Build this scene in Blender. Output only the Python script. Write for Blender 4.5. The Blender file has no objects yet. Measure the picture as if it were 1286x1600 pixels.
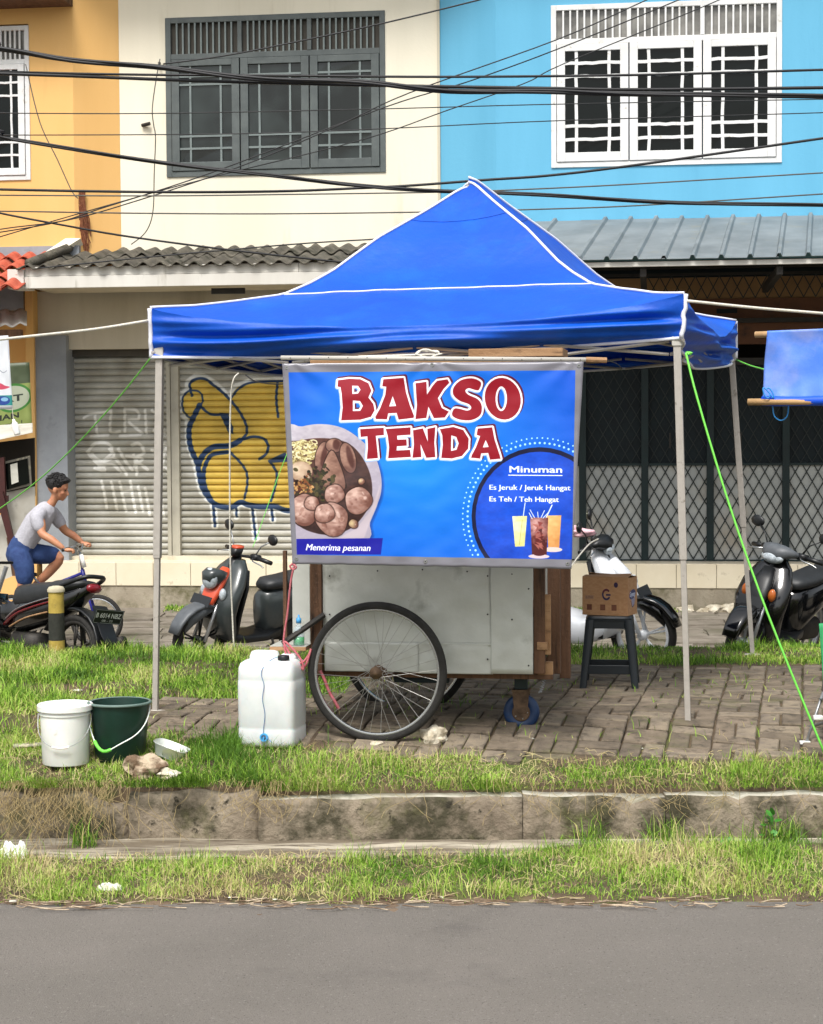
import bpy, bmesh, math, random
import numpy as np
from mathutils import Matrix, Vector, noise as mnoise
random.seed(7); rng = np.random.default_rng(7)
S = bpy.context.scene; COL = S.collection
PI = math.pi; rad = math.radians

# ------------------------------------------------------------------ camera, light, exposure
FPX, PW, PH = 2900.0, 1286, 1600
CAM_Z = 1.58
cam_rot = Matrix.Rotation(rad(90 - 2.468), 3, 'X') @ Matrix.Rotation(rad(-0.35), 3, 'Z')
cam = bpy.data.objects.new('camera', bpy.data.cameras.new('camera')); COL.objects.link(cam)
cam.matrix_world = Matrix.Translation((0, 0, CAM_Z)) @ cam_rot.to_4x4()
cam.data.sensor_fit = 'HORIZONTAL'; cam.data.sensor_width = 36
cam.data.lens = FPX / PW * 36; cam.data.clip_start = 0.1; cam.data.clip_end = 1500
S.camera = cam
SUN_EL, SUN_AZ = 58, 196          # degrees; azimuth clockwise from +Y
world = bpy.data.worlds.new('World'); S.world = world; world.use_nodes = True
wn = world.node_tree.nodes; wl = world.node_tree.links; wn.clear()
sky = wn.new('ShaderNodeTexSky'); sky.sky_type = 'NISHITA'; sky.sun_disc = False
sky.sun_elevation = rad(SUN_EL); sky.sun_rotation = rad(SUN_AZ); sky.dust_density = 4; sky.air_density = 1.5
hs = wn.new('ShaderNodeHueSaturation'); hs.inputs['Saturation'].default_value = 0.3
bgn = wn.new('ShaderNodeBackground'); bgn.inputs[1].default_value = 0.08
wo = wn.new('ShaderNodeOutputWorld')
wl.new(sky.outputs[0], hs.inputs['Color']); wl.new(hs.outputs[0], bgn.inputs[0]); wl.new(bgn.outputs[0], wo.inputs[0])
sun = bpy.data.objects.new('sun', bpy.data.lights.new('sun', 'SUN')); COL.objects.link(sun)
sun.data.energy = 1.5; sun.data.angle = rad(16); sun.data.color = (1.0, 0.97, 0.93)
sd = Vector((math.sin(rad(SUN_AZ)) * math.cos(rad(SUN_EL)), math.cos(rad(SUN_AZ)) * math.cos(rad(SUN_EL)), math.sin(rad(SUN_EL))))
sun.rotation_euler = sd.to_track_quat('Z', 'Y').to_euler()
S.view_settings.view_transform = 'Standard'; S.view_settings.look = 'None'
S.view_settings.gamma = 1; S.view_settings.use_curve_mapping = False
S.view_settings.exposure = 1.26
S.render.engine = 'CYCLES'
S.cycles.max_bounces = 6; S.cycles.transparent_max_bounces = 12

# ------------------------------------------------------------------ measuring helpers
CAMV = Vector((0, 0, CAM_Z))
def ray(px, py):
    return cam_rot @ Vector(((px - PW / 2) / FPX, -(py - PH / 2) / FPX, -1))
def W(px, py, Y):
    d = ray(px, py); return CAMV + d * (Y / d.y)
class Frame:
    def __init__(s, o, yaw):       # yaw: depth axis leans to the right by yaw degrees
        a = rad(yaw)
        s.M = Matrix(((math.cos(a), math.sin(a), 0, o[0]), (-math.sin(a), math.cos(a), 0, o[1]), (0, 0, 1, o[2]), (0, 0, 0, 1)))
        s.I = s.M.inverted()
    def at(s, px, py, v=0.0):
        c = s.I @ CAMV; d = s.I.to_3x3() @ ray(px, py)
        t = (v - c.y) / d.y; p = c + d * t
        return p.x, p.z
    def pt(s, px, py, v=0.0):
        x, z = s.at(px, py, v); return Vector((x, v, z))
    def rect(s, x0, y0, x1, y1, v=0.0):    # -> u0,u1,z0,z1
        xm, ym = (x0 + x1) / 2, (y0 + y1) / 2
        return s.at(x0, ym, v)[0], s.at(x1, ym, v)[0], s.at(xm, y1, v)[1], s.at(xm, y0, v)[1]
def sm(a, b, x):
    t = min(1, max(0, (x - a) / (b - a))); return t * t * (3 - 2 * t)
ROADZ, ALLEYZ = -0.42, -0.30
def H(x, y):
    if y < 9.08: z = -0.405 + 0.03 * sm(7.9, 8.2, y) * (1 - sm(8.4, 8.6, y))
    elif y < 9.45: z = -0.185 + 0.085 * (y - 9.08) / 0.37
    elif y < 10.3: z = -0.10 + 0.10 * sm(9.45, 10.3, y)
    elif y < 13.5: z = 0.0
    else: z = -0.32 * sm(13.5, 13.9, y)
    return z
def bump2(x, y, a=0.02, s=1.5):
    return a * mnoise.noise(Vector((x * s, y * s, 3.3)))
def gp(px, py):
    d = ray(px, py); lo, hi = 5.0, 16.0
    f = lambda Y: (CAMV.z + d.z / d.y * Y) - H(d.x / d.y * Y, Y)
    for _ in range(50):
        m = (lo + hi) / 2
        if f(m) > 0: lo = m
        else: hi = m
    return Vector((d.x / d.y * lo, lo, H(0, lo)))

# ------------------------------------------------------------------ mesh builder
class MB:
    def __init__(s): s.v = []; s.f = []; s.mi = []; s.uv = None; s.cur = 0; s.M = None
    def add(s, vs, fs):
        n = len(s.v)
        if s.M is not None: vs = [s.M @ Vector(p) for p in vs]
        s.v += [tuple(p) for p in vs]
        for f in fs: s.f.append(tuple(i + n for i in f)); s.mi.append(s.cur)
        return s
    def box(s, x0, x1, y0, y1, z0, z1, c=0.0):
        if x0 > x1: x0, x1 = x1, x0
        if y0 > y1: y0, y1 = y1, y0
        if z0 > z1: z0, z1 = z1, z0
        if c <= 0:
            return s.add([(x, y, z) for x in (x0, x1) for y in (y0, y1) for z in (z0, z1)],
                         [(0, 1, 3, 2), (4, 6, 7, 5), (0, 4, 5, 1), (2, 3, 7, 6), (0, 2, 6, 4), (1, 5, 7, 3)])
        bm = bmesh.new(); bmesh.ops.create_cube(bm, size=1)
        for v in bm.verts: v.co = Vector(((x0 + x1) / 2 + v.co.x * (x1 - x0), (y0 + y1) / 2 + v.co.y * (y1 - y0), (z0 + z1) / 2 + v.co.z * (z1 - z0)))
        bmesh.ops.bevel(bm, geom=bm.edges[:], offset=c, segments=2, affect='EDGES', profile=0.5)
        return s.frombm(bm)
    def frombm(s, bm):
        bm.verts.index_update()
        s.add([v.co.copy() for v in bm.verts], [[v.index for v in f.verts] for f in bm.faces]); bm.free(); return s
    def tube(s, pts, r, n=8, closed=False, cap=True, flat=1.0):
        pts = [Vector(p) for p in pts]; N = len(pts)
        rs = r if isinstance(r, (list, tuple)) else [r] * N
        vs = []; up = None
        for i, p in enumerate(pts):
            if closed: t = pts[(i + 1) % N] - pts[i - 1]
            else: t = pts[min(i + 1, N - 1)] - pts[max(i - 1, 0)]
            t.normalize()
            if up is None:
                up = Vector((0, 0, 1)) if abs(t.z) < 0.9 else Vector((0, 1, 0))
            a = t.cross(up); 
            if a.length < 1e-6: a = t.cross(Vector((1, 0, 0)))
            a.normalize(); b = a.cross(t).normalized(); up = b
            for k in range(n):
                q = 2 * PI * k / n
                vs.append(p + (a * math.cos(q) + b * math.sin(q) * flat) * rs[i])
        fs = []
        for i in range(N if closed else N - 1):
            j = (i + 1) % N
            for k in range(n): fs.append((i * n + k, i * n + (k + 1) % n, j * n + (k + 1) % n, j * n + k))
        if cap and not closed: fs += [tuple(reversed(range(n))), tuple((N - 1) * n + k for k in range(n))]
        return s.add(vs, fs)
    def lathe(s, prof, n=24, o=(0, 0, 0), axis='Z', cap=True):
        o = Vector(o); vs = []
        for (r, h) in prof:
            for k in range(n):
                q = 2 * PI * k / n; a, b = r * math.cos(q), r * math.sin(q)
                vs.append(o + (Vector((a, b, h)) if axis == 'Z' else Vector((a, h, b)) if axis == 'Y' else Vector((h, a, b))))
        fs = []; m = len(prof)
        for i in range(m - 1):
            for k in range(n): fs.append((i * n + k, i * n + (k + 1) % n, (i + 1) * n + (k + 1) % n, (i + 1) * n + k))
        if cap: fs += [tuple(reversed(range(n))), tuple((m - 1) * n + k for k in range(n))]
        return s.add(vs, fs)
    def grid(s, f, nu, nv, uv=None, thick=None):
        vs = [f(i / nu, j / nv) for j in range(nv + 1) for i in range(nu + 1)]
        fs = [(j * (nu + 1) + i, j * (nu + 1) + i + 1, (j + 1) * (nu + 1) + i + 1, (j + 1) * (nu + 1) + i) for j in range(nv) for i in range(nu)]
        return s.add(vs, fs)
    def loft(s, secs, n=16, cap=True):     # secs: (center, avec, bvec, exponent)
        vs = []
        for c, a, b, e in secs:
            c, a, b = Vector(c), Vector(a), Vector(b)
            for k in range(n):
                q = 2 * PI * k / n; cq, sq = math.cos(q), math.sin(q)
                vs.append(c + a * (math.copysign(abs(cq) ** (2 / e), cq)) + b * (math.copysign(abs(sq) ** (2 / e), sq)))
        m = len(secs); fs = []
        for i in range(m - 1):
            for k in range(n): fs.append((i * n + k, i * n + (k + 1) % n, (i + 1) * n + (k + 1) % n, (i + 1) * n + k))
        if cap: fs += [tuple(reversed(range(n))), tuple((m - 1) * n + k for k in range(n))]
        return s.add(vs, fs)
    def prism(s, poly, y0, y1, plane='XZ'):
        n = len(poly)
        mk = (lambda a, b, d: (a, d, b)) if plane == 'XZ' else (lambda a, b, d: (a, b, d))
        vs = [mk(a, b, y0) for a, b in poly] + [mk(a, b, y1) for a, b in poly]
        return s.add(vs, [tuple(range(n)), tuple(reversed(range(n, 2 * n)))] + [(i, i + n, (i + 1) % n + n, (i + 1) % n) for i in range(n)])
    def ball(s, c, r, sc=(1, 1, 1), sub=2, nz=0, seed=0):
        bm = bmesh.new(); bmesh.ops.create_icosphere(bm, subdivisions=sub, radius=1)
        for v in bm.verts:
            k = 1 + nz * mnoise.noise(v.co * 1.7 + Vector((seed * 7.3, seed, 0)))
            v.co = Vector((c[0] + v.co.x * r * sc[0] * k, c[1] + v.co.y * r * sc[1] * k, c[2] + v.co.z * r * sc[2] * k))
        return s.frombm(bm)
    def mesh(s, name, mats, smooth=False):
        me = bpy.data.meshes.new(name); me.from_pydata(s.v, [], s.f)
        if not isinstance(mats, (list, tuple)): mats = [mats]
        for m in mats: me.materials.append(m)
        if len(mats) > 1: me.polygons.foreach_set('material_index', s.mi)
        if smooth: me.polygons.foreach_set('use_smooth', [True] * len(me.polygons))
        bm = bmesh.new(); bm.from_mesh(me); bmesh.ops.recalc_face_normals(bm, faces=bm.faces[:]); bm.to_mesh(me); bm.free()
        return me
    def build(s, name, mats, parent=None, smooth=False, M=None, bevel=0, sub=0, autos=None):
        o = bpy.data.objects.new(name, s.mesh(name, mats, smooth)); COL.objects.link(o)
        if parent: o.parent = parent
        if M is not None: o.matrix_local = M
        if bevel:
            b = o.modifiers.new('b', 'BEVEL'); b.width = bevel; b.segments = 2; b.limit_method = 'ANGLE'; b.angle_limit = rad(40)
        if sub: m = o.modifiers.new('s', 'SUBSURF'); m.levels = m.render_levels = sub
        if autos: m = o.modifiers.new('e', 'EDGE_SPLIT'); m.split_angle = rad(autos)
        return o
def tag(o, label=None, cat=None, group=None, kind=None):
    if label: o['label'] = label
    if cat: o['category'] = cat
    if group: o['group'] = group
    if kind: o['kind'] = kind
    return o
def empty(name, M, label, cat, group=None):
    o = bpy.data.objects.new(name, None); COL.objects.link(o); o.empty_display_size = 0.1
    o.matrix_world = M if isinstance(M, Matrix) else Matrix.Translation(M)
    return tag(o, label, cat, group)
def frommesh(name, me, parent=None, M=None):
    o = bpy.data.objects.new(name, me); COL.objects.link(o)
    if parent: o.parent = parent
    if M is not None: o.matrix_local = M
    return o
def uvset(o, f):
    me = o.data; uvl = me.uv_layers.new(name='UVMap'); 
    for l in me.loops: uvl.data[l.index].uv = f(me.vertices[l.vertex_index].co)

# ------------------------------------------------------------------ materials
def C(h):
    h = h.lstrip('#'); c = [int(h[i:i + 2], 16) / 255 for i in (0, 2, 4)]
    return tuple(((x + 0.055) / 1.055) ** 2.4 if x > 0.04045 else x / 12.92 for x in c) + (1,)
def pm(name, c1, c2=None, scale=3.0, rough=0.7, metal=0, bump=0.0, bscale=60, stain=None, spec=0.5, trans=0, streak=False, detail=6, sheen=0, alpha=1, local=False, sss=0, lo=0.35, hi=0.65, bdist=0.01, coat=0):
    m = bpy.data.materials.new(name); m.use_nodes = True; nt = m.node_tree; N = nt.nodes; L = nt.links
    b = N['Principled BSDF']; b.inputs['Roughness'].default_value = rough; b.inputs['Metallic'].default_value = metal
    b.inputs['Specular IOR Level'].default_value = spec; b.inputs['Transmission Weight'].default_value = trans
    b.inputs['Alpha'].default_value = alpha; b.inputs['Coat Weight'].default_value = coat
    if sheen: b.inputs['Sheen Weight'].default_value = sheen
    if sss: b.inputs['Subsurface Weight'].default_value = sss; b.inputs['Subsurface Scale'].default_value = 0.03
    if local: pos = N.new('ShaderNodeTexCoord').outputs['Object']
    else: pos = N.new('ShaderNodeNewGeometry').outputs['Position']
    if streak:
        mp = N.new('ShaderNodeMapping'); mp.inputs['Scale'].default_value = streak if isinstance(streak, tuple) else (1, 1, 0.12)
        L.new(pos, mp.inputs[0]); spos = mp.outputs[0]
    else: spos = pos
    def nz(sc, d=6, p=pos, rg=0.6):
        n = N.new('ShaderNodeTexNoise'); n.inputs['Scale'].default_value = sc; n.inputs['Detail'].default_value = d
        n.inputs['Roughness'].default_value = rg; L.new(p, n.inputs['Vector']); return n.outputs['Fac']
    def ramp(f, a, bb, ca, cb):
        r = N.new('ShaderNodeValToRGB'); r.color_ramp.elements[0].position = a; r.color_ramp.elements[1].position = bb
        r.color_ramp.elements[0].color = ca; r.color_ramp.elements[1].color = cb; L.new(f, r.inputs[0]); return r.outputs[0]
    c1 = C(c1) if isinstance(c1, str) else c1
    col = None
    if c2:
        c2 = C(c2) if isinstance(c2, str) else c2
        col = ramp(nz(scale, detail, spos), lo, hi, c1, c2)
    if stain:
        for (sc_, ssc, a, bb) in (stain if isinstance(stain, list) else [stain]):
            mx = N.new('ShaderNodeMix'); mx.data_type = 'RGBA'
            L.new(ramp(nz(ssc, 8, spos, 0.65), a, bb, (0, 0, 0, 1), (1, 1, 1, 1)), mx.inputs['Factor'])
            if col is not None: L.new(col, mx.inputs[6])
            else: mx.inputs[6].default_value = c1
            mx.inputs[7].default_value = C(sc_); col = mx.outputs[2]
    if col is not None: L.new(col, b.inputs['Base Color'])
    else: b.inputs['Base Color'].default_value = c1
    if bump:
        bp = N.new('ShaderNodeBump'); bp.inputs['Strength'].default_value = bump; bp.inputs['Distance'].default_value = bdist
        L.new(nz(bscale, 5), bp.inputs['Height']); L.new(bp.outputs[0], b.inputs['Normal'])
    return m
def imgmat(name, img, rough=0.4, bump=0, bscale=12, spec=0.5, dirt=None, metal=0, coat=0):
    m = pm(name, '#808080', rough=rough, bump=bump, bscale=bscale, spec=spec, metal=metal, coat=coat)
    N = m.node_tree.nodes; L = m.node_tree.links
    t = N.new('ShaderNodeTexImage'); t.image = img; t.extension = 'EXTEND'
    u = N.new('ShaderNodeUVMap'); u.uv_map = 'UVMap'; L.new(u.outputs[0], t.inputs[0])
    src = t.outputs[0]
    if dirt:
        n = N.new('ShaderNodeTexNoise'); n.inputs['Scale'].default_value = dirt[1]; n.inputs['Detail'].default_value = 8
        g = N.new('ShaderNodeNewGeometry'); L.new(g.outputs['Position'], n.inputs['Vector'])
        r = N.new('ShaderNodeValToRGB'); r.color_ramp.elements[0].position = 0.35; r.color_ramp.elements[1].position = 0.75
        r.color_ramp.elements[0].color = (1, 1, 1, 1); r.color_ramp.elements[1].color = C(dirt[0]); L.new(n.outputs[0], r.inputs[0])
        mx = N.new('ShaderNodeMix'); mx.data_type = 'RGBA'; mx.blend_type = 'MULTIPLY'; mx.inputs['Factor'].default_value = 1
        L.new(src, mx.inputs[6]); L.new(r.outputs[0], mx.inputs[7]); src = mx.outputs[2]
    L.new(src, N['Principled BSDF'].inputs['Base Color'])
    return m

# ------------------------------------------------------------------ printed art, drawn as pixels by the script
class Art:
    def __init__(s, w, h, bg, T=lambda p: p):
        s.w, s.h, s.T = w, h, T
        s.a = np.zeros((h, w, 3)); s.a[:] = bg; s.al = np.ones((h, w)); s.clip = None
    def _box(s, P, m):
        x0 = max(0, int(P[:, 0].min() - m)); x1 = min(s.w, int(P[:, 0].max() + m) + 1)
        y0 = max(0, int(P[:, 1].min() - m)); y1 = min(s.h, int(P[:, 1].max() + m) + 1)
        return x0, x1, y0, y1
    def _segd(s, X, Y, P, closed):
        d = np.full(X.shape, 1e9); n = len(P)
        for i in range(n if closed else n - 1):
            a, b = P[i], P[(i + 1) % n]; e = b - a; L = max(1e-9, e @ e)
            t = np.clip(((X - a[0]) * e[0] + (Y - a[1]) * e[1]) / L, 0, 1)
            d = np.minimum(d, np.hypot(X - a[0] - t * e[0], Y - a[1] - t * e[1]))
        return d
    def sdf(s, polys, m):
        Ps = [np.array([s.T(p) for p in q], float) for q in polys]
        x0, x1, y0, y1 = s._box(np.vstack(Ps), m)
        if x1 <= x0 or y1 <= y0: return None
        X, Y = np.meshgrid(np.arange(x0, x1) + .5, np.arange(y0, y1) + .5)
        ins = np.zeros(X.shape, bool); d = np.full(X.shape, 1e9)
        for P in Ps:
            d = np.minimum(d, s._segd(X, Y, P, True)); n = len(P)
            for i in range(n):
                (ax, ay), (bx, by) = P[i], P[(i + 1) % n]
                if ay == by: continue
                c = ((ay > Y) != (by > Y)) & (X < (bx - ax) * (Y - ay) / (by - ay) + ax); ins ^= c
        return np.where(ins, -d, d), (x0, x1, y0, y1)
    def put(s, cov, bx, col, op=1):
        x0, x1, y0, y1 = bx; cov = np.clip(cov, 0, 1)[..., None] * op
        if s.clip is not None: cov = cov * s.clip[y0:y1, x0:x1, None]
        col = np.array(col) if not callable(col) else col(bx)
        s.a[y0:y1, x0:x1] = s.a[y0:y1, x0:x1] * (1 - cov) + col * cov
    def poly(s, polys, col, grow=0, op=1, soft=1):
        if not isinstance(polys[0][0], (tuple, list, np.ndarray)): polys = [polys]
        r = s.sdf(polys, grow + soft + 2)
        if r: s.put(0.5 - (r[0] - grow) / soft, r[1], col, op)
    def line(s, pts, w, col, op=1, soft=1, spline=True):
        if spline and len(pts) > 2: pts = smooth_pts(pts)
        P = np.array([s.T(p) for p in pts], float); bx = s._box(P, w + soft + 2); x0, x1, y0, y1 = bx
        if x1 <= x0 or y1 <= y0: return
        X, Y = np.meshgrid(np.arange(x0, x1) + .5, np.arange(y0, y1) + .5)
        s.put(0.5 - (s._segd(X, Y, P, False) - w / 2) / soft, bx, col, op)
    def ell(s, c, rx, ry, col, rot=0, op=1, soft=1, grow=0):
        a = rad(rot); q = [(c[0] + rx * math.cos(t) * math.cos(a) - ry * math.sin(t) * math.sin(a), c[1] + rx * math.cos(t) * math.sin(a) + ry * math.sin(t) * math.cos(a)) for t in np.linspace(0, 2 * PI, 41)[:-1]]
        s.poly([q], col, grow, op, soft)
    def text(s, txt, x, y, w, h, col, bold=0.02, shear=0, fat=0):
        cu = bpy.data.curves.new('t', 'FONT'); cu.body = txt; cu.offset = bold; cu.shear = shear; cu.resolution_u = 3
        ob = bpy.data.objects.new('t', cu); me = ob.to_mesh(); me.calc_loop_triangles()
        V = np.array([v.co[:2] for v in me.vertices]); T = [tuple(t.vertices) for t in me.loop_triangles]
        ob.to_mesh_clear(); bpy.data.objects.remove(ob); bpy.data.curves.remove(cu)
        if len(V) == 0: return
        x0, x1 = V[:, 0].min(), V[:, 0].max(); cap = 0.73
        P = np.array([s.T((x + (p[0] - x0) / (x1 - x0) * w, y - p[1] / cap * h)) for p in V])
        SS = 3; bx = s._box(P, 2); bx0, bx1, by0, by1 = bx
        if bx1 <= bx0 or by1 <= by0: return
        m = np.zeros(((by1 - by0) * SS, (bx1 - bx0) * SS)); Q = (P - [bx0, by0]) * SS
        for t in T:
            a, b, c = Q[t[0]], Q[t[1]], Q[t[2]]
            xa, xb = int(max(0, min(a[0], b[0], c[0]))), int(min(m.shape[1], max(a[0], b[0], c[0]) + 2))
            ya, yb = int(max(0, min(a[1], b[1], c[1]))), int(min(m.shape[0], max(a[1], b[1], c[1]) + 2))
            if xb <= xa or yb <= ya: continue
            X, Y = np.meshgrid(np.arange(xa, xb) + .5, np.arange(ya, yb) + .5)
            ar = (b[0] - a[0]) * (c[1] - a[1]) - (b[1] - a[1]) * (c[0] - a[0])
            if abs(ar) < 1e-9: continue
            w0 = ((b[0] - X) * (c[1] - Y) - (b[1] - Y) * (c[0] - X)) / ar
            w1 = ((c[0] - X) * (a[1] - Y) - (c[1] - Y) * (a[0] - X)) / ar
            m[ya:yb, xa:xb] = np.maximum(m[ya:yb, xa:xb], (w0 >= -0.001) & (w1 >= -0.001) & (w0 + w1 <= 1.001))
        cov = m.reshape(by1 - by0, SS, bx1 - bx0, SS).mean((1, 3))
        for _ in range(fat): cov = np.maximum(cov, np.maximum(np.roll(cov, 1, 1), np.roll(cov, -1, 0) * .6))
        s.put(cov, bx, col)
    def image(s, name):
        im = bpy.data.images.new(name, s.w, s.h); px = np.ones((s.h, s.w, 4), np.float32)
        px[..., :3] = np.clip(s.a[::-1], 0, 1); px[..., 3] = s.al[::-1]; im.pixels.foreach_set(px.ravel()); im.pack(); return im
def h3(h): h = h.lstrip('#'); return [int(h[i:i + 2], 16) / 255 for i in (0, 2, 4)]
def smooth_pts(P, n=6, closed=False):
    P = [np.array(p, float) for p in P]; out = []
    N = len(P); rngi = range(N) if closed else range(N - 1)
    for i in rngi:
        g = (lambda k: P[k % N]) if closed else (lambda k: P[min(max(k, 0), N - 1)])
        a, b, c, d = g(i - 1), g(i), g(i + 1), g(i + 2)
        for k in range(n):
            t = k / n; out.append(tuple(0.5 * ((2 * b) + (-a + c) * t + (2 * a - 5 * b + 4 * c - d) * t * t + (-a + 3 * b - 3 * c + d) * t ** 3)))
    if not closed: out.append(tuple(P[-1]))
    return out
# ------------------------------------------------------------------ shared materials
M = {}
M['asphalt'] = pm('asphalt', '#67625b', '#736d66', 1.1, 0.9, bump=0.8, bscale=150, stain=[('#827d77', 80, .58, .66), ('#3d3a37', 95, .58, .66), ('#514d49', 1.0, .58, .8)], lo=.3, hi=.7)
M['soil'] = pm('soil', '#43372a', '#65553f', 5, 0.95, bump=0.9, bscale=30, stain=('#4d5a22', 3, .5, .65), bdist=.02)
M['alley'] = pm('alley_stone', '#6e665a', '#8b8377', 4, 0.9, bump=0.5, bscale=40, stain=('#4f4d37', 1.2, .5, .7))
M['ground'] = pm('far_ground', '#5a5a40', '#6b644c', 1, 0.95)
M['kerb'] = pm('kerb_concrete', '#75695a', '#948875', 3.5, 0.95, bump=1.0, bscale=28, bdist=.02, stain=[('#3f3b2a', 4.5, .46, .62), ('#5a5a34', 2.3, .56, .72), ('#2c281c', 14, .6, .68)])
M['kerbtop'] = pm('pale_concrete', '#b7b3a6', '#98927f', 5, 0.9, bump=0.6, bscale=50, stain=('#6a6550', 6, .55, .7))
M['gutter'] = pm('gutter_concrete', '#6f6453', '#b3aa97', 1.8, 0.9, bump=0.8, bscale=35, stain=[('#54483a', 5, .48, .64)], lo=.42, hi=.58, streak=(.5, 3, 1))
PAV = [pm('paver_%d' % i, a, b, 9, 0.9, bump=0.7, bscale=90, stain=[('#463e33', 14, .52, .68), ('#5b5a3a', 2.5, .56, .72)]) for i, (a, b) in enumerate([('#655a4b', '#807261'), ('#72675a', '#8c7f6b'), ('#594f43', '#756958')])]
M['rock'] = pm('pale_rock', '#a89c85', '#d8d0bd', 14, 0.9, bump=0.9, bscale=45, stain=('#6f604a', 9, .55, .7))
M['rockb'] = pm('brown_rock', '#6d5844', '#b5a48c', 12, 0.9, bump=0.9, bscale=45, lo=.45, hi=.6)
M['ochre'] = pm('ochre_render', '#e2b26c', '#e8ba78', 1.2, 0.85, bump=0.15, bscale=30, stain=('#b98a4a', 1.5, .57, .85), streak=True)
M['cream'] = pm('cream_render', '#e0d9c5', '#ede6d2', 1.0, 0.85, bump=0.15, bscale=30, stain=[('#ab9f80', 1.6, .56, .86)], streak=True)
M['beige'] = pm('beige_render', '#bdb49f', '#d0c8b4', 1.5, 0.85, bump=0.2, bscale=30, stain=('#9a9078', 2, .55, .8), streak=True)
M['blue'] = pm('sky_blue_render', '#5ba4c6', '#66b0d2', 1.0, 0.8, bump=0.12, bscale=30, stain=('#3f86ad', 1.3, .57, .9), streak=True)
M['grey'] = pm('grey_paint', '#84898f', '#94999f', 3, 0.75, bump=0.15, bscale=40, stain=('#6d7074', 3, .6, .75))
M['greybare'] = pm('bare_cement', '#8b867a', '#a09a8c', 5, 0.9, bump=0.5, bscale=40, stain=('#c4bca2', 9, .6, .63))
M['fascia'] = pm('fascia_board', '#c7c3ba', '#d8d5cd', 2, 0.75, stain=('#8c8775', 4, .6, .72), streak=True)
M['fibre'] = pm('weathered_fibre_cement', '#45413a', '#625d52', 6, 0.95, bump=0.8, bscale=60, stain=[('#36352a', 5, .5, .62), ('#7d7a6a', 18, .64, .7)])
M['redtile'] = pm('red_clay_tile', '#a3452f', '#bd6048', 9, 0.85, bump=0.5, bscale=60, stain=('#5a2c22', 8, .58, .7))
M['metalroof'] = pm('grey_metal_roof', '#666d70', '#7b8285', 2.5, 0.62, metal=0.05, stain=('#7a7a70', 3, .58, .75), streak=(1, 1, .3))
M['shutter'] = pm('shutter_steel', '#9d998c', '#b2ae9f', 2.5, 0.6, metal=0.1, stain=('#807a69', 4, .58, .75))
M['shutdark'] = pm('dark_shutter_box', '#3f3b35', '#4a463e', 3, 0.8)
M['white'] = pm('white_window_paint', '#e1e1e1', '#d4d4d2', 6, 0.6, stain=('#b5b0a2', 11, .62, .7))
M['wgrey'] = pm('grey_window_paint', '#4c5353', '#5a6160', 6, 0.6)
M['gbar'] = pm('grey_bar_paint', '#6b7574', '#778180', 6, 0.6)
M['glassd'] = pm('dark_window_glass', '#070b0a', '#0a1010', 1.5, 0.06, spec=0.25)
M['glassg'] = pm('reflection_toned_glass', '#0c1211', '#2e3635', .9, 0.1, spec=0.5, lo=.42, hi=.6, detail=3)  # broad light and dark tones in the base colour imitate reflections
M['louvglass'] = pm('smoky_transom_glass', '#555350', '#8c8a84', 4, 0.15, spec=0.6)
M['dgreen'] = pm('dark_green_steel', '#0a1d1f', '#0d2627', 4, 0.5, spec=0.4)
M['dgreen2'] = pm('dark_green_sheet', '#08151a', '#0b1d22', 4, 0.55, spec=0.3)
M['lattice'] = pm('lattice_steel', '#1d2524', '#272f2d', 6, 0.55)
M['latticeu'] = pm('lattice_green', '#1a2221', '#222a28', 6, 0.6)
M['gsheet'] = pm('grey_gate_sheet', '#9fa3a2', '#b1b4b0', 2, 0.6, stain=('#a39a8b', 1.1, .5, .7))
M['inter'] = pm('shade_toned_interior', '#1c1813', '#241f18', 2, 0.9)  # near-black base colour stands in for the shade indoors
M['brownp'] = pm('brown_panel', '#5e3a22', '#6d452b', 4, 0.7, stain=('#3d281a', 4, .55, .7))
M['tan'] = pm('tan_panel', '#9a774c', '#8a6a45', 4, 0.75)
M['ftile'] = pm('cream_tile', '#e2d6ba', '#e9dec5', 4, 0.35, stain=('#bdb093', 8, .62, .75))
M['mossy'] = pm('mossy_wall', '#948a78', '#a89e8b', 4, 0.9, bump=0.6, bscale=40, stain=[('#565331', 2.5, .5, .66), ('#6e6653', 7, .55, .7)])
M['cable'] = pm('black_cable', '#0f0f12', rough=0.55)
M['cableg'] = pm('grey_cable', '#55534d', rough=0.6)
M['canopy'] = pm('blue_canopy_fabric', '#0447ae', '#0650be', 1.2, 0.5, bump=0.35, bscale=5, spec=0.3, bdist=.03, stain=('#0c5ccc', 3, .5, .8))
M['piping'] = pm('white_piping', '#dcdde6', rough=0.7)
M['legmetal'] = pm('grey_tent_pole', '#a9a39b', '#b4aea6', 20, 0.45, metal=0.3, stain=('#8c857b', 20, .6, .7))
M['plastg'] = pm('grey_plastic', '#b7b3ab', rough=0.6)
M['alu'] = pm('sheet_aluminium', '#b3b5ae', '#c3c5be', 3, 0.45, metal=0.2, bump=0.25, bscale=5, stain=[('#8d8e86', 3, .56, .7), ('#74746c', 30, .7, .75)], bdist=.02)
M['wood'] = pm('old_wood', '#4c3423', '#6b4c35', 6, 0.85, bump=0.5, bscale=50, streak=(3, 3, .25), stain=('#2f2117', 9, .55, .7))
M['woodl'] = pm('pale_wood', '#8f6b49', '#a88460', 6, 0.85, bump=0.4, bscale=50, streak=(.3, 3, 3), stain=('#5f452f', 9, .55, .7))
M['rubber'] = pm('tyre_rubber', '#1c1b19', '#2a2825', 20, 0.85, bump=0.3, bscale=80)
M['chrome'] = pm('steel_rim', '#b5b7b8', rough=0.25, metal=0.9)
M['spoke'] = pm('steel_spoke', '#9f9d98', rough=0.35, metal=0.6)
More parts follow.
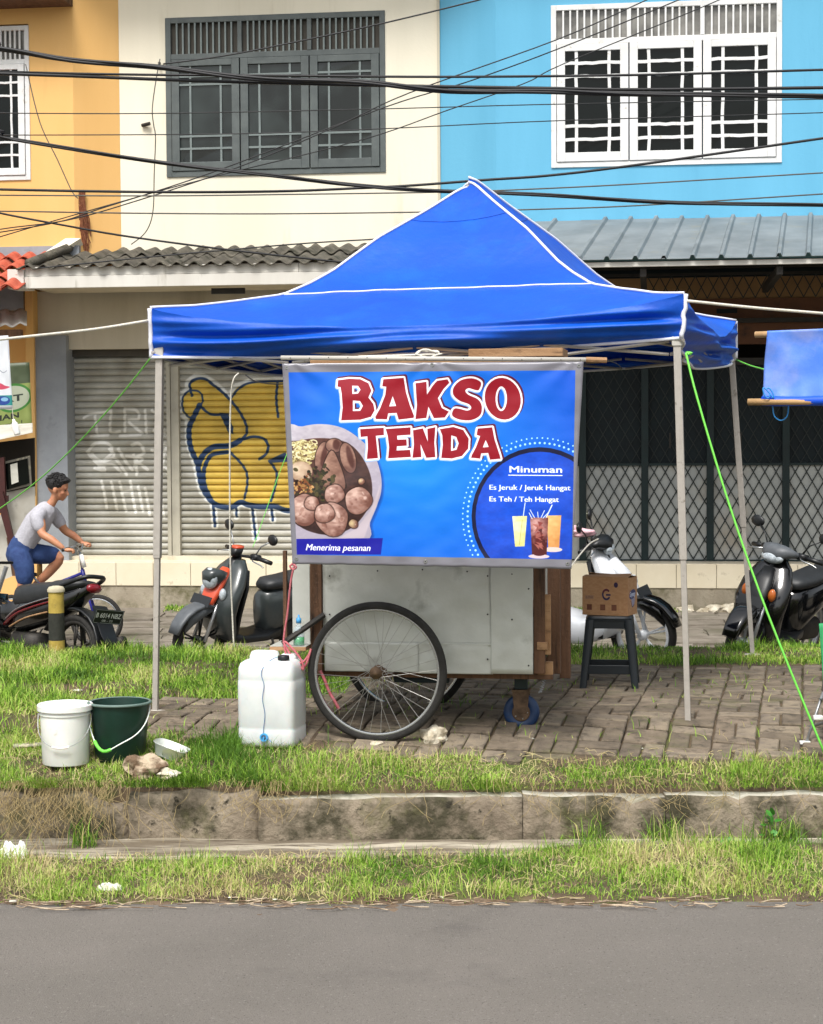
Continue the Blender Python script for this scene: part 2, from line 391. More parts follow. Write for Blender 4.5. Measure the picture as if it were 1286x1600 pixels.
M['hub'] = pm('rusty_hub', '#4a3a2c', '#6d5743', 25, 0.7, metal=0.4)
M['dkmetal'] = pm('dark_steel', '#2b2a28', '#38342f', 15, 0.6, metal=0.4)
M['blueplast'] = pm('blue_castor_plastic', '#0c2a4f', '#11355f', 15, 0.5, stain=('#3d3a36', 16, .55, .7))
M['bpl'] = pm('black_plastic', '#101214', '#16181a', 20, 0.42, spec=0.5)
M['gloss_black'] = pm('gloss_black_paint', '#0a0b0d', rough=0.15, spec=0.6, coat=0.4)
M['matgrey'] = pm('matt_grey_plastic', '#4d5155', '#585c60', 20, 0.5)
M['dgreyp'] = pm('dark_grey_green_paint', '#33393a', '#3c4242', 8, 0.3, coat=0.3)
M['scred'] = pm('orange_red_paint', '#c74a2c', '#cf5334', 10, 0.35, coat=0.3)
M['darkred'] = pm('dark_red_paint', '#7d1420', rough=0.25, coat=0.4)
M['scwhite'] = pm('white_scooter_paint', '#dfe2e6', rough=0.25, coat=0.4)
M['silver'] = pm('silver_paint', '#a9abad', rough=0.3, metal=0.6)
M['lamp'] = pm('clear_lamp_lens', '#c9d2d8', '#8f999f', 40, 0.08, spec=0.8)
M['amber'] = pm('amber_lens', '#b8622a', rough=0.2)
M['mirror'] = pm('mirror_glass', '#5c5e50', rough=0.08, metal=0.6)
M['seat'] = pm('vinyl_seat', '#202224', '#2a2c2e', 15, 0.5, bump=0.15, bscale=80)
M['plate'] = pm('black_plate', '#1a1d20', rough=0.5)
M['platew'] = pm('plate_white', '#c8cac8', rough=0.5)
M['wplast'] = pm('white_plastic', '#e6e7e2', '#f0f0ec', 6, 0.4, stain=('#bdb8a5', 9, .62, .75), sss=.1)
M['jerry'] = pm('milky_plastic', '#ccd0cf', '#dde0df', 4, 0.38, stain=('#b5b6a8', 6, .6, .75), sss=.25)
M['gplast'] = pm('dark_green_plastic', '#0d2a22', '#11332a', 8, 0.4)
M['rimg'] = pm('grey_green_rim', '#5b6e68', '#667a73', 8, 0.5)
M['wire'] = pm('galvanised_wire', '#96989a', rough=0.4, metal=0.6)
M['clearp'] = pm('cloudy_clear_plastic', '#dfe3e0', rough=0.2, alpha=0.55)
M['food'] = pm('soggy_leftovers', '#b9a566', '#8b9a4a', 60, 0.6)
M['card'] = pm('cardboard', '#96714e', '#a37d58', 6, 0.85, bump=0.15, bscale=60, stain=('#7d5c3e', 7, .6, .75))
M['stool'] = pm('dark_navy_plastic', '#0f171d', '#151e25', 10, 0.4)
M['grope'] = pm('lime_green_string', '#6fcf4a', rough=0.6)
M['wrope'] = pm('white_rope', '#dfdbd0', '#c8c2b4', 80, 0.8)
M['prope'] = pm('pink_raffia', '#b0565e', '#c27078', 40, 0.6)
M['brope'] = pm('blue_cord', '#3f6ea0', rough=0.6)
M['bluerope'] = pm('cyan_rope', '#2e8fd6', rough=0.5)
M['bamboo'] = pm('cut_timber_pole', '#c09a6a', '#cfab7c', 8, 0.7)
M['tarp'] = pm('faded_blue_tarp', '#4c7fe0', '#6b93e6', 3, 0.45, bump=0.2, bscale=8, stain=('#8d9fe0', 2.5, .52, .7), bdist=.02)
M['tarpd'] = pm('blue_tarp_roll', '#0b50d0', rough=0.45)
M['skin'] = pm('skin', '#b0775a', '#bb8461', 12, 0.55, sss=.15)
M['hair'] = pm('black_hair', '#0c0a0a', '#151212', 60, 0.6, bump=0.8, bscale=120)
M['shirt'] = pm('heather_grey_shirt', '#a3a2a9', '#b2b1b8', 60, 0.9, bump=0.4, bscale=14, bdist=.02)
M['shorts'] = pm('blue_shorts', '#1f3564', '#2b4474', 20, 0.85, bump=0.5, bscale=16, bdist=.02)
M['bikeblue'] = pm('violet_blue_frame', '#2b2c86', rough=0.35)
M['yellow'] = pm('faded_yellow_paint', '#a08a3c', '#b59c48', 18, 0.8, bump=0.3, bscale=60, stain=('#6f6538', 14, .56, .7))
M['blackp'] = pm('faded_black_paint', '#23241f', '#30312a', 18, 0.8, bump=0.3, bscale=60)
M['capc'] = pm('pale_cement_cap', '#b0a78e', '#c2b99f', 18, 0.85)
M['chairg'] = pm('green_chair_fabric', '#2e8f57', '#38a064', 8, 0.8)
M['bag'] = pm('thin_plastic_bag', '#d6d6ca', '#bcb9a8', 30, 0.4)
M['leaf'] = pm('vine_leaf', '#2f6a1c', '#3f8426', 20, 0.5)
M['pink'] = pm('pink_cloth', '#d9a3ae', '#e6bfc6', 20, 0.7)
M['redwood'] = pm('dark_red_wood', '#3a1512', '#4a1d18', 8, 0.6)
M['whitep'] = pm('worn_white_board', '#c9c6bc', '#b8b3a5', 4, 0.7, stain=('#8f897a', 5, .58, .72))
M['tapew'] = pm('paper_note', '#d9d8cc', '#c7c6b8', 20, 0.8)
M['greenliq'] = pm('green_dish_soap', '#0ea843', rough=0.15)
M['bottle'] = pm('clear_bottle', '#c5dbe6', rough=0.1, alpha=0.28)
M['cyan'] = pm('blue_cap', '#4b9fd8', rough=0.4)
M['brownstain'] = pm('rusty_brown_growth', '#6f3b26', '#8a5a3c', 30, 0.9, bump=0.6, bscale=60)
G1 = [pm('grass_deep', '#42651a', '#587f22', 3, 0.6, spec=.3), pm('grass_bright', '#749c2c', '#8fb23e', 3, 0.6, spec=.3),
      pm('grass_pale', '#a3b556', '#b4bb6c', 3, 0.7, spec=.3), pm('grass_straw', '#ab9b6c', '#c4b68a', 3, 0.8, spec=.2)]
for g in G1:
    g.node_tree.nodes['Principled BSDF'].inputs['Subsurface Weight'].default_value = 0

# ------------------------------------------------------------------ ground, road, verge, alley
def struct(o): return tag(o, kind='structure')
b = MB(); b.grid(lambda s, t: (-400 + 800 * s, -150 + 700 * t, -0.47), 8, 8)
struct(b.build('ground', M['ground']))
def roadedge(x): return 7.74 - 0.014 * x + 0.05 * mnoise.noise(Vector((x * 1.7, 0, 0))) + 0.02 * mnoise.noise(Vector((x * 7, 4, 0)))
b = MB(); b.grid(lambda s, t: (-60 + 120 * s, -2 + 11 * t, ROADZ), 40, 8)
struct(b.build('road', M['asphalt']))
def vy(t):
    return 7.65 + t * 6.45
def vf(s, t):
    x = -9 + 18 * s; y = vy(t)
    e = roadedge(x)
    if y < 8.56 + .09 * mnoise.noise(Vector((x * 2.5, 7, 7))) + .25 * sm(.3, 1.0, x):
        z = H(x, min(y, 8.5)) + bump2(x, y, .02, 3) - .004 if y > 8.5 else H(x, y) + bump2(x, y, .03, 3)
        if y < e: z = ROADZ - 0.03
        else: z = ROADZ - .03 + (z - ROADZ + .03) * sm(e, e + .12, y)
        return (x, y, z)
    if y < 9.12: return (x, y, -0.47)
    zz = H(x, max(y, 9.12))
    if y > 13.5: return (x, y, zz)
    return (x, y, zz + bump2(x, y, .015, 2.5) - .004)
b = MB(); b.grid(vf, 180, 150)
struct(b.build('verge', M['soil'], smooth=True))
b = MB(); b.grid(lambda s, t: (-9 + 18 * s, 8.5 + .62 * t, -0.412 + .012 * mnoise.noise(Vector((s * 60, t * 4, 0))) - .05 * (t < .02)), 260, 10)
struct(b.build('gutter', M['gutter'], smooth=True))
b = MB(); b.grid(lambda s, t: (-30 + 60 * s, 13.75 + 10.0 * t, ALLEYZ), 30, 10)
alley = struct(b.build('alley_paving', M['alley']))
# rough stone slabs of the alley, too foreshortened to pick apart beyond the first rows
b = MB(); y = 14.1; k = 0
while y < 19.3:
    d = random.uniform(.28, .42); x = -5.2 + random.uniform(0, .3)
    while x < 6.0:
        w = random.uniform(.35, .8); h = random.uniform(.004, .03)
        j = [random.uniform(-.03, .03) for _ in range(8)]
        z = ALLEYZ + h; tl = random.uniform(-.008, .008)
        p = [(x + .012 + j[0], y + .012 + j[1]), (x + w - .012 + j[2], y + .012 + j[3]), (x + w - .012 + j[4], y + d - .012 + j[5]), (x + .012 + j[6], y + d - .012 + j[7])]
        b.add([(q[0], q[1], ALLEYZ - .02) for q in p] + [(q[0], q[1], z + tl * (i % 2)) for i, q in enumerate(p)], [(4, 5, 6, 7), (0, 1, 5, 4), (1, 2, 6, 5), (2, 3, 7, 6), (3, 0, 4, 7)])
        x += w
    y += d
tag(b.build('slab', M['alley'], alley), kind='stuff')

# kerb of cast blocks
kerb = bpy.data.objects.new('kerb', None); COL.objects.link(kerb); struct(kerb)
kx = [-5.2, -4.1, -3.0, -2.05, -1.4, -0.76, 0.535, 1.235, 2.3, 3.5, 4.6]
for i in range(len(kx) - 1):
    x0, x1 = kx[i] + .002, kx[i + 1] - .002; old = kx[i + 1] <= -0.7
    n = max(6, int((x1 - x0) / .05)); zt0 = -.208 + (.018 if old else 0); dy = (.05 if old else 0)
    tilt = random.uniform(-.025, .025)
    bm_ = MB(); secs = []
    prof = [(-.0, -.45), (-.0, -.30), (0.0, -.03), (.015, 0), (.12, 0), (.13, -.03), (.13, -.3)]
    vs = []; m = len(prof)
    for a in range(n + 1):
        x = x0 + (x1 - x0) * a / n
        for (py_, pz) in prof:
            nz_ = mnoise.noise(Vector((x * 5, py_ * 9, pz * 9 + i)))
            amp = .045 if old else .014
            br = 0
            if old and pz > -.05: br = -.13 * max(0, mnoise.noise(Vector((x * 3.1, 9, i))) * 1.8)
            elif pz > -.05: br = -.05 * max(0, mnoise.noise(Vector((x * 6, 9, i))) - .25) * (2 if py_ < .05 else 0)
            vs.append((x, 9.0 + dy + py_ + amp * nz_, zt0 + pz + tilt * (a / n - .5) + amp * .6 * nz_ + br))
    fs = [(a * m + c, a * m + c + 1, (a + 1) * m + c + 1, (a + 1) * m + c) for a in range(n) for c in range(m - 1)]
    fs += [tuple(range(m)), tuple(n * m + c for c in reversed(range(m)))]
    bm_.add(vs, fs)
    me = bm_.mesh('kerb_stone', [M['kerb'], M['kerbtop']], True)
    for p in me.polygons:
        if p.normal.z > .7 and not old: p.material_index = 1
    frommesh('kerb_stone', me, kerb)

# basket-weave paving of concrete blocks
pav = bpy.data.objects.new('paving', None); COL.objects.link(pav); struct(pav)
PF = Frame((0, 9.0, 0), 12)
cell = 0.232; bricks = []
def inpav(x, y):
    if y < 9.5 and x < .35: return False
    front = 9.42 + (0.45 * sm(0.3, -1.0, x)) + .05 * mnoise.noise(Vector((x * 2, 1, 1)))
    left = -1.56 + (y - 9.8) * 0.12
    back = 12.35 + .15 * mnoise.noise(Vector((x * 1.3, 5, 1))) if x > -.4 else 10.95
    return front < y < back and x > left and x < 4.2
for i in range(-16, 26):
    for j in range(-2, 20):
        for k in (0, 1):
            if (i + j) % 2: cx, cy, lx, ly = (i + .25 + .5 * k) * cell, (j + .5) * cell, cell / 2, cell
            else: cx, cy, lx, ly = (i + .5) * cell, (j + .25 + .5 * k) * cell, cell, cell / 2
            w = PF.M @ Vector((cx, cy, 0))
            if inpav(w.x, w.y): bricks.append((w.y, w.x, lx, ly))
bricks.sort(key=lambda q: (q[0] if abs(q[1]) < 2.6 else q[0] + 9))
def brickmb(lx, ly, hh=.05, g=.006, c=.006, M_=None, b=None):
    b = b or MB(); b.M = M_
    a, d = lx / 2 - g, ly / 2 - g
    ji = [random.uniform(-.002, .002) for _ in range(8)]
    b.add([(-a, -d, -hh), (a, -d, -hh), (a, d, -hh), (-a, d, -hh), (-a, -d, -c), (a, -d, -c), (a, d, -c), (-a, d, -c),
           (-a + c, -d + c, ji[0]), (a - c, -d + c, ji[1]), (a - c, d - c, ji[2]), (-a + c, d - c, ji[3])],
          [(0, 1, 5, 4), (1, 2, 6, 5), (2, 3, 7, 6), (3, 0, 4, 7), (4, 5, 9, 8), (5, 6, 10, 9), (6, 7, 11, 10), (7, 4, 8, 11), (8, 9, 10, 11)])
    b.M = None; return b
variants = {}
for key in ((cell / 2, cell), (cell, cell / 2)):
    variants[key] = [brickmb(*key).mesh('paving_brick', PAV[v % 3]) for v in range(6)]
rest = MB()
for n_, (y, x, lx, ly) in enumerate(bricks):
    z = H(x, y) + .014 + bump2(x, y, .012, 2.0) + random.uniform(-.004, .004)
    sl = (H(x, y + .05) - H(x, y - .05)) / .1
    MM = Matrix.Translation((x + random.uniform(-.003, .003), y + random.uniform(-.003, .003), z)) @ Matrix.Rotation(math.atan(sl), 4, 'X') @ Matrix.Rotation(rad(-12 + random.uniform(-1.5, 1.5)), 4, 'Z') @ Matrix.Rotation(random.uniform(-.03, .03), 4, 'X') @ Matrix.Rotation(random.uniform(-.03, .03), 4, 'Y')
    if n_ < 298: frommesh('brick', random.choice(variants[(lx, ly)]), pav, MM)
    else: rest.cur = random.randrange(3); brickmb(lx, ly, M_=MM, b=rest)
tag(rest.build('brick_field', PAV, pav), kind='stuff')

# ------------------------------------------------------------------ grass
def blades(name, label, pts, hs, wts, spread=.5, wid=.0018, lean=0, mats=G1, cat='grass'):
    n = len(pts); P = np.array(pts); h = np.array(hs)
    th = rng.uniform(0, 2 * PI, n); le = rng.uniform(.05, spread, n) ** .8 * h; phi = rng.uniform(0, 2 * PI, n)
    dx, dy = np.cos(phi) * le, np.sin(phi) * le
    if lean: dy = dy - h * np.clip((9.16 - P[:, 1]) / .12, 0, 1) * rng.uniform(.3, 1.0, n) * lean
    wx, wy = np.cos(th) * wid, np.sin(th) * wid
    hz = np.sqrt(np.maximum(h * h - le * le, h * h * rng.uniform(.02, .3, n)))
    def lv(f, fw, dz):
        cx = P[:, 0] + dx * f * f; cy = P[:, 1] + dy * f * f; cz = P[:, 2] + hz * dz
        return np.stack([cx - wx * fw, cy - wy * fw, cz], 1), np.stack([cx + wx * fw, cy + wy * fw, cz], 1)
    a, b_ = lv(0, 1, -.04); c, d = lv(.55, .8, .6); e, _ = lv(1.05, 0, 1.0)
    V = np.stack([a, b_, c, d, e], 1).reshape(-1, 3); base = np.arange(n)[:, None] * 5
    q = (base + np.array([0, 1, 3, 2])).reshape(-1); t = (base + np.array([2, 3, 4])).reshape(-1)
    me = bpy.data.meshes.new(name); me.vertices.add(len(V)); me.vertices.foreach_set('co', V.ravel())
    me.loops.add(n * 7); me.loops.foreach_set('vertex_index', np.concatenate([q, t]).astype(np.int32))
    me.polygons.add(n * 2); st = np.concatenate([np.arange(n) * 4, n * 4 + np.arange(n) * 3]).astype(np.int32)
    me.polygons.foreach_set('loop_start', st); me.polygons.foreach_set('loop_total', np.concatenate([np.full(n, 4), np.full(n, 3)]).astype(np.int32))
    mi = np.array(wts, np.int32); me.polygons.foreach_set('material_index', np.concatenate([mi, mi]))
    for m in mats: me.materials.append(m)
    me.update(); me.validate()
    o = bpy.data.objects.new(name, me); COL.objects.link(o); return tag(o, label, cat, kind='stuff')
def fbm(x, y, s, z=0): return mnoise.fractal(Vector((x * s, y * s, z)), 1.0, 2.0, 4)
def pickmat(x, y, dry):
    v = fbm(x, y, 1.3, 7) * 1.0 + random.gauss(0, .33) + dry - .08
    return 0 if v < -.25 else 1 if v < .28 else 2 if v < .62 else 3
def scatter(n, xr, yr, dens, zf, hf, dryf):
    pts, hs, ws = [], [], []
    for _ in range(n):
        x = random.uniform(*xr); y = random.uniform(*yr)
        if random.random() > dens(x, y): continue
        pts.append((x, y, zf(x, y))); hs.append(max(.012, hf(x, y) * random.uniform(.45, 1.2))); ws.append(pickmat(x, y, dryf(x, y)))
    return pts, hs, ws
def d1(x, y):
    e = roadedge(x) + .03
    f = sm(e, e + .1, y) * (1 - sm(8.28, 8.52, y + .2 * fbm(x, y, 2.2, 3) - .5 * sm(.15, .9, x + .3 * fbm(x, 2, 1.5, 3))))
    return f * (0.25 + .75 * sm(-.3, .25, fbm(x, y, 3, 1)))
p, h, w = scatter(105000, (-3.4, 3.4), (7.7, 9.0), d1, lambda x, y: vf((x + 9) / 18, (y - 7.65) / 6.45)[2] if y < 8.55 else -.41, lambda x, y: .055 + .085 * max(-.4, fbm(x, y, 2.4, 5)) + (.05 if random.random() < .03 else 0), lambda x, y: .16 + .25 * sm(8.0, 7.88, y))
blades('grass_strip', 'low patchy green grass strip growing along the asphalt road edge', p, h, w, 1.35)
def d2(x, y):
    f = (sm(9.03, 9.09, y) if x > -.76 else sm(-.1, .25, fbm(x, 0, 2, 8)) if y < 9.13 else 1) * (1 - sm(9.36, 9.62, y - (.45 if x < -.9 else .08 if x < .35 else -.05) + .12 * fbm(x, y, 2.5, 3)))
    if inpav(x, y): f *= .25
    g = .18 + .82 * sm(-.28, .25, fbm(x, y, 2.6, 2))
    return f * g
def hh2(x, y):
    lush = math.exp(-((x + .75) / .5) ** 2) * 1.0 + .35 * math.exp(-((x - 1.8) / .5) ** 2)
    return .035 + .06 * lush + .05 * max(-.4, fbm(x, y, 2.6, 5)) + (.05 if random.random() < .04 else 0)
p, h, w = scatter(150000, (-3.4, 3.4), (8.99, 10.1), d2, lambda x, y: H(x, max(y, 9.1)) + (.035 if y < 9.13 and x < -.76 else 0), hh2, lambda x, y: .18 - .45 * math.exp(-((x + .7) / .6) ** 2))
blades('kerb_grass', 'bright green grass growing behind the concrete kerb in front of the cart', p, h, w, 1.3, lean=1.7)
def d3(x, y):
    if inpav(x, y): return .02
    if x > -.3: f = sm(12.3, 12.7, y + .1 * fbm(x, y, 2, 3))
    else: f = sm(10.6, 11.1, y + .2 * fbm(x, y, 2, 3)) if x > -1.6 else sm(9.7, 10.4, y + .4 * fbm(x, y, 1.5, 3))
    f *= 1 - sm(13.62, 13.8, y)
    return f * (.15 + .85 * sm(-.3, .2, fbm(x, y, 1.8, 2)))
p, h, w = scatter(190000, (-4.0, 4.2), (9.7, 13.8), d3, lambda x, y: H(x, y), lambda x, y: .045 + .08 * max(-.5, fbm(x, y, 1.8, 5)) + (.03 if x < -1.5 else 0) + (.06 if random.random() < .02 else 0), lambda x, y: .05 + (.12 if x > 1 else 0))
blades('lawn_grass', 'tufty green grass between the tent and the alley behind', p, h, w, 1.2, .0026)
def dw(x, y): return .5 * sm(.15, .45, fbm(x, y, 2.5, 11)) * (0 if inpav(x, y) or 8.5 < y < 9.12 or y < roadedge(x) + .05 else 1)
p, h, w = scatter(60000, (-3.4, 3.4), (7.9, 13.4), dw, lambda x, y: H(x, y), lambda x, y: .04, lambda x, y: -.25)
blades('broadleaf_weeds', 'small broad leaved weeds mixed into the verge grass', p, h, w, 1.6, .006, cat='weeds')
p, h, w = scatter(30000, (-3.4, 3.4), (7.9, 9.9), lambda x, y: (0 if inpav(x, y) or 8.6 < y < 9.1 else .6), lambda x, y: H(x, y) + .004, lambda x, y: .06, lambda x, y: 1.5)
blades('dead_thatch', 'matted straw coloured thatch lying under the verge grass', p, h, w, 2.5, .0016, cat='dead grass')
p, h, w = scatter(5200, (-2.6, 2.6), (8.84, 8.99), lambda x, y: .9 * sm(.25, .6, fbm(x, 0, 2.1, 21) + .35 * sm(.5, 1.1, x)), lambda x, y: -.41, lambda x, y: .11 + .06 * random.random(), lambda x, y: random.choice((-.5, .5)))
blades('kerb_foot_weeds', 'taller weeds and dry stalks growing along the foot of the kerb', p, h, w, .9, .0022, cat='weeds')
# straw and dead roots hanging over the kerb
def strands(name, label, n, f, mat, r=.0016):
    b = MB()
    for _ in range(n): b.tube(f(), r, 4, cap=False)
    return tag(b.build(name, mat), label, 'dry grass', kind='stuff')
def hang():
    g = random.random()
    if g < .6: x = random.gauss(-1.85, .27)
    elif g < .72: x = random.gauss(-.75, .12)
    elif g < .86: x = random.gauss(.95, .35)
    else: x = random.uniform(-2.2, 2.2)
    x0 = x; y = 9.06 + random.uniform(-.02, .06); z = -.15; pts = [(x, y + .08, z - .02), (x, y, z + .02)]
    L = random.uniform(.08, .28) * (1.0 if x < -1 else .6)
    dxx = random.gauss(0, .02)
    for k in range(1, 6):
        dxx = .6 * dxx + random.gauss(0, .02); x += dxx; yy = 8.97 - .02 * k * random.uniform(.3, 1.3); pts.append((x, yy, z - L * k / 5))
    return smooth_pts(pts, 3)
M['root'] = pm('dead_root', '#7d6c48', '#a8966a', 30, 0.9)
strands('dry_roots', 'straw coloured dead grass hanging over the old kerb', 330, hang, M['root'], .0011)
def litter_():
    x = random.uniform(-3, 3); y = random.choice([random.uniform(7.75, 8.7), random.uniform(9.15, 9.6)]); z = (H(x, y)) + .012
    a = random.uniform(0, PI); L = random.uniform(.03, .12); 
    return [(x + math.cos(a) * L * t + random.gauss(0, .006), y + math.sin(a) * L * t, z + .02 * math.sin(t * PI) * random.random()) for t in (0, .35, .7, 1)]
strands('straw_litter', 'loose dry straw scattered over the verge', 420, litter_, G1[3], .0014)
def edge_():
    x = random.uniform(-3, 3); y = roadedge(x) + random.uniform(-.05, .1); a = random.uniform(-.5, .5); L = random.uniform(.04, .16)
    return [(x + math.cos(a) * L * t, y + math.sin(a) * L * t * .5, ROADZ + .006 + .015 * random.random()) for t in (0, .5, 1)]
b = MB(); b.grid(lambda s, t: (-8 + 16 * s, 7.36 + .5 * t, ROADZ + .004 - .03 * (1 - t) ** 2 + .02 * mnoise.noise(Vector((s * 90, t * 3, 5))) - .012 * (t < .9) + .006 * mnoise.noise(Vector((s * 300, t * 12, 8)))), 400, 16)
M['dirt'] = pm('road_edge_dirt', '#5b4a3a', '#7a6753', 14, 0.95, bump=.8, bscale=60)
struct(b.build('road_edge_dirt', M['dirt'], smooth=True))
strands('edge_debris', 'dry stalks and dirt lying along the asphalt edge', 200, edge_, M['rockb'], .0025)
# ------------------------------------------------------------------ the row of shop houses
FA = Frame((0, 20, 0), 7.4)
def bld(name, label): 
    o = bpy.data.objects.new(name, None); COL.objects.link(o); o.matrix_world = FA.M
    return tag(o, label, 'building')
yel = bld('yellow_shophouse', 'ochre yellow two storey shophouse at the left edge with a white framed window')
cre = bld('cream_shophouse', 'cream shophouse with grey upstairs window, mossy corrugated awning and graffitied shutters')
blu = bld('blue_shophouse', 'sky blue shophouse with white upstairs window, metal awning and lattice gates')
def fu(px, py=400, v=0): return FA.at(px, py, v)[0]
def fz(py, px=643, v=0): return FA.at(px, py, v)[1]
def boxp(mb, x0, y0, x1, y1, v0, v1, c=0, vref=None):
    u0, u1, z0, z1 = FA.rect(x0, y0, x1, y1, v0 if vref is None else vref); mb.box(u0, u1, v0, v1, z0, z1, c); return mb
UY = fu(187, 200); UB = fu(688, 200)
# walls: each upper front a slab with a hole where the window sits
def wall_with_hole(parent, mat, u0, u1, z0, z1, v, hole, th=.2, name='wall'):
    a, b_, c, d = hole; m = MB()
    m.box(u0, a, v, v + th, z0, z1); m.box(b_, u1, v, v + th, z0, z1); m.box(a, b_, v, v + th, z0, c); m.box(a, b_, v, v + th, d, z1)
    return m.build(name, mat, parent)
def window(parent, x0, y0, x1, y1, ytr, v, ncas, fm, gm, tm, nb, label=None, fw=.045, sash=.075, barw=.022, barm=None, colw=(.2, .6, .2), rows=(.1, .1, .52, .14, .14), jit=0):
    u0, u1, z0, z1 = FA.rect(x0, y0, x1, y1, v); zt = FA.at((x0 + x1) / 2, ytr, v)[1]
    m = MB(); d = .07
    m.box(u0, u0 + fw, v, v + d, z0, z1); m.box(u1 - fw, u1, v, v + d, z0, z1)
    m.box(u0 + fw, u1 - fw, v, v + d, z1 - fw, z1); m.box(u0 + fw, u1 - fw, v, v + d, z0, z0 + fw); m.box(u0 + fw, u1 - fw, v + .002, v + d, zt - fw / 2, zt + fw / 2)
    iw = (u1 - u0 - 2 * fw) / ncas
    for k in range(1, ncas): m.box(u0 + fw + iw * k - fw * .4, u0 + fw + iw * k + fw * .4, v - .003, v + d, zt + fw / 2, z1 - fw)
    win = m.build('window', fm, parent, bevel=.004)
    if label: win['label'] = label
    bar = None
    for k in range(ncas):
        a = u0 + fw + iw * k + .006; e = u0 + fw + iw * (k + 1) - .006; c = z0 + fw + .004; t = zt - fw / 2 - .004
        m = MB(); m.box(a, a + sash, v - .012, v + .03, c, t); m.box(e - sash, e, v - .012, v + .03, c, t)
        m.box(a + sash, e - sash, v - .011, v + .03, t - sash * .8, t); m.box(a + sash, e - sash, v - .011, v + .03, c, c + sash * 1.1)
        m.build('sash', fm, win, bevel=.004)
        ga, ge, gc, gt = a + sash, e - sash, c + sash * 1.1, t - sash * .8
        us = [ga]; zs = [gt]
        for q in colw: us.append(us[-1] + (ge - ga) * q / sum(colw))
        for q in rows: zs.append(zs[-1] - (gt - gc) * q / sum(rows))
        for i in range(1, len(colw)):
            q = MB(); hw = barw / 2; P = [(us[i] + jit * random.uniform(-1, 1), v + .004, gc + (gt - gc) * s_ / 8) for s_ in range(9)]
            for s_ in range(8):
                pa, pb = P[s_], P[s_ + 1]
                q.add([(pa[0] - hw, v + .0, pa[2]), (pa[0] + hw, v + .0, pa[2]), (pa[0] + hw, v + .025, pa[2]), (pa[0] - hw, v + .025, pa[2]), (pb[0] - hw, v + .0, pb[2]), (pb[0] + hw, v + .0, pb[2]), (pb[0] + hw, v + .025, pb[2]), (pb[0] - hw, v + .025, pb[2])], [(0, 1, 5, 4), (1, 2, 6, 5), (3, 0, 4, 7)])
            q.build('glazing_bar', barm or fm, win)
        for j in range(1, len(rows)):
            q = MB(); hw = barw / 2; P = [(ga + (ge - ga) * s_ / 8, 0, zs[j] + jit * random.uniform(-1, 1)) for s_ in range(9)]
            for s_ in range(8):
                pa, pb = P[s_], P[s_ + 1]
                q.add([(pa[0], v - .002, pa[2] - hw), (pa[0], v - .002, pa[2] + hw), (pa[0], v + .025, pa[2] + hw), (pa[0], v + .025, pa[2] - hw), (pb[0], v - .002, pb[2] - hw), (pb[0], v - .002, pb[2] + hw), (pb[0], v + .025, pb[2] + hw), (pb[0], v + .025, pb[2] - hw)], [(0, 1, 5, 4), (1, 2, 6, 5), (3, 0, 4, 7)])
            q.build('glazing_bar', barm or fm, win)
        for i in range(len(colw)):
            for j in range(len(rows)):
                tx, tz = random.uniform(-.003, .003), random.uniform(-.003, .003)
                q = MB(); q.add([(us[i], v + .018 + tx, zs[j + 1]), (us[i + 1], v + .018 - tx, zs[j + 1]), (us[i + 1], v + .018 + tz, zs[j]), (us[i], v + .018 - tz, zs[j]), (us[i], v + .024, zs[j + 1]), (us[i + 1], v + .024, zs[j + 1]), (us[i + 1], v + .024, zs[j]), (us[i], v + .024, zs[j])], [(0, 1, 2, 3), (4, 5, 6, 7)])
                q.build('pane', gm, win)
        # transom with upright bars
        a = u0 + fw + iw * k + (fw * .4 if k else 0); e = u0 + fw + iw * (k + 1) - (fw * .4 if k < ncas - 1 else 0)
        MB().box(a, e, v + .045, v + .052, zt + fw / 2, z1 - fw).build('transom_pane', tm, win)
        for i in range(1, nb):
            uu = a + (e - a) * i / nb; MB().box(uu - .009, uu + .009, v + .005, v + .03, zt + fw / 2, z1 - fw).build('transom_bar', barm or fm, win)
    return win, (u0, u1, z0, z1)
def holeof(x0, y0, x1, y1, v): return FA.rect(x0, y0, x1, y1, v)

TOPZ = 7.2
# cream house, upper front
hc = holeof(259, 22, 602, 273, 0)
wall_with_hole(cre, M['cream'], UY + .002, UB - .03, fz(384), TOPZ, 0.0, hc)
window(cre, 259, 22, 602, 273, 84, -.015, 3, M['wgrey'], M['glassg'], M['shutdark'], 11, barm=M['gbar'], fw=.06, sash=.085, rows=(.1, .08, .5, .12, .13), colw=(.21, .58, .21))
m = MB(); m.box(UY + .002, UB - .03, .03, .2, fz(418), fz(384) - .001); m.build('bare_band', M['greybare'], cre)
m = MB(); m.box(UB - .03, UB, -.02, .2, fz(560), TOPZ); m.build('edge_strip', M['beige'], cre)
# side bay returns: splayed strips of the neighbours
def quadprism(mb, u0, v0, u1, v1, z0, z1, th=.12):
    mb.add([(u0, v0, z0), (u1, v1, z0), (u1, v1 + th, z0), (u0, v0 + th, z0), (u0, v0, z1), (u1, v1, z1), (u1, v1 + th, z1), (u0, v0 + th, z1)],
           [(0, 1, 5, 4), (1, 2, 6, 5), (2, 3, 7, 6), (3, 0, 4, 7), (4, 5, 6, 7), (3, 2, 1, 0)])
uy2 = fu(115, 200, -.3); ub2 = fu(775, 200, -.3)
m = MB(); quadprism(m, uy2, -.3, UY, 0.0, fz(392), TOPZ); m.build('bay_side', M['ochre'], yel)
m = MB(); quadprism(m, UB, 0.0, ub2, -.3, fz(345), TOPZ); m.build('bay_side', M['blue'], blu)
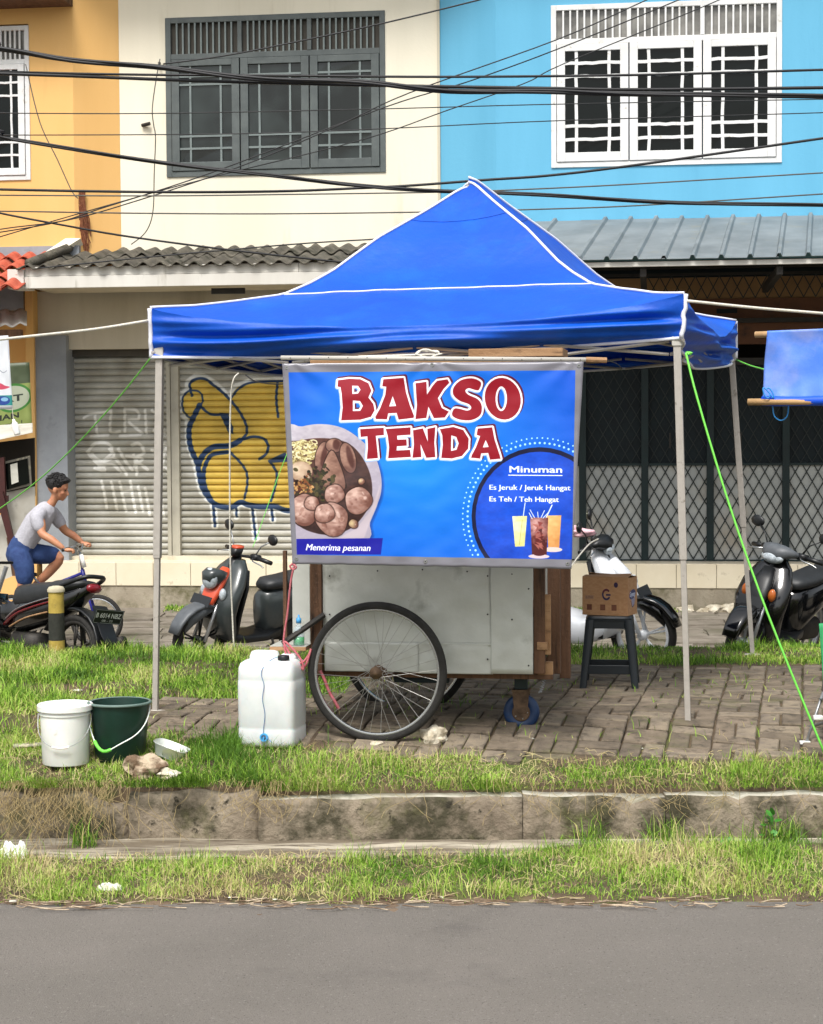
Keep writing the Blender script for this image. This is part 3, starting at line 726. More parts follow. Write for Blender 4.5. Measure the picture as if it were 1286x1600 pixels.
# yellow upper front with window
hy = holeof(-120, 40, 46, 283, -.3)
wall_with_hole(yel, M['ochre'], UY - 5.0, uy2, fz(385, 50, -.3), TOPZ, -.3, hy)
window(yel, -120, 42, 46, 283, 98, -.315, 2, M['white'], M['glassd'], M['louvglass'], 10, fw=.05, sash=.07, colw=(.2, .6, .2), rows=(.14, .14, .5, .14, .14), jit=.003)
m = MB(); m.box(UY - 5, uy2 + .05, -.33, -.1, fz(410, 50, -.3), fz(385, 50, -.3) - .002); m.build('grey_band', M['grey'], yel)
m = MB(); u1, z1 = FA.at(118, 372, -.36); u2, z2 = FA.at(66, 408, -.5)
m.add([(u1 - .12, -.34, z1), (u1 + .05, -.34, z1), (u2 + .08, -.62, z2), (u2 - .06, -.62, z2), (u1 - .12, -.2, z1 - .1), (u1 + .05, -.2, z1 - .1), (u2 + .08, -.2, z2 - .12), (u2 - .06, -.2, z2 - .12)], [(0, 1, 2, 3), (4, 5, 6, 7), (0, 1, 5, 4), (1, 2, 6, 5), (2, 3, 7, 6), (3, 0, 4, 7)])
m.build('coping', M['cream'], yel)
# rusty growth in the corner of the ochre bay
m = MB()
for _ in range(60):
    x = 120 + random.gauss(7, 3); y0 = random.uniform(295, 345); P = [FA.pt(x, y0, -.27)]
    for k in range(5): x += random.gauss(0, 1.8); P.append(FA.pt(x + k * .6, y0 + 14 * (k + 1), -.27 + .012 * k))
    m.tube(P, .006, 4, cap=False)
tag(m.build('dead_creeper', M['brownstain'], M=FA.M), 'brown dead creeper running down the corner of the yellow shophouse', 'creeper')
# blue upper front with window
hb = holeof(861, 2, 1222, 258, -.3)
wall_with_hole(blu, M['blue'], ub2, ub2 + 7.5, fz(352, 1000, -.3), TOPZ, -.3, hb)
window(blu, 861, 2, 1222, 258, 60, -.315, 3, M['white'], M['glassd'], M['louvglass'], 10, fw=.055, sash=.085, barw=.032, rows=(.12, .13, .49, .13, .13), colw=(.2, .6, .2), jit=.005)
for par, u0, u1, mat in ((yel, UY - 5, UY - .01, 'ochre'), (cre, UY + .01, UB - .01, 'cream'), (blu, UB + .01, ub2 + 7.5, 'blue')):
    m = MB(); m.box(u0, u1, .21, 8, fz(560) if par is not blu else fz(352), TOPZ - .01); m.build('upper_storey', M[mat], par)
    m = MB(); m.box(u0 - .05, u1 + .05, -.9, 8.2, TOPZ, TOPZ + .12); m.build('roof', M['fibre'], par)
m = MB(); m.box(UY - 5, fu(100, 5, -.6), -.75, -.3, fz(2, 50, -.6), fz(2, 50, -.6) + .1); m.build('eave', M['wood'], yel)

# ---- cream awning: corrugated fibre cement
vf_ = -1.05
uL = FA.at(30, 420, vf_)[0]; uR = UB - .05
zf_, zb_ = FA.at(300, 412, vf_)[1], FA.at(300, 391, .0)[1]
def corr(u0, u1, t0, t1, lift, name='roof_sheet'):
    per = .178; n = int((u1 - u0) / per * 12)
    def f(s, t):
        u = u0 + (u1 - u0) * s; tt = t0 + (t1 - t0) * t
        v = vf_ + (-.0 - vf_) * tt; z = zf_ + (zb_ - zf_) * tt + lift
        z += .024 * math.sin(2 * PI * u / per) + .012 * mnoise.noise(Vector((u * 2, tt * 4, lift * 40)))
        if tt < .02: v += .03 * mnoise.noise(Vector((u * 8, 1, 1)))
        return (u, v - .06 * (1 - tt), z)
    m = MB(); m.grid(f, n, 8); o = m.build(name, M['fibre'], cre, smooth=True)
    s_ = o.modifiers.new('t', 'SOLIDIFY'); s_.thickness = .012; return o
ns = 5
for k in range(ns):
    a = uL + (uR - uL) * k / ns; e = uL + (uR - uL) * (k + 1) / ns + .05
    corr(a, e, -.02, .58, 0.004 * (k % 2)); corr(a, e, .5, 1.0, .022 + .004 * (k % 2))
m = MB(); m.tube([FA.pt(44, 412, vf_), FA.pt(105, 388, -.4), FA.pt(125, 381, 0)], .05, 8); m.build('ridge_flashing', M['fibre'], cre, smooth=True)
m = MB(); u0 = FA.at(40, 435, vf_)[0]
zt_, zm_, zb2 = FA.at(300, 418, vf_)[1], FA.at(300, 428, vf_)[1], FA.at(300, 447, vf_)[1]
def board(par, u0, u1, z0, z1, v0, v1, mat, name='fascia_board', c=.004):
    return MB().box(u0, u1, v0, v1, z0, z1, c).build(name, M[mat], par)
board(cre, u0, u0 + 2.9, zm_ + .002, zt_ + .03, vf_ - .02, vf_ + .01, 'fascia'); board(cre, u0 + 2.905, uR, zm_ + .002, zt_ + .03, vf_ - .02, vf_ + .01, 'fascia')
board(cre, u0, uR, zb2, zm_ - .002, vf_ - .035, vf_ + .01, 'fascia')
board(cre, FA.at(14, 435, vf_)[0], u0 - .004, zb2, zt_ + .01, vf_ - .05, vf_ + .3, 'fascia')
MB().box(u0, uR, vf_ + .02, -.12, zb2 + .02, zb2 + .04).build('soffit', M['beige'], cre)
# lintel wall below the awning
uS0 = fu(116, 545); zS = fz(545, 200)
uC0, uC1 = fu(52, 600, -.12), fu(104, 600, -.12)
m = MB(); m.box(fu(57, 500) - .02, UB - .04, -.02, .2, zS, zb2 + .05); m.build('lintel_wall', M['beige'], cre)
m = MB(); m.box(uC0, uC1, -.12, .3, FA.at(80, 881, -.12)[1], FA.at(80, 524, -.12)[1]); m.build('pillar', M['grey'], cre, bevel=.006)
m = MB(); m.box(fu(41, 600, -.16), fu(54, 600, -.16), -.17, .3, ALLEYZ, FA.at(48, 452, -.16)[1]); m.build('pillar', M['ochre'], yel, bevel=.006)
m = MB(); m.box(fu(655, 600, -.1), UB - .01, -.1, .3, fz(881), zS); m.build('pillar', M['beige'], cre)
m = MB(); m.box(FA.at(330, 452, -.9)[0], FA.at(382, 452, -.9)[0], -.9, -.86, FA.at(350, 459, -.9)[1], FA.at(350, 450, -.9)[1]); m.build('awning_bracket', M['dkmetal'], cre)
# shutters, one object per slat, with spray paint carried over the slats
def graffiti():
    # left end px 112..292, right px 270..660 ; image covers px x 110..660, y 540..885
    X0, X1, Y0, Y1 = 110, 660, 540, 885; k = 2.2
    A = Art(int((X1 - X0) * k), int((Y1 - Y0) * k), h3('#9c988b'), lambda p: ((p[0] - X0) * k, (p[1] - Y0) * k))
    r = np.random.default_rng(3)
    base = np.array(h3('#b6b5ad')) + r.normal(0, .008, (A.h, 1, 1)) + r.normal(0, .006, (A.h, A.w, 1))
    A.a[:] = base
    Z = lambda L: [(250 + x / 5, 560 + y / 5) for x, y in L]
    navy, yl, wh = h3('#173a66'), h3('#dcbb50'), h3('#eef0ee')
    body = Z([(245, 200), (290, 165), (360, 165), (440, 215), (530, 300), (565, 320), (620, 240), (720, 205), (940, 195), (1100, 200), (1300, 260), (1420, 420), (1400, 700), (1480, 900), (1400, 1150), (1200, 1190), (1010, 1195), (900, 1170), (840, 1150), (760, 1160), (650, 1130), (540, 1165), (430, 1140), (340, 1040), (300, 850), (240, 650), (240, 480), (190, 430), (190, 300), (245, 255)])
    drips = [([(425, 1150), (430, 1230), (437, 1315)], 22), ([(605, 1160), (608, 1240)], 18), ([(730, 1160), (745, 1300), (757, 1415)], 20), ([(880, 1160), (893, 1270)], 20), ([(1150, 1190), (1160, 1330)], 20)]
    A.poly([body], wh, grow=15, soft=5)
    for d, w_ in drips: A.line(Z(d), (w_ + 34) * .2 * k, wh, soft=4)
    A.poly([body], yl, soft=3)
    y0 = A.a.copy(); nz = r.normal(0, 1, (30, 50)); nz = np.kron(nz, np.ones((A.h // 30 + 1, A.w // 50 + 1)))[:A.h, :A.w]
    for kk in (1,): 
        c = np.cumsum(np.cumsum(nz, 0), 1)
    L_ = lambda pts, w_: A.line(Z(pts), w_ * .24 * k, navy, soft=2.5)
    L_([(265, 300), (250, 210), (300, 172), (370, 172), (430, 215), (500, 270), (570, 340), (640, 430), (690, 530), (690, 600), (640, 650), (560, 680)], 17)
    L_([(250, 258), (320, 268), (350, 320), (335, 380), (290, 440), (250, 470), (205, 430), (188, 370), (200, 300), (240, 265)], 12)
    L_([(340, 390), (400, 440), (460, 450), (500, 445)], 16); A.poly([Z([(480, 435), (550, 440), (590, 560), (585, 600), (550, 590), (510, 500)])], navy, soft=3)
    L_([(325, 375), (275, 470), (240, 560), (250, 700), (300, 820), (315, 900), (335, 1000), (385, 1090), (450, 1150), (560, 1170), (640, 1130), (700, 1150), (800, 1165), (900, 1160), (1010, 1195), (1200, 1190), (1380, 1140)], 34)
    L_([(310, 840), (350, 760), (430, 700), (560, 690), (640, 650)], 36)
    L_([(560, 740), (640, 820), (690, 900), (693, 1000), (670, 1100)], 15); L_([(540, 740), (420, 760), (370, 830), (352, 900), (360, 1000), (400, 1090)], 26)
    L_([(575, 320), (640, 245), (740, 202), (940, 195), (1100, 200), (1300, 260), (1420, 420)], 14); L_([(940, 200), (928, 330), (942, 470)], 16)
    L_([(630, 655), (740, 622), (830, 640), (862, 700), (840, 760), (790, 795)], 17); A.poly([Z([(860, 805), (990, 745), (1040, 790), (1040, 815), (880, 825)])], navy, soft=3)
    L_([(870, 810), (925, 900), (915, 1000), (880, 1120)], 16); L_([(1100, 600), (1250, 650), (1300, 800), (1200, 900)], 18)
    for d, w_ in drips: A.line(Z(d), w_ * .2 * k, navy, soft=2.5)
    # white tags on the left shutter
    Zb = lambda L: [(x / 3.674, 370 + y / 3.674) for x, y in L]; Zc = lambda L: [(x / 4.446, 700 + y / 4.446) for x, y in L]
    tg = lambda L, w_, o=.95: A.line(L, w_ * k, h3('#f0f0ec'), op=o, soft=4)
    for L in ([(480, 1040), (520, 1020), (600, 1010), (640, 1000)], [(545, 1030), (555, 1130)], [(640, 1010), (635, 1120), (690, 1120)], [(720, 990), (720, 1120)], [(720, 990), (790, 1000), (800, 1050), (740, 1060), (820, 1130)], [(840, 1000), (845, 1130)], [(520, 1145), (620, 1140)], [(690, 1145), (810, 1140)], [(880, 1000), (930, 1060), (890, 1120), (950, 1130)]): tg(Zb(L), 4.4)
    for L in ([(500, 1240), (540, 1190), (620, 1190), (640, 1240), (580, 1290), (520, 1250), (600, 1340), (540, 1330)], [(680, 1220), (720, 1290), (760, 1340)], [(760, 1200), (800, 1190), (830, 1240), (780, 1280), (850, 1340)], [(900, 1200), (960, 1210), (930, 1290), (970, 1340)], [(560, 1320), (640, 1310), (690, 1350)]): tg(Zb(L), 5.0)
    for L in ([(600, 30), (640, 80), (690, 130), (700, 160)], [(760, 10), (790, 60), (700, 110), (720, 90), (800, 80), (880, 190)], [(930, 50), (950, 150), (950, 190)], [(880, 60), (990, 80), (930, 130)], [(700, 235), (720, 330), (735, 420)], [(770, 240), (790, 340), (808, 435)], [(830, 240), (850, 340), (870, 440)], [(905, 235), (920, 340), (940, 450)], [(840, 310), (900, 300)], [(960, 270), (975, 350), (990, 440)], [(1010, 285), (1025, 380), (1040, 470)], [(1105, 290), (1120, 380), (1140, 480)], [(1060, 20), (1140, 60), (1120, 180)]): tg(Zc(L), 4.6)
    return A.image('shutter_spray_paint'), (X0, X1, Y0, Y1)
gimg, gb = graffiti()
gu0, gz1 = FA.at(gb[0], gb[2], .17); gu1, gz0 = FA.at(gb[1], gb[3], .17)
M['shut_img'] = imgmat('painted_shutter_steel', gimg, rough=0.6, dirt=('#b9b4a6', 3), metal=.05)
def shutter(u0, u1, zb, zt, label):
    m = MB(); m.box(u0, u1, .19, .2, zb, zt); m.box(u0, u1, .10, .18, zt - .075, zt)
    sh = m.build('rolling_shutter', M['shutdark'], cre); sh['label'] = label
    n = 31; h = (zt - .075 - zb) / n
    for k in range(n):
        z0 = zb + k * h; prof = [(.185, 0.0), (.172, .04), (.160, .16), (.154, .4), (.157, .62), (.166, .80), (.186, .86), (.187, 1.0)]
        m = MB(); nn = 3
        m.add([(u0 + (u1 - u0) * i / nn, v, z0 + h * q) for i in range(nn + 1) for v, q in prof], [(i * 8 + j, i * 8 + j + 1, (i + 1) * 8 + j + 1, (i + 1) * 8 + j) for i in range(nn) for j in range(7)])
        o = m.build('slat', M['shut_img'], sh); uvset(o, lambda c: ((c.x - gu0) / (gu1 - gu0), (c.z - gz0) / (gz1 - gz0)))
zb_s = fz(868, 300, .1)
shutter(fu(117, 700, .15), fu(262, 700, .15), zb_s, zS, 'narrow shutter with white spray paint tags')
shutter(fu(279, 700, .15), fu(656, 700, .15), zb_s, zS, 'wide shutter with a yellow and navy graffiti piece')
m = MB(); a, e = fu(261, 700, .1), fu(280, 700, .1); w3 = (e - a) / 3
m.box(a, a + w3 * .9, .09, .18, zb_s, zS); m.box(a + w3, a + 1.9 * w3, .11, .18, zb_s, zS); m.box(a + 2 * w3, e, .09, .18, zb_s, zS)
m.build('guide_rail', M['shutter'], cre)
m = MB(); m.box(fu(104, 700, .15), fu(117, 700, .15), .0, .2, zb_s - .08, zS); m.build('jamb', M['shutter'], cre)
m = MB(); m.box(fu(117, 870, .15), fu(656, 870, .15), -.02, .2, zb_s - .09, zb_s - .002); m.build('threshold', M['beige'], cre)
# raised terrace edge with tiles
lz = FA.at(643, 880, -.4)[1]; lz2 = FA.at(643, 917, -.4)[1]
tile_me = None
for par, u0, u1 in ((cre, fu(66, 900, -.4), UB - .01), (blu, UB + .01, ub2 + 7.5)):
    m = MB(); m.box(u0, u1, -.39, .6, ALLEYZ - .1, lz - .012); o = m.build('terrace', M['mossy'], par)
    m = MB(); m.box(u0, u1, -.375, .3, lz - .012, lz); m.build('terrace_top', M['ftile'], par)
    tw = .413; u = u0
    while u < u1 - .05 and u < 6:
        w_ = min(tw, u1 - u); MB().box(u + .003, u + w_ - .003, -.402 - random.uniform(0, .002), -.385, lz2, lz, .003).build('tile', M['ftile'], o); u += w_
# ---- blue awning: ribbed metal
vb = -2.4; SK = .085; ua = fu(690, 380, vb) + .2; ue = ub2 + 7.4
zf2, zb3 = FA.at(1050, 405, vb)[1], FA.at(1050, 341, -.28)[1]
def ribbed(u0, u1, lift):
    per = .262; us = [u0]; zs = [0]; u = math.ceil(u0 / per) * per
    while u < u1 - .03:
        for du, dz in ((-.03, 0), (-.014, .032), (.014, .032), (.03, 0)):
            us.append(u + du); zs.append(dz)
        u += per
    us.append(u1); zs.append(0); n = len(us); vs = []
    for t in range(5):
        tt = t / 4
        for a, z in zip(us, zs): vs.append((a + SK * (vb + .05) * (1 - tt), vb - .05 + (-.28 - vb + .05) * tt, zf2 + (zb3 - zf2) * tt + z + lift + .006 * mnoise.noise(Vector((a, tt * 2, 1)))))
    m = MB(); m.add(vs, [(t * n + i, t * n + i + 1, (t + 1) * n + i + 1, (t + 1) * n + i) for t in range(4) for i in range(n - 1)])
    o = m.build('roof_sheet', M['metalroof'], blu); s_ = o.modifiers.new('t', 'SOLIDIFY'); s_.thickness = .004
u = ua; k = 0
while u < ue: ribbed(u, min(u + 1.05, ue), .004 * (k % 2)); u += 1.03; k += 1
zfa = FA.at(1050, 408, vb)[1]; zfb = FA.at(1050, 421, vb)[1] 
board(blu, ua - .25, ue - .25, zfb + .03, zfa, vb - .01, vb + .02, 'fascia', 'gutter_board')
for k in range(6): board(blu, ua + .4 + k * 1.25, ua + .46 + k * 1.25, zfb - .06, zfb + .02, vb + .05, -.1, 'dkmetal', 'rafter')
# blue ground floor: recessed dark shop front behind lattice gates
zl = FA.at(1050, 881, .1)[1]
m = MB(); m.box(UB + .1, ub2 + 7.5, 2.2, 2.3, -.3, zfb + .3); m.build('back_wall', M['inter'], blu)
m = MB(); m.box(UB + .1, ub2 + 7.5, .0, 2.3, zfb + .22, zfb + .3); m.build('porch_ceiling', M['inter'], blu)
m = MB(); m.box(UB + .01, UB + .22, -.05, 2.2, lz, zfb + .25); m.build('party_wall', M['beige'], blu)
m = MB(); m.box(ub2 + 7.3, ub2 + 7.5, -.05, 2.2, lz, zfb + .25); m.build('party_wall', M['beige'], blu)
ug0, ug1 = UB + .22, ub2 + 7.3
def zz(py, v=.1): return FA.at(1100, py, v)[1]
MB().box(ug0, ug1, .2, .24, zz(432), zfb + .22).build('dark_header', M['dgreen2'], blu)
MB().box(ug0, ug1, .22, .25, zz(466), zz(432)).build('tan_panel', M['tan'], blu)
MB().box(ug0, ug1, .20, .25, zz(538), zz(466) - .002).build('brown_panel', M['brownp'], blu)
MB().box(ug0, ug1, .08, .16, zz(505), zz(498)).build('top_rail', M['dkmetal'], blu)
MB().box(ug0, ug1, .06, .16, zz(571), zz(560)).build('rail', M['dkmetal'], blu)
# tiny illegible lettering plate on the brown panel is left as a dark plate
MB().box(fu(1120, 485, .19), fu(1152, 485, .19), .192, .199, zz(489), zz(482)).build('name_plate', M['dgreen2'], blu)
def lattice(par, u0, u1, z0, z1, v, dw, dh, mat, r=.0055, name='lattice_bar'):
    # flat bars on two diagonals, clipped to the panel
    s = dh / dw
    for sg in (1, -1):
        k = -int((z1 - z0) / dh) - 2
        while True:
            c0 = u0 + k * dw
            if c0 > u1 + (z1 - z0) / s + dw: break
            # line: u = c0 + sg*(z-z0)/s
            pts = []
            za, ze = z0, z1; ua_, ue_ = c0 + sg * 0, c0 + sg * (z1 - z0) / s
            def zat(u): return z0 + (u - c0) * s * sg
            if sg > 0: lo, hi = (max(u0, ua_), min(u1, ue_))
            else: lo, hi = (max(u0, ue_), min(u1, ua_))
            if hi - lo > .02:
                A_ = Vector((lo, v + (.004 if sg > 0 else -.004), zat(lo))); B_ = Vector((hi, v + (.004 if sg > 0 else -.004), zat(hi)))
                d = (B_ - A_).normalized(); n_ = Vector((-d.z, 0, d.x)) * r
                m = MB(); m.add([A_ - n_, A_ + n_, B_ + n_, B_ - n_] + [q + Vector((0, .005, 0)) for q in (A_ - n_, A_ + n_, B_ + n_, B_ - n_)], [(0, 1, 2, 3), (0, 1, 5, 4), (1, 2, 6, 5), (2, 3, 7, 6), (3, 0, 4, 7)])
                m.build(name, M[mat], par)
            k += 1
# the transom lattice
tr = MB().box(ug0, ug1, .10, .13, zz(430), zz(426)).build('transom_grille', M['dkmetal'], blu)
lattice(tr, fu(1012, 450, .1), fu(1330, 450, .1), zz(466), zz(430), .11, .125, .235, 'latticeu')
posts = [905, 1002, 1104, 1222, 1322, 1420]; upx = [fu(p, 700, .1) for p in posts]
zsplit = zz(725); zt_g = zz(571)
m = MB(); m.box(ug0, ug1, .05, .14, zl, zl + .05); m.build('bottom_rail', M['dgreen'], blu)
for i in range(-3, len(upx) - 1):
    if i < 0: a = upx[0] + i * .62; e = a + .62
    else: a, e = upx[i], upx[i + 1]
    a = max(a, ug0)
    if e <= ug0 + .1: continue
    m = MB(); m.box(a + .002, a + .075, .04, .12, zl + .05, zt_g); m.box(e - .0, e + .0015, .05, .1, zl + .05, zt_g)
    m.box(a + .075, e, .05, .10, zsplit - .015, zsplit + .01)
    g = m.build('gate_panel', M['dgreen'], blu)
    MB().box(a + .07, e + .005, .085, .09, zl + .05, zsplit - .015).build('lower_sheet', M['gsheet'], g)
    MB().box(a + .07, e + .005, .13, .135, zsplit, zt_g).build('upper_sheet', M['dgreen2'], g)
    if i >= 0:
        lattice(g, a + .076, e, zl + .055, zsplit - .015, .07, .118, .205, 'lattice')
        lattice(g, a + .076, e, zsplit + .012, zt_g, .10, .118, .205, 'latticeu', r=.004)
    if i in (1, 2): MB().box((a + e) / 2 - .05, (a + e) / 2 - .03, .03, .05, zz(700), zz(676)).build('gate_handle', M['dkmetal'], g)
# ---- yellow ground floor at the left edge
zq = lambda py, v=0: FA.at(20, py, v)[1]
uE = fu(41, 600)
MB().box(uE - 5, uE, -.05, .2, zq(485), zq(440)).build('grey_lintel', M['grey'], yel)
MB().box(uE - 5, uE - .01, .1, .3, ALLEYZ, zq(485)).build('rear_wall', M['ochre'], yel)
# red clay tiles
tl = MB()
def pantile(): 
    def f(s, t): return (-.1 + .2 * s, -.16 + .32 * t, .045 * math.sin(PI * min(1, s * 1.35)) * (1 if s < .74 else 0) + (-.012 if s > .74 else 0) + .02 * (1 - t))
    m = MB(); m.grid(f, 10, 3); return m.mesh('tile', M['redtile'], True)
pt = pantile()
for r in range(5):
    for c in range(14):
        u = FA.at(64, 420, -.6)[0] - .1 - c * .175 + (r * .03); v = -1.2 + r * .27
        z = FA.at(20, 446, -1.2)[1] + r * .12
        o = frommesh('tile', pt, yel, Matrix.Translation((u, v, z + random.uniform(-.008, .008))) @ Matrix.Rotation(rad(21), 4, 'X') @ Matrix.Rotation(random.uniform(-.05, .05), 4, 'Z'))
        s_ = o.modifiers.new('t', 'SOLIDIFY'); s_.thickness = .012
# grey sagging awning sheet
def sheet(s, t):
    a = FA.pt(-60, 485 , -.2); b_ = FA.pt(42, 484, -.2); c_ = FA.pt(-60, 513, -1.0); d = FA.pt(42, 506, -1.0)
    p = a.lerp(b_, s).lerp(c_.lerp(d, s), t); p.z += .015 * math.sin(s * 30) + .02 * mnoise.noise(Vector((s * 6, t * 3, 2))); return p
m = MB(); m.grid(sheet, 30, 8); m.build('awning_sheet', M['fascia'], yel, smooth=True).modifiers.new('t', 'SOLIDIFY').thickness = .01
MB().box(uE - 3, FA.at(36, 520, -.9)[0], -.98, -.9, FA.at(20, 527, -.95)[1], FA.at(20, 515, -.95)[1]).build('awning_beam', M['wood'], yel)
# upper walls get a few loose fittings
m = MB(); m.tube([FA.pt(222, 196, -.02), FA.pt(234, 193, -.05)], .02, 8); m.tube([FA.pt(249, 98, -.02), FA.pt(249, 102, -.06)], .015, 8)
m.build('cable_bracket', M['dkmetal'], cre)
# stones and moss along the terrace foot
for i, (x, y, r) in enumerate([(1072, 953, .075), (1100, 951, .05), (1118, 955, .08), (1143, 948, .085), (1158, 955, .06), (1136, 957, .06), (1045, 955, .05)]):
    p = W(x, y, 19.0); p.z = ALLEYZ + r * .45
    m = MB(); m.ball((0, 0, 0), r, (1.35, .9, .7), 2, .5, i); o = m.build('rubble_stone', M['rock'], M=Matrix.Translation(p))
    tag(o, ['flat pale rubble stone at the terrace foot right of the front right tent leg', 'small pale rubble stone right of the flat one at the terrace foot', 'low wide pale rubble stone in the middle of the terrace foot row', 'largest pale rubble stone, topping the row left of the rear tent leg', 'rightmost pale rubble stone, next to the rear right tent leg', 'pale rubble stone lying in front of the largest one', 'leftmost small rubble stone, just behind the front right tent leg'][i], 'stone', 'rubble stones along the terrace wall')
mp = []; mh = []; mw = []
for _ in range(9000):
    u = random.uniform(-3, 5.5); v = -.4 - abs(random.gauss(0, .18)) - .02; q = FA.M @ Vector((u, v, ALLEYZ))
    if fbm(q.x, 0, 1.1, 4) < (-.1 if q.x > 1 else .15): continue
    mp.append(q[:]); mh.append(random.uniform(.02, .07)); mw.append(random.choice((0, 0, 1, 2)))
blades('wall_weeds', 'low weeds and moss along the foot of the terrace wall', mp, mh, mw, .9, .006, cat='weeds')
# ------------------------------------------------------------------ the blue pop-up tent
cFL, cFR, cRR, cRL = Vector((-1.465, 10.5, 2.285)), Vector((1.475, 10.05, 2.315)), Vector((2.29, 13.1, 2.345)), Vector((-.62, 13.5, 2.31))
cor = [cFL, cFR, cRR, cRL]; cen = Vector((.373, 11.75, 0))
ZT = [(0, 0), (.12, .018), (.25, .055), (.39, .105), (.48, .185), (.548, .262), (.694, .475), (.864, .675), (.95, .785), (.985, .823), (1, .828)]
def zh(t):
    for (a, x), (b_, y) in zip(ZT, ZT[1:]):
        if t <= b_: return x + (y - x) * (t - a) / (b_ - a)
    return ZT[-1][1]
tent = empty('pop_up_tent', (0.4, 11.7, 0), 'blue pop-up canopy tent with white piping standing over the food cart', 'tent')
TI = Matrix.Translation((-.4, -11.7, 0))
def roofp(i, s, t):
    a, b_ = cor[i], cor[(i + 1) % 4]; e = a.lerp(b_, s); sag = 4 * s * (1 - s)
    z = e.z + zh(t) * (3.18 - 2.3) / .88
    p = e.lerp(Vector((cen.x, cen.y, e.z)), t); p.z = z
    f = max(0, 1 - t / .39); depth = [.135, .17, .1, .1][i]
    p.z -= depth * sag ** .8 * f ** 1.6
    if t > .39: p.z -= .035 * sag * math.sin((t - .39) / .61 * PI)       # fabric pulled in between the hips
    p.z += .012 * mnoise.noise(Vector((s * 4 + i * 9, t * 4, 1))) * (1 - t) + .006 * mnoise.noise(Vector((s * 14 + i * 9, t * 5, 5))) * (1 - t)
    return p
can = MB()
for i in range(4): can.grid(lambda s, t, i=i: roofp(i, s, t), 48, 40)
def valp(i, s, t):
    a, b_ = cor[i], cor[(i + 1) % 4]; top = roofp(i, s, 0); e = a.lerp(b_, s); sag = 4 * s * (1 - s)
    bot = e.z - [.275 - .04 * s, .235 + .03 * s, .26 + .06 * s, .32 - .045 * s][i] - [.03, .11, .05, .04][i] * sag
    d = (b_ - a); n = Vector((d.y, -d.x, 0)).normalized()
    z = top.z + (bot - top.z) * t; p = Vector((top.x, top.y, z)); h = e.z - z
    amp = .020 * min(1, t * 3) * min(1, 12 * s * (1 - s) + .15)
    # swags: folds that start at the corners and run nearly level
    w = math.sin((h * 58) - 5.5 * math.cos((s - .5) * 2.4) + 2.2 * mnoise.noise(Vector((s * 2.4 + i * 5, h * 3, 2))))
    w += .55 * math.sin(h * 105 + 4 * s + 3 * mnoise.noise(Vector((s * 3, h * 5, 7 + i))))
    amp *= 1.35; p += n * (amp * w + .035 * math.sin(PI * t) ** .8 * sag - .085 * t * t * sag - .02 * t + .012)
    if i == 1: p += n * (.05 * math.sin(t * 3 + s * 5) * sag)
    return p
for i in range(4): can.grid(lambda s, t, i=i: valp(i, s, t), 110, 26)
can_o = can.build('canopy', M['canopy'], tent, smooth=True, M=TI)
for i in range(4):
    pts = [roofp(i, 0, t / 40) + Vector((0, 0, .006)) for t in range(41)]
    MB().tube(pts, .0085, 6).build('piping', M['piping'], can_o, smooth=True)
    pts = [roofp(i, t / 30, .39) + Vector((0, 0, .005)) for t in range(31)]
    MB().tube(pts, .006, 6).build('seam', M['piping'], can_o, smooth=True)
    pts = [valp(i, t / 50, 1) for t in range(51)]
    MB().tube(pts, .010, 6).build('piping', M['piping'], can_o, smooth=True)
    pts = [valp(i, 0.0, t / 12) for t in range(13)]
    MB().tube(pts, .013, 6).build('piping', M['piping'], can_o, smooth=True)
    # stitched seam of the cap near the peak
    pts = [roofp(i, t / 20, .80) + Vector((0, 0, .002)) for t in range(21)]
    MB().tube(pts, .003, 4).build('seam', M['canopy'], can_o, smooth=True)
feet = [gp(243, 1113), gp(1075, 1130), gp(1176, 1024), Vector((-.55, 13.4, 0))]
tops = [Vector((c.x, c.y, c.z - .05)) for c in cor]
for i in range(4):
    f, t = feet[i], tops[i]; f = f.copy(); f.z += .006
    inn = (Vector((cen.x, cen.y, 0)) - Vector((t.x, t.y, 0))).normalized() * .062; t = t + inn
    mid = f.lerp(t, .42); d = (t - f).normalized()
    def sq(p0, p1, w):
        ax = Vector((math.cos(rad(12)), -math.sin(rad(12)), 0)) * w; ay = Vector((math.sin(rad(12)), math.cos(rad(12)), 0)) * w
        m = MB(); m.add([p + sx * ax + sy * ay for p in (p0, p1) for sx, sy in ((-1, -1), (1, -1), (1, 1), (-1, 1))], [(0, 1, 5, 4), (1, 2, 6, 5), (2, 3, 7, 6), (3, 0, 4, 7), (0, 1, 2, 3), (4, 5, 6, 7)]); return m
    lg = sq(f.lerp(t, .39), t, .0205).build('leg', M['legmetal'], tent, M=TI, bevel=.003)
    sq(f, f.lerp(t, .40), .0155).build('lower_tube', M['legmetal'], lg, bevel=.002)
    q = MB(); q.lathe([(.055, 0), (.058, .006), (.02, .012)], 14, f - Vector((0, 0, .004))); q.build('foot_plate', M['plastg'], lg)
    c_ = f.lerp(t, .90); sq(c_, f.lerp(t, .945), .027).build('bracket', M['plastg'], lg, bevel=.003)
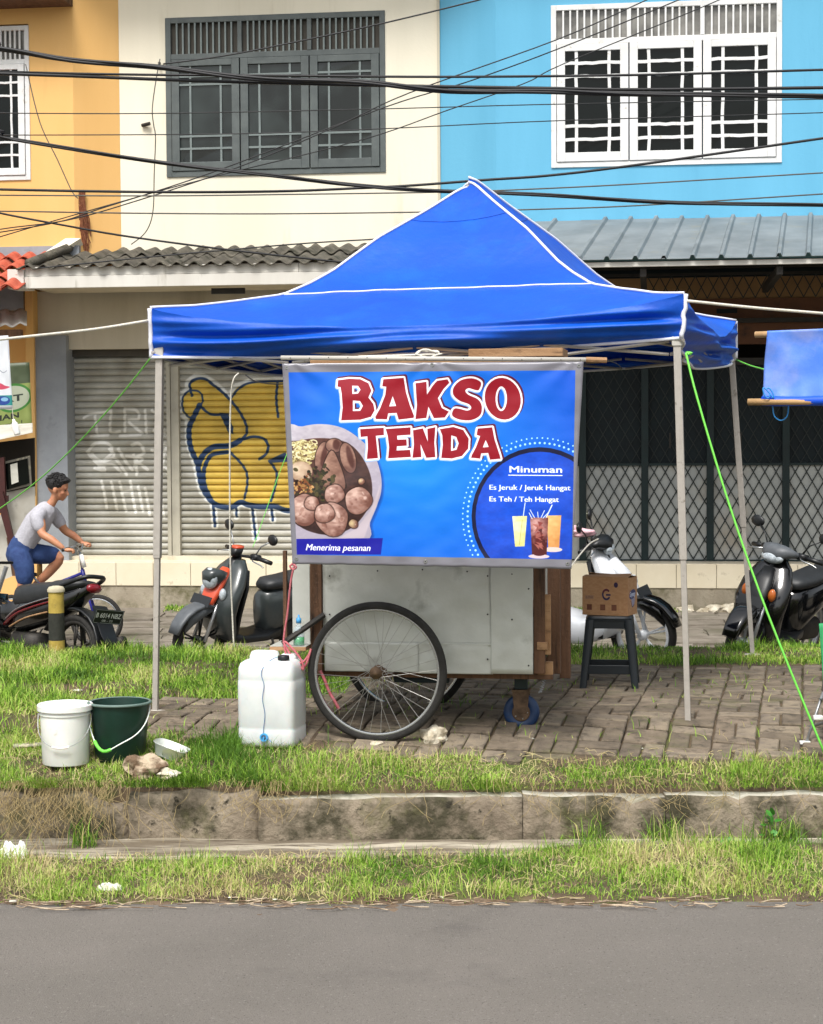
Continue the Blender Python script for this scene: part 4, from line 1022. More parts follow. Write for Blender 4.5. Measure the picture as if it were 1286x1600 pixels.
# scissor bars just below the valance edge
def bar(a, b_, r=.010, nm='truss_bar'): return MB().tube([a, b_], r, 6).build(nm, M['legmetal'], tent, M=TI)
for i in range(4):
    a, b_ = tops[i], tops[(i + 1) % 4]; zz1, zz2 = -.27, -.20
    for k in range(4):
        A_ = a.lerp(b_, k / 4 + .004); B_ = a.lerp(b_, (k + 1) / 4 - .004); ci = Vector((cen.x, cen.y, A_.z)); A_ = A_.lerp(ci, .05); B_ = B_.lerp(ci, .05)
        bar(A_ + Vector((0, .012, zz1 if k % 2 == 0 else zz2)), B_ + Vector((0, .012, zz2 if k % 2 == 0 else zz1)))
        bar(A_ + Vector((0, -.012, zz2 if k % 2 == 0 else zz1)), B_ + Vector((0, -.012, zz1 if k % 2 == 0 else zz2)))
    bar(tops[i] + Vector((0, 0, -.2)), Vector((cen.x, cen.y, 2.35)))
MB().tube([(cen.x, cen.y, 2.3), (cen.x, cen.y, 3.13)], .018, 8).build('centre_pole', M['legmetal'], tent, M=TI)

# ------------------------------------------------------------------ food cart
wc = gp(590, 1160); CF = Frame((wc.x, wc.y, wc.z), 9.2); CM = CF.M
cart = empty('food_cart', CM, 'silver sheet metal food cart with wooden posts and two spoked wheels under the banner', 'food cart')
U = lambda px, py, v: CF.at(px, py, v)[0]
Z = lambda py, px, v: CF.at(px, py, v)[1]
V0 = .13; D1 = .95
x0, x1, zb, zt = U(505, 960, V0), U(833, 960, V0), Z(1051, 680, V0), Z(870, 680, V0)
xs = U(770, 960, V0); zf = Z(1008, 600, V0)
def panel(u0, u1, z0, z1, v, name='side_panel', amp=.006, seed=0, par=cart, mat='alu'):
    def f(s, t): 
        u = u0 + (u1 - u0) * s; z = z0 + (z1 - z0) * t
        return (u, v - amp * mnoise.noise(Vector((u * 4 + seed, z * 4, seed))) - .004 * mnoise.noise(Vector((u * 14, z * 14, seed))), z)
    m = MB(); m.grid(f, 36, 24); o = m.build(name, M[mat], par, smooth=True); o.modifiers.new('t', 'SOLIDIFY').thickness = .004; return o
panel(x0, xs, zf, zt + .1, V0, seed=1); panel(xs - .01, x1, zb, zt + .1, V0 - .006, seed=5)
panel(x0 + .01, U(655, 1030, V0), zb + .002, zf + .012, V0 - .007, 'lower_flap', seed=8); panel(U(653, 1030, V0), xs, zb - .004, zf + .01, V0 - .004, 'lower_flap', seed=11)
MB().box(x0, xs - .01, V0 - .010, V0 - .004, zf + .006, zf + .016, .001).build('panel_lip', M['alu'], cart)
for k in range(12):
    px, py = [(515, 900), (515, 960), (590, 892), (660, 890), (762, 900), (762, 960), (762, 1030), (800, 897), (826, 920), (800, 968), (826, 1040), (730, 893)][k]
    MB().ball(CF.pt(px, py, V0 - .012), .005, sub=1).build('rivet', M['dkmetal'], cart)
roofz = Z(549, 800, V0)
for (u, v) in ((x0 - .035, V0 + .01), (x1 + .11, D1 - .05), (x1 + .03, V0 + .04), (x0 - .035, D1 - .05)):
    a = .03
    MB().box(u - a, u + a, v - .03, v + .03, zb - (.0 if v < .3 else .12), roofz - .05, .004).build('post', M['wood'], cart)
MB().box(U(486, 960, V0) - .0, U(503, 960, V0), V0 - .02, V0 + .04, zb - .02, roofz - .1, .003).build('post', M['wood'], cart)
for v in (V0 + .05, D1 - .05): MB().box(x0 - .05, x1 + .1, v, v + .04, zb - .035, zb - .005, .003).build('rail', M['wood'], cart)
MB().box(x0, x1 + .06, V0 + .05, D1, zb + .3, zb + .32).build('shelf', M['wood'], cart)
MB().box(x0, x1, V0 + .03, D1, zb, zb + .012).build('floor_panel', M['dkmetal'], cart)
panel(x0, x1 + .05, zb, zt + .1, D1, 'back_panel', seed=21)
def sidep(u, v0, v1, z0, z1, mat, name='end_panel'):
    m = MB(); m.grid(lambda s, t: (u + .004 * mnoise.noise(Vector((s * 4, t * 4, u))), v0 + (v1 - v0) * s, z0 + (z1 - z0) * t), 10, 14); o = m.build(name, M[mat], cart, smooth=True); o.modifiers.new('t', 'SOLIDIFY').thickness = .006
sidep(x1 + .012, V0 + .02, V0 + .34, zb + .08, zb + .50, 'wood'); sidep(x0 + .0, V0 + .02, D1, zb, zt, 'alu')
MB().box(x1 + .015, x1 + .09, V0 + .03, V0 + .06, zb + .1, zb + .42, .002).build('end_board', M['woodl'], cart)
MB().box(x1 + .02, x1 + .075, V0 + .0, V0 + .03, zb + .13, zb + .17, .002).build('end_board', M['woodl'], cart)
MB().box(x1 + .02, x1 + .10, V0 + .05, V0 + .08, zb - .01, zb + .06, .002).build('end_board', M['woodl'], cart)
# thick square post at the far right, board on top of the cart
ur = U(866, 960, .55); MB().box(ur - .035, ur + .035, .52, .58, Z(1052, 866, .55), roofz - .05, .004).build('post', M['wood'], cart)
MB().box(U(847, 900, .3) - .012, U(847, 900, .3) + .012, .28, .31, Z(1030, 850, .3), roofz - .05, .003).build('post', M['dkmetal'], cart)
MB().box(x0 - .05, x1 + .12, V0 - .05, D1, roofz - .06, roofz - .035, .003).build('roof_board', M['woodl'], cart)
MB().box(U(733, 549, V0 - .02), U(880, 549, V0 - .02), V0 - .05, V0 + .3, Z(558, 800, V0), Z(545, 800, V0), .003).build('roof_board', M['woodl'], cart)
# coil spring / hose on the right
pts = [CF.pt(847 + 4 * math.sin(k / 3), 1036 + k * 1.3, .2) + Vector((0.0, .0, 0)) for k in range(32)]
cq = [p + Vector((.008 * math.cos(i * 2.2), .008 * math.sin(i * 2.2), 0)) for i, p in enumerate(smooth_pts([tuple(CF.pt(x, y, .2)) for x, y in ((849, 1034), (851, 1050), (850, 1066), (843, 1082))], 14)) for p in [Vector(p)]]
MB().tube(cq, .004, 5).build('hose', M['wire'], cart)
# wheels
R_, ax_z = .375, .375; WS = 1.07
def wheel(v, name='wheel'):
    w = bpy.data.objects.new(name, None); 
    m = MB(); N = 72
    for k in range(1): pass
    ring = [(R_ - .0 * 0) for _ in range(1)]
    pr = [(a_ + .025, b_) for a_, b_ in [(.311, -.017), (.318, -.020), (.333, -.021), (.345, -.014), (.350, 0), (.345, .014), (.333, .021), (.318, .020), (.311, .017)]]
    m.lathe(pr, N, (0, v, ax_z), 'Y', cap=False); ty = m.build('wheel', M['rubber'], cart, smooth=True)
    m = MB(); m.lathe([(a_ + .025, b_) for a_, b_ in [(.300, -.013), (.313, -.0165), (.316, -.015), (.316, .015), (.313, .0165), (.300, .013), (.297, 0), (.300, -.013)]], N, (0, v, ax_z), 'Y', cap=False); m.build('rim', M['chrome'], ty, smooth=True)
    m = MB(); m.lathe([(.0, -.055), (.012, -.055), (.013, -.04), (.034, -.038), (.034, -.03), (.02, -.026), (.018, .026), (.034, .03), (.034, .038), (.013, .04), (.012, .055), (0, .055)], 20, (0, v, ax_z), 'Y', cap=False); m.build('hub', M['hub'], ty, smooth=True)
    for k in range(36):
        a = 2 * PI * k / 36 + .05; sd_ = 1 if k % 2 else -1; off = (1 if (k // 2) % 2 else -1) * .95
        p0 = Vector((.031 * math.cos(a + off), v + sd_ * .034, ax_z + .031 * math.sin(a + off))); p1 = Vector((.325 * math.cos(a), v + sd_ * .004, ax_z + .325 * math.sin(a)))
        MB().tube([p0, p1], .0014, 5, cap=False).build('spoke', M['spoke'], ty)
    return ty
wheel(0); wheel(.965)
MB().tube([(0, .05, ax_z), (0, .93, ax_z)], .012, 10).build('axle', M['dkmetal'], cart)
for v in (.13, .86): 
    MB().box(-.03, .03, v - .015, v + .015, ax_z - .02, zb + .02, .003).build('axle_bracket', M['wood'], cart)
MB().box(.05, .35, V0 + .1, V0 + .15, zb - .07, zb - .0, .004).build('under_beam', M['dgreen2'], cart)
# castor
cv = .40; cu_ = U(815, 1118, cv); cz = .095 + (gp(815, 1146).z - wc.z)
m = MB(); m.lathe([(.03, -.028), (.055, -.026), (.06, -.03), (.088, -.03), (.097, -.018), (.099, 0), (.097, .018), (.088, .03), (.06, .03), (.055, .026), (.03, .028)], 32, (cu_, cv, cz), 'Y'); cs = m.build('castor', M['blueplast'], cart, smooth=True)
m = MB(); m.lathe([(.0, -.034), (.045, -.034), (.05, -.028), (.05, .028), (.045, .034), (0, .034)], 20, (cu_, cv, cz), 'Y', cap=False); m.build('hub', M['hub'], cs)
for k in range(5):
    a = k * 2 * PI / 5; MB().ball((cu_ + .035 * math.cos(a), cv - .035, cz + .035 * math.sin(a)), .005, sub=1).build('bolt', M['spoke'], cs)
m = MB(); m.prism([(cu_ - .035, cz - .0), (cu_ + .035, cz - .0), (cu_ + .045, cz + .10), (cu_ + .045, cz + .115), (cu_ - .045, cz + .115), (cu_ - .045, cz + .10)], cv - .042, cv - .036)
m.prism([(cu_ - .035, cz - .0), (cu_ + .035, cz - .0), (cu_ + .045, cz + .115), (cu_ - .045, cz + .115)], cv + .036, cv + .042); m.box(cu_ - .05, cu_ + .05, cv - .05, cv + .05, cz + .115, cz + .125)
m.build('fork', M['hub'], cs); MB().box(cu_ - .035, cu_ + .035, cv - .035, cv + .035, cz + .125, zb - .0, .004).build('castor_post', M['dgreen'], cart)
# handle bar and small shelf on the left
MB().tube([CF.pt(441, 1006, .02), CF.pt(507, 960, V0 - .03)], .016, 8).build('push_handle', M['dkmetal'], cart)
us0, us1 = U(428, 1013, .12), U(484, 1013, .12); zs_ = Z(1010, 455, .05)
MB().box(us0, us1, .02, .30, zs_ - .02, zs_, .002).build('side_shelf', M['woodl'], cart); MB().box(us0, us1 - .0, .025, .29, zs_ + .001, zs_ + .004).build('shelf_lining', M['alu'], cart)
MB().box(U(457, 950, .2), U(484, 950, .2), .20, .21, zs_ + .005, roofz - .4).build('glass_panel', M['alu'], cart)
MB().box(us0 + .02, us0 + .04, .26, .29, zs_ - .02, zs_ + .5, .002).build('post', M['wood'], cart)

# soap bottle on the shelf
bp = CF.M @ Vector((U(467, 1000, .07), .07, zs_ + .004)); BM_ = Matrix.Translation(bp)
bt = empty('soap_bottle', BM_, 'clear bottle with green dish soap and blue cap on the cart side shelf', 'bottle')
m = MB(); m.lathe([(.028, 0), (.031, .004), (.031, .075), (.026, .095), (.012, .11), (.011, .12)], 20); m.build('bottle_body', M['bottle'], bt, smooth=True)
m = MB(); m.lathe([(.001, .004), (.029, .004), (.029, .045), (.001, .045)], 20, cap=False); m.build('liquid', M['greenliq'], bt, smooth=True)
m = MB(); m.lathe([(.014, .12), (.014, .145), (.006, .15), (.005, .165)], 14); m.build('cap', M['cyan'], bt, smooth=True)

# ------------------------------------------------------------------ the printed banner
bz = Z(562, 680, -.11)
BQ = [W(441, 568, 9.42), W(912, 565, 9.30), W(893, 889, 9.27), W(457, 881, 9.39)]     # TL TR BR BL
zq_ = [(28, 72), (1240, 65), (1193, 895), (70, 888)]
AW, AH = 1500, 1030
def inv_bil(p):
    a, b_, c, d = [np.array(q, float) for q in zq_]; s = t = .5; p = np.array(p, float)
    for _ in range(8):
        f = (1 - t) * ((1 - s) * a + s * b_) + t * ((1 - s) * d + s * c) - p
        js = (1 - t) * (b_ - a) + t * (c - d); jt = (1 - s) * (d - a) + s * (c - b_)
        det = js[0] * jt[1] - js[1] * jt[0]; s -= (f[0] * jt[1] - f[1] * jt[0]) / det; t -= (js[0] * f[1] - js[1] * f[0]) / det
    return s * AW, t * AH
A = Art(AW, AH, h3('#77767e'), inv_bil)
r = np.random.default_rng(5)
A.a += r.normal(0, .012, A.a.shape)
inner = [(54, 108), (1207, 100), (1194, 857), (88, 850)]
YY, XX = np.mgrid[0:AH, 0:AW]; fy = (YY / AH)[..., None]
bg1, bg2 = np.array(h3('#0e8ae8')), np.array(h3('#0b62de'))
g = np.clip(np.hypot((XX / AW - .45) * 1.3, (YY / AH - .45)) * 1.3, 0, 1)[..., None]
blueg = np.array(h3('#0a88ea')) * (1 - g) + np.array(h3('#0552c8')) * g
A.poly([inner], lambda bx: blueg[bx[2]:bx[3], bx[0]:bx[1]])
sc = AW / 1180.0
# everything below stays inside the printed field
res = A.sdf([inner], 3); cl = np.zeros((AH, AW)); x0_, x1_, y0_, y1_ = res[1]; cl[y0_:y1_, x0_:x1_] = np.clip(.5 - res[0], 0, 1); A.clip = cl
def vn(w, h, n, seed):      # smooth value noise image
    rr = np.random.default_rng(seed); g_ = rr.random((n + 2, n + 2)); yy, xx = np.mgrid[0:h, 0:w]; yy = yy / h * n; xx = xx / w * n
    yi, xi = yy.astype(int), xx.astype(int); fy_, fx_ = yy - yi, xx - xi; fy_ = fy_ ** 2 * (3 - 2 * fy_); fx_ = fx_ ** 2 * (3 - 2 * fx_)
    return g_[yi, xi] * (1 - fx_) * (1 - fy_) + g_[yi, xi + 1] * fx_ * (1 - fy_) + g_[yi + 1, xi] * (1 - fx_) * fy_ + g_[yi + 1, xi + 1] * fx_ * fy_
NZ = vn(AW, AH, 60, 1) * .5 + vn(AW, AH, 130, 2) * .3 + vn(AW, AH, 26, 3) * .5 - .62
def shaded(c1, c2, cx, cy, rr):    # a ball printed with light from the upper left
    p = inv_bil((cx, cy)); q = np.array(h3(c1)), np.array(h3(c2))
    def f(bx):
        x0, x1, y0, y1 = bx; Y_, X_ = np.mgrid[y0:y1, x0:x1]
        k_ = np.clip(np.hypot(X_ - p[0] + rr * sc * .35, Y_ - p[1] + rr * sc * .4) / (rr * sc * 1.5) + NZ[y0:y1, x0:x1] * .9, 0, 1)[..., None]
        return q[0] * (1 - k_) + q[1] * k_
    return f
# bowl
cup = [(40, 360), (110, 328), (190, 318), (270, 332), (340, 375), (400, 440), (428, 520), (430, 590), (412, 650), (385, 715), (360, 790), (40, 790)]
A.poly([[(x + 9, y + 7) for x, y in smooth_pts(cup, 5, True)]], h3('#083a8c'), soft=14, op=.75)
A.poly([smooth_pts(cup, 5, True)], shaded('#c9c3cc', '#a49cab', 150, 330, 330))
A.poly([[(428, 560), (412, 650), (385, 715), (360, 782), (250, 785), (330, 740), (385, 670)]], h3('#b9adb6'), soft=8)
rim = [(30, 420), (100, 385), (200, 375), (290, 392), (345, 440), (382, 510), (394, 580), (385, 640), (350, 700), (300, 745), (220, 768), (140, 755), (80, 722), (30, 680)]
A.poly([smooth_pts(rim, 5, True)], shaded('#5a3a33', '#2e1c1b', 250, 480, 260), soft=4)
rr = random.Random(4)
for _ in range(130):
    x = rr.uniform(66, 165); y = rr.uniform(388, 470); 
    a = rr.uniform(0, PI * 2); rad_ = rr.uniform(8, 18)
    A.line([(x + rad_ * math.cos(a + q), y + rad_ * .7 * math.sin(a + q)) for q in (0, .8, 1.6, 2.4)], rr.uniform(5, 8), h3(rr.choice(['#d9cf9a', '#c4b87f', '#e6dfb4', '#a5965f', '#8d7a4c'])), soft=3)
A.ell((105, 510), 46, 40, shaded('#d8c2a8', '#9d7d66', 105, 510, 45), soft=6)
for c_, rx, ry, ro in (((190, 450), 26, 60, 12), ((240, 405), 34, 28, 0), ((296, 455), 30, 62, -14)):
    A.ell(c_, rx + 3, ry + 3, h3('#2a1614'), ro, soft=4); A.ell(c_, rx, ry, shaded('#ab8674', '#6b4a42', c_[0], c_[1], ry), ro, soft=3)
    A.ell((c_[0] + 8, c_[1] - 4), rx * .42, ry * .75, h3('#4a2824'), ro, op=.85, soft=9)
pet = smooth_pts([(228, 425), (262, 480), (285, 560), (270, 590), (225, 592), (190, 560), (192, 500)], 5, True)
A.poly([pet], h3('#2a1614'), grow=5, soft=4); A.poly([pet], shaded('#b08b78', '#6f4d42', 220, 500, 80), soft=3)
for _ in range(150):
    x = rr.gauss(175, 38); y = rr.gauss(575, 34); A.ell((x, y), rr.uniform(4, 12), rr.uniform(3, 8), h3(rr.choice(['#1d1c10', '#2b2a18', '#3a3420', '#26160f', '#4d4528'])), rr.uniform(0, 180), soft=3)
for _ in range(60):
    x = rr.gauss(110, 22); y = rr.gauss(575, 20); A.ell((x, y), rr.uniform(3, 9), rr.uniform(3, 5), h3(rr.choice(['#a07444', '#c39862', '#7c4a2c', '#5a2c1c'])), rr.uniform(0, 180), soft=2)
for (x, y, q, s_) in ((240, 602, 40, 1), (337, 628, 54, 2), (120, 668, 62, 3), (150, 640, 30, 6), (232, 705, 66, 4), (200, 680, 40, 7), (318, 722, 18, 5), (350, 550, 13, 8)):
    bl = [(x + q * math.cos(t_) * (1 + .07 * math.sin(3 * t_ + s_)), y + q * math.sin(t_) * (1 + .07 * math.cos(2 * t_ + s_))) for t_ in np.linspace(0, 2 * PI, 26)[:-1]]
    A.poly([bl], h3('#26130f'), grow=5, soft=6, op=.8)
    A.poly([bl], shaded('#d6b5a8' if q > 20 else '#cdb68c', '#6d463c', x, y, q), soft=3)
    for k_ in range(int(q / 5)): A.ell((x + rr.uniform(-.6, .6) * q, y + rr.uniform(-.6, .6) * q), rr.uniform(3, q * .22), rr.uniform(2, q * .14), h3(rr.choice(['#e4cabf', '#8a5f52', '#5f3a32', '#c9a496'])), rr.uniform(0, 180), op=.55, soft=5)
A.poly([[(86, 786), (437, 779), (429, 846), (88, 850)]], h3('#141494'))
A.text('Menerima pesanan', 124, 832, 262, 27, h3('#eef0f6'), bold=0, fat=2, shear=.25)
# drinks roundel
ccx, ccy = 1066, 688
def rl(a_, b_): return np.array(h3(a_)), np.array(h3(b_))
for ring_, n_, rd in ((297, 92, 4.4), (317, 92, 3.2)):
    for k in range(n_):
        t_ = 2 * PI * (k + (.5 if ring_ > 300 else 0)) / n_
        xx, yy = ccx + ring_ * math.cos(t_) * .97, ccy + ring_ * math.sin(t_)
        if xx < 1204 and yy < 850 and yy < ccy + 170: A.ell((xx, yy), rd, rd, h3('#a9e2fb'))
A.ell((ccx, ccy), 272, 280, h3('#060a33')); A.ell((ccx, ccy), 256, 262, shaded('#0d4fd2', '#0a3cae', ccx, ccy, 300))
A.text('Minuman', 945, 510, 208, 27, h3('#f2f4fa'), bold=0, fat=3); A.line([(942, 521), (1155, 521)], 4.5, h3('#f2f4fa'), spline=False)
A.text('Es Jeruk / Jeruk Hangat', 865, 580, 322, 21, h3('#eef1f8'), bold=0, fat=2); A.text('Es Teh / Teh Hangat', 865, 627, 276, 21, h3('#eef1f8'), bold=0, fat=2)
A.line([(1008, 632), (1000, 690)], 5, h3('#cfe0f4')); A.line([(1115, 640), (1092, 690)], 6, h3('#d9e6f4'))
A.poly([[(957, 686), (1016, 684), (1006, 806), (968, 808)]], shaded('#f3efc0', '#cfc97c', 985, 730, 70), soft=2); A.line([(985, 800), (997, 700)], 4, h3('#a7a25c'), op=.7)
A.poly([[(1094, 682), (1152, 680), (1144, 812), (1100, 814)]], shaded('#f0bc7c', '#c88a4c', 1120, 720, 80), soft=2); A.ell((1118, 818), 38, 10, h3('#d9c3bd'), soft=3)
A.poly([[(1028, 690), (1100, 690), (1094, 845), (1036, 845)]], shaded('#c99a94', '#4a1515', 1062, 740, 60), soft=2)
for _ in range(26): A.poly([[(rr.uniform(1034, 1080), yq := rr.uniform(705, 800)), (rr.uniform(1050, 1094), yq + 6), (rr.uniform(1040, 1090), yq + 22)]], h3(rr.choice(['#5c1a1a', '#3a0d0f', '#7c2b28', '#a56057'])), soft=2, op=.8)
A.ell((1063, 846), 42, 9, h3('#cdbcc4'), soft=2); A.ell((1064, 832), 26, 12, h3('#4a0f14'), soft=2)
for (a_, b_) in (((1045, 690), (1028, 660)), ((1060, 690), (1058, 668)), ((1072, 690), (1085, 662)), ((1036, 695), (1024, 672)), ((1080, 692), (1100, 670))): A.line([a_, b_], 4, h3('#d6e2ef'))
# big lettering
Lt = {
 'B': [[(255, 140), (300, 134), (345, 136), (378, 152), (390, 182), (378, 210), (398, 236), (403, 262), (388, 288), (345, 300), (268, 303), (274, 250), (270, 195), (265, 168), (253, 166)], [(312, 162), (336, 163), (346, 178), (336, 194), (313, 196)], [(315, 222), (344, 224), (356, 244), (345, 264), (315, 265)]],
 'A': [[(438, 136), (520, 130), (530, 190), (545, 240), (562, 284), (560, 292), (500, 299), (492, 272), (458, 274), (453, 298), (408, 297), (406, 288), (426, 252), (446, 200), (450, 166), (434, 164)], [(476, 204), (490, 244), (462, 246)]],
 'K': [[(568, 152), (612, 146), (614, 198), (640, 158), (655, 142), (696, 136), (704, 150), (680, 176), (658, 212), (674, 252), (702, 266), (686, 290), (642, 293), (620, 246), (612, 292), (568, 297), (574, 240)]],
 'O': [[(918 + 72 * math.cos(t_) + 6 * math.sin(t_), 214 + 84 * math.sin(t_)) for t_ in np.linspace(0, 2 * PI, 30)[:-1]], [(912 + 23 * math.cos(t_), 214 + 50 * math.sin(t_)) for t_ in np.linspace(0, 2 * PI, 20)[:-1]]],
 'S': [smooth_pts([(830, 148), (795, 132), (750, 140), (722, 168), (720, 198), (745, 222), (782, 236), (792, 252), (776, 262), (742, 254), (722, 256), (716, 282), (745, 298), (792, 300), (828, 280), (834, 244), (818, 216), (780, 198), (768, 182), (782, 172), (812, 180), (824, 176)], 4, True)],
 't': [[(345, 338), (440, 332), (441, 362), (408, 365), (413, 412), (417, 455), (372, 459), (376, 410), (374, 367), (347, 370)]],
 'e': [[(448, 337), (548, 330), (548, 360), (494, 364), (495, 380), (532, 379), (533, 404), (493, 407), (492, 424), (546, 421), (550, 450), (458, 456), (462, 410), (456, 364)]],
 'n': [[(558, 342), (598, 334), (618, 388), (616, 336), (648, 329), (644, 390), (648, 450), (612, 453), (588, 398), (592, 450), (556, 453), (562, 400)]],
 'd': [[(666, 337), (720, 328), (760, 340), (782, 375), (780, 415), (755, 445), (715, 455), (672, 453), (678, 400), (676, 362)], [(712, 362), (732, 368), (742, 394), (733, 420), (711, 425)]],
 'a': [[(818, 334), (876, 329), (886, 380), (906, 440), (910, 455), (868, 459), (860, 432), (832, 434), (828, 455), (792, 452), (794, 442), (812, 408), (828, 364), (814, 360)], [(850, 380), (862, 408), (839, 410)]],
}
for k, P in Lt.items(): A.poly([[(x + 5, y - 5) for x, y in q] for q in P], h3('#5b0d2c'), grow=9 * sc)
for k, P in Lt.items(): A.poly([[(x - 2, y + 3) for x, y in q] for q in P], h3('#8fb4e6'), grow=8.5 * sc)
for k, P in Lt.items(): A.poly(P, h3('#f1edf2'), grow=7.5 * sc)
for k, P in Lt.items(): A.poly(P, h3('#8e0a20'))
M['banner'] = imgmat('printed_vinyl', A.image('banner_print'), rough=0.3, spec=0.45, bump=0.14, bscale=7)
def banp(s, t):
    p = BQ[0].lerp(BQ[1], s).lerp(BQ[3].lerp(BQ[2], s), t)
    w = .010 * mnoise.noise(Vector((s * 2.2, t * 1.6, 4))) + .004 * mnoise.noise(Vector((s * 9, t * 5, 1))) + .007 * math.exp(-((s - .5 - .02 * t) / .035) ** 2) * (1 - .6 * t)
    for c_, sg in ((.02, 1), (.5, 1), (.98, 1)):      # tension creases run down from the fixings
        a = math.atan2(s - c_, t + .02); w += .004 * math.exp(-t * 5) * math.sin(a * 9 + c_ * 7)
    e_ = .0015 * math.sin(s * 60) * (t > .97) + .003 * mnoise.noise(Vector((s * 14, t * 14, 3)))
    p = p + Vector((0, -w - e_, 0))
    if t > .96: p.z += .004 * mnoise.noise(Vector((s * 20, 1, 1)))
    return p
ban = empty('banner', BQ[0].lerp(BQ[2], .5), 'blue printed vinyl banner reading BAKSO TENDA hanging on the front of the cart', 'banner')
BI = Matrix.Translation(-BQ[0].lerp(BQ[2], .5))
m = MB(); nu, nv = 110, 80; m.grid(lambda s, t: banp(s, t), nu, nv)
o = m.build('printed_sheet', M['banner'], ban, smooth=True, M=BI)
uvl = o.data.uv_layers.new(name='UVMap')
for l in o.data.loops:
    i = l.vertex_index; uvl.data[l.index].uv = ((i % (nu + 1)) / nu, 1 - (i // (nu + 1)) / nv)
o.modifiers.new('t', 'SOLIDIFY').thickness = .0015
for s_, t_ in ((.015, .02), (.5, .012), (.985, .02), (.015, .975), (.48, .975), (.985, .975)):
    p = banp(s_, t_) + Vector((0, -.003, 0))
    m = MB(); m.lathe([(.004, -.002), (.009, -.002), (.010, .0), (.004, .001)], 14, p, 'Y', cap=False); m.build('eyelet', M['chrome'], ban, M=BI)
pl = empty('banner_pole', W(690, 560, 9.4), 'long beige metal pole carrying the top edge of the banner', 'pole')
PI_ = Matrix.Translation(-W(690, 560, 9.4))
a, e = W(439, 559, 9.43), W(922, 562, 9.31)
m = MB(); m.tube([a, e], .012, 10); m.build('pole_tube', M['plastg'], pl, smooth=True, M=PI_)
for k in range(16):
    p = a.lerp(e, (k + .5) / 16) + Vector((0, -.0115, random.uniform(-.003, .003))); MB().ball(p, .003, sub=1).build('tie_knot', M['dkmetal'], pl, M=PI_)
m = MB(); m.tube([e - Vector((.02, 0, 0)), W(948, 563, 9.31)], .014, 8); m.build('pole_end', M['woodl'], pl, M=PI_)
# coil of white rope on the pole
cc = W(668, 553, 9.45); pts = []
for k in range(60):
    t_ = k / 59 * 4 * PI; pts.append(cc + Vector(((.055 + .004 * math.sin(k)) * math.cos(t_), .02 * math.sin(t_ * .5), .018 * math.sin(t_) + .004 * math.sin(k * .7))))
pts += [W(610, 556, 9.42), W(560, 557, 9.42)]
tag(MB().tube(smooth_pts([tuple(p) for p in pts], 2), .0055, 6).build('rope_coil', M['wrope'], smooth=True), 'coil of white rope lying over the banner pole', 'rope')
# ------------------------------------------------------------------ props on the verge
def at(p, rz=0, lean=None):
    m_ = Matrix.Translation(p) @ Matrix.Rotation(rad(rz), 4, 'Z')
    return m_ @ lean if lean is not None else m_
# jerrycan
jp = gp(424, 1166); J = at(jp + Vector((0, .09, .0)), -14)
jc = empty('water_jerrycan', J, 'large milky white plastic jerrycan with black cap left of the cart wheel', 'jerrycan')
def rsec(z, w, d, e=7, x=0, y=0): return ((x, y, z), (w, 0, 0), (0, d, 0), e)
jw, jd = .158, .135
secs = [rsec(.0, jw * .90, jd * .9), rsec(.012, jw * .98, jd * .97), rsec(.03, jw, jd), rsec(.09, jw, jd), rsec(.098, jw * .985, jd * .985), rsec(.106, jw, jd), rsec(.30, jw * 1.01, jd * 1.01), rsec(.345, jw * 1.01, jd), rsec(.352, jw * .99, jd * .99), rsec(.36, jw, jd), rsec(.415, jw * .985, jd * .98), rsec(.438, jw * .93, jd * .92), rsec(.452, jw * .8, jd * .78), rsec(.457, jw * .5, jd * .5)]
m = MB(); m.loft(secs, 40); m.build('jerrycan_body', M['jerry'], jc, smooth=True)
m = MB(); m.loft([rsec(.43, .085, .04, 4, -.055, .05), rsec(.465, .08, .036, 4, -.055, .05), rsec(.487, .07, .03, 4, -.055, .05), rsec(.492, .05, .018, 4, -.055, .05)], 24); m.build('handle', M['jerry'], jc, smooth=True)
m = MB(); m.loft([rsec(.43, .05, .05, 3, .08, .045), rsec(.468, .045, .045, 3, .08, .045), rsec(.478, .03, .03, 3, .08, .045)], 24); m.build('shoulder', M['jerry'], jc, smooth=True)
m = MB(); m.lathe([(.03, .44), (.031, .458), (.0315, .475), (.028, .48), (.01, .481)], 20, (.085, -.06, 0)); m.build('cap', M['bpl'], jc, smooth=True)
m = MB(); m.lathe([(.014, -.012), (.022, -.012), (.022, 0), (.014, 0)], 16, (-.0, -jd - .002, .055), 'Y', cap=False); m.build('tap_ring', M['cyan'], jc)
MB().box(-.004, .004, -jd - .02, -jd, .035, .058, .001).build('tap', M['cyan'], jc)
JI = J
wp = [J @ Vector(q) for q in ((.06, -.02, .47), (.03, -.08, .462), (.0, -.125, .43), (-.012, -.142, .39), (.003, -.143, .33), (-.006, -.145, .26), (.006, -.143, .18), (-.002, -.143, .10), (.0, -.146, .06), (.03, -.15, .045), (.05, -.16, .03))]
tag(MB().tube(smooth_pts([tuple(p) for p in wp], 5), .0018, 5).build('blue_wire', M['brope'], smooth=True), 'thin blue wire running down the front of the white jerrycan', 'wire')
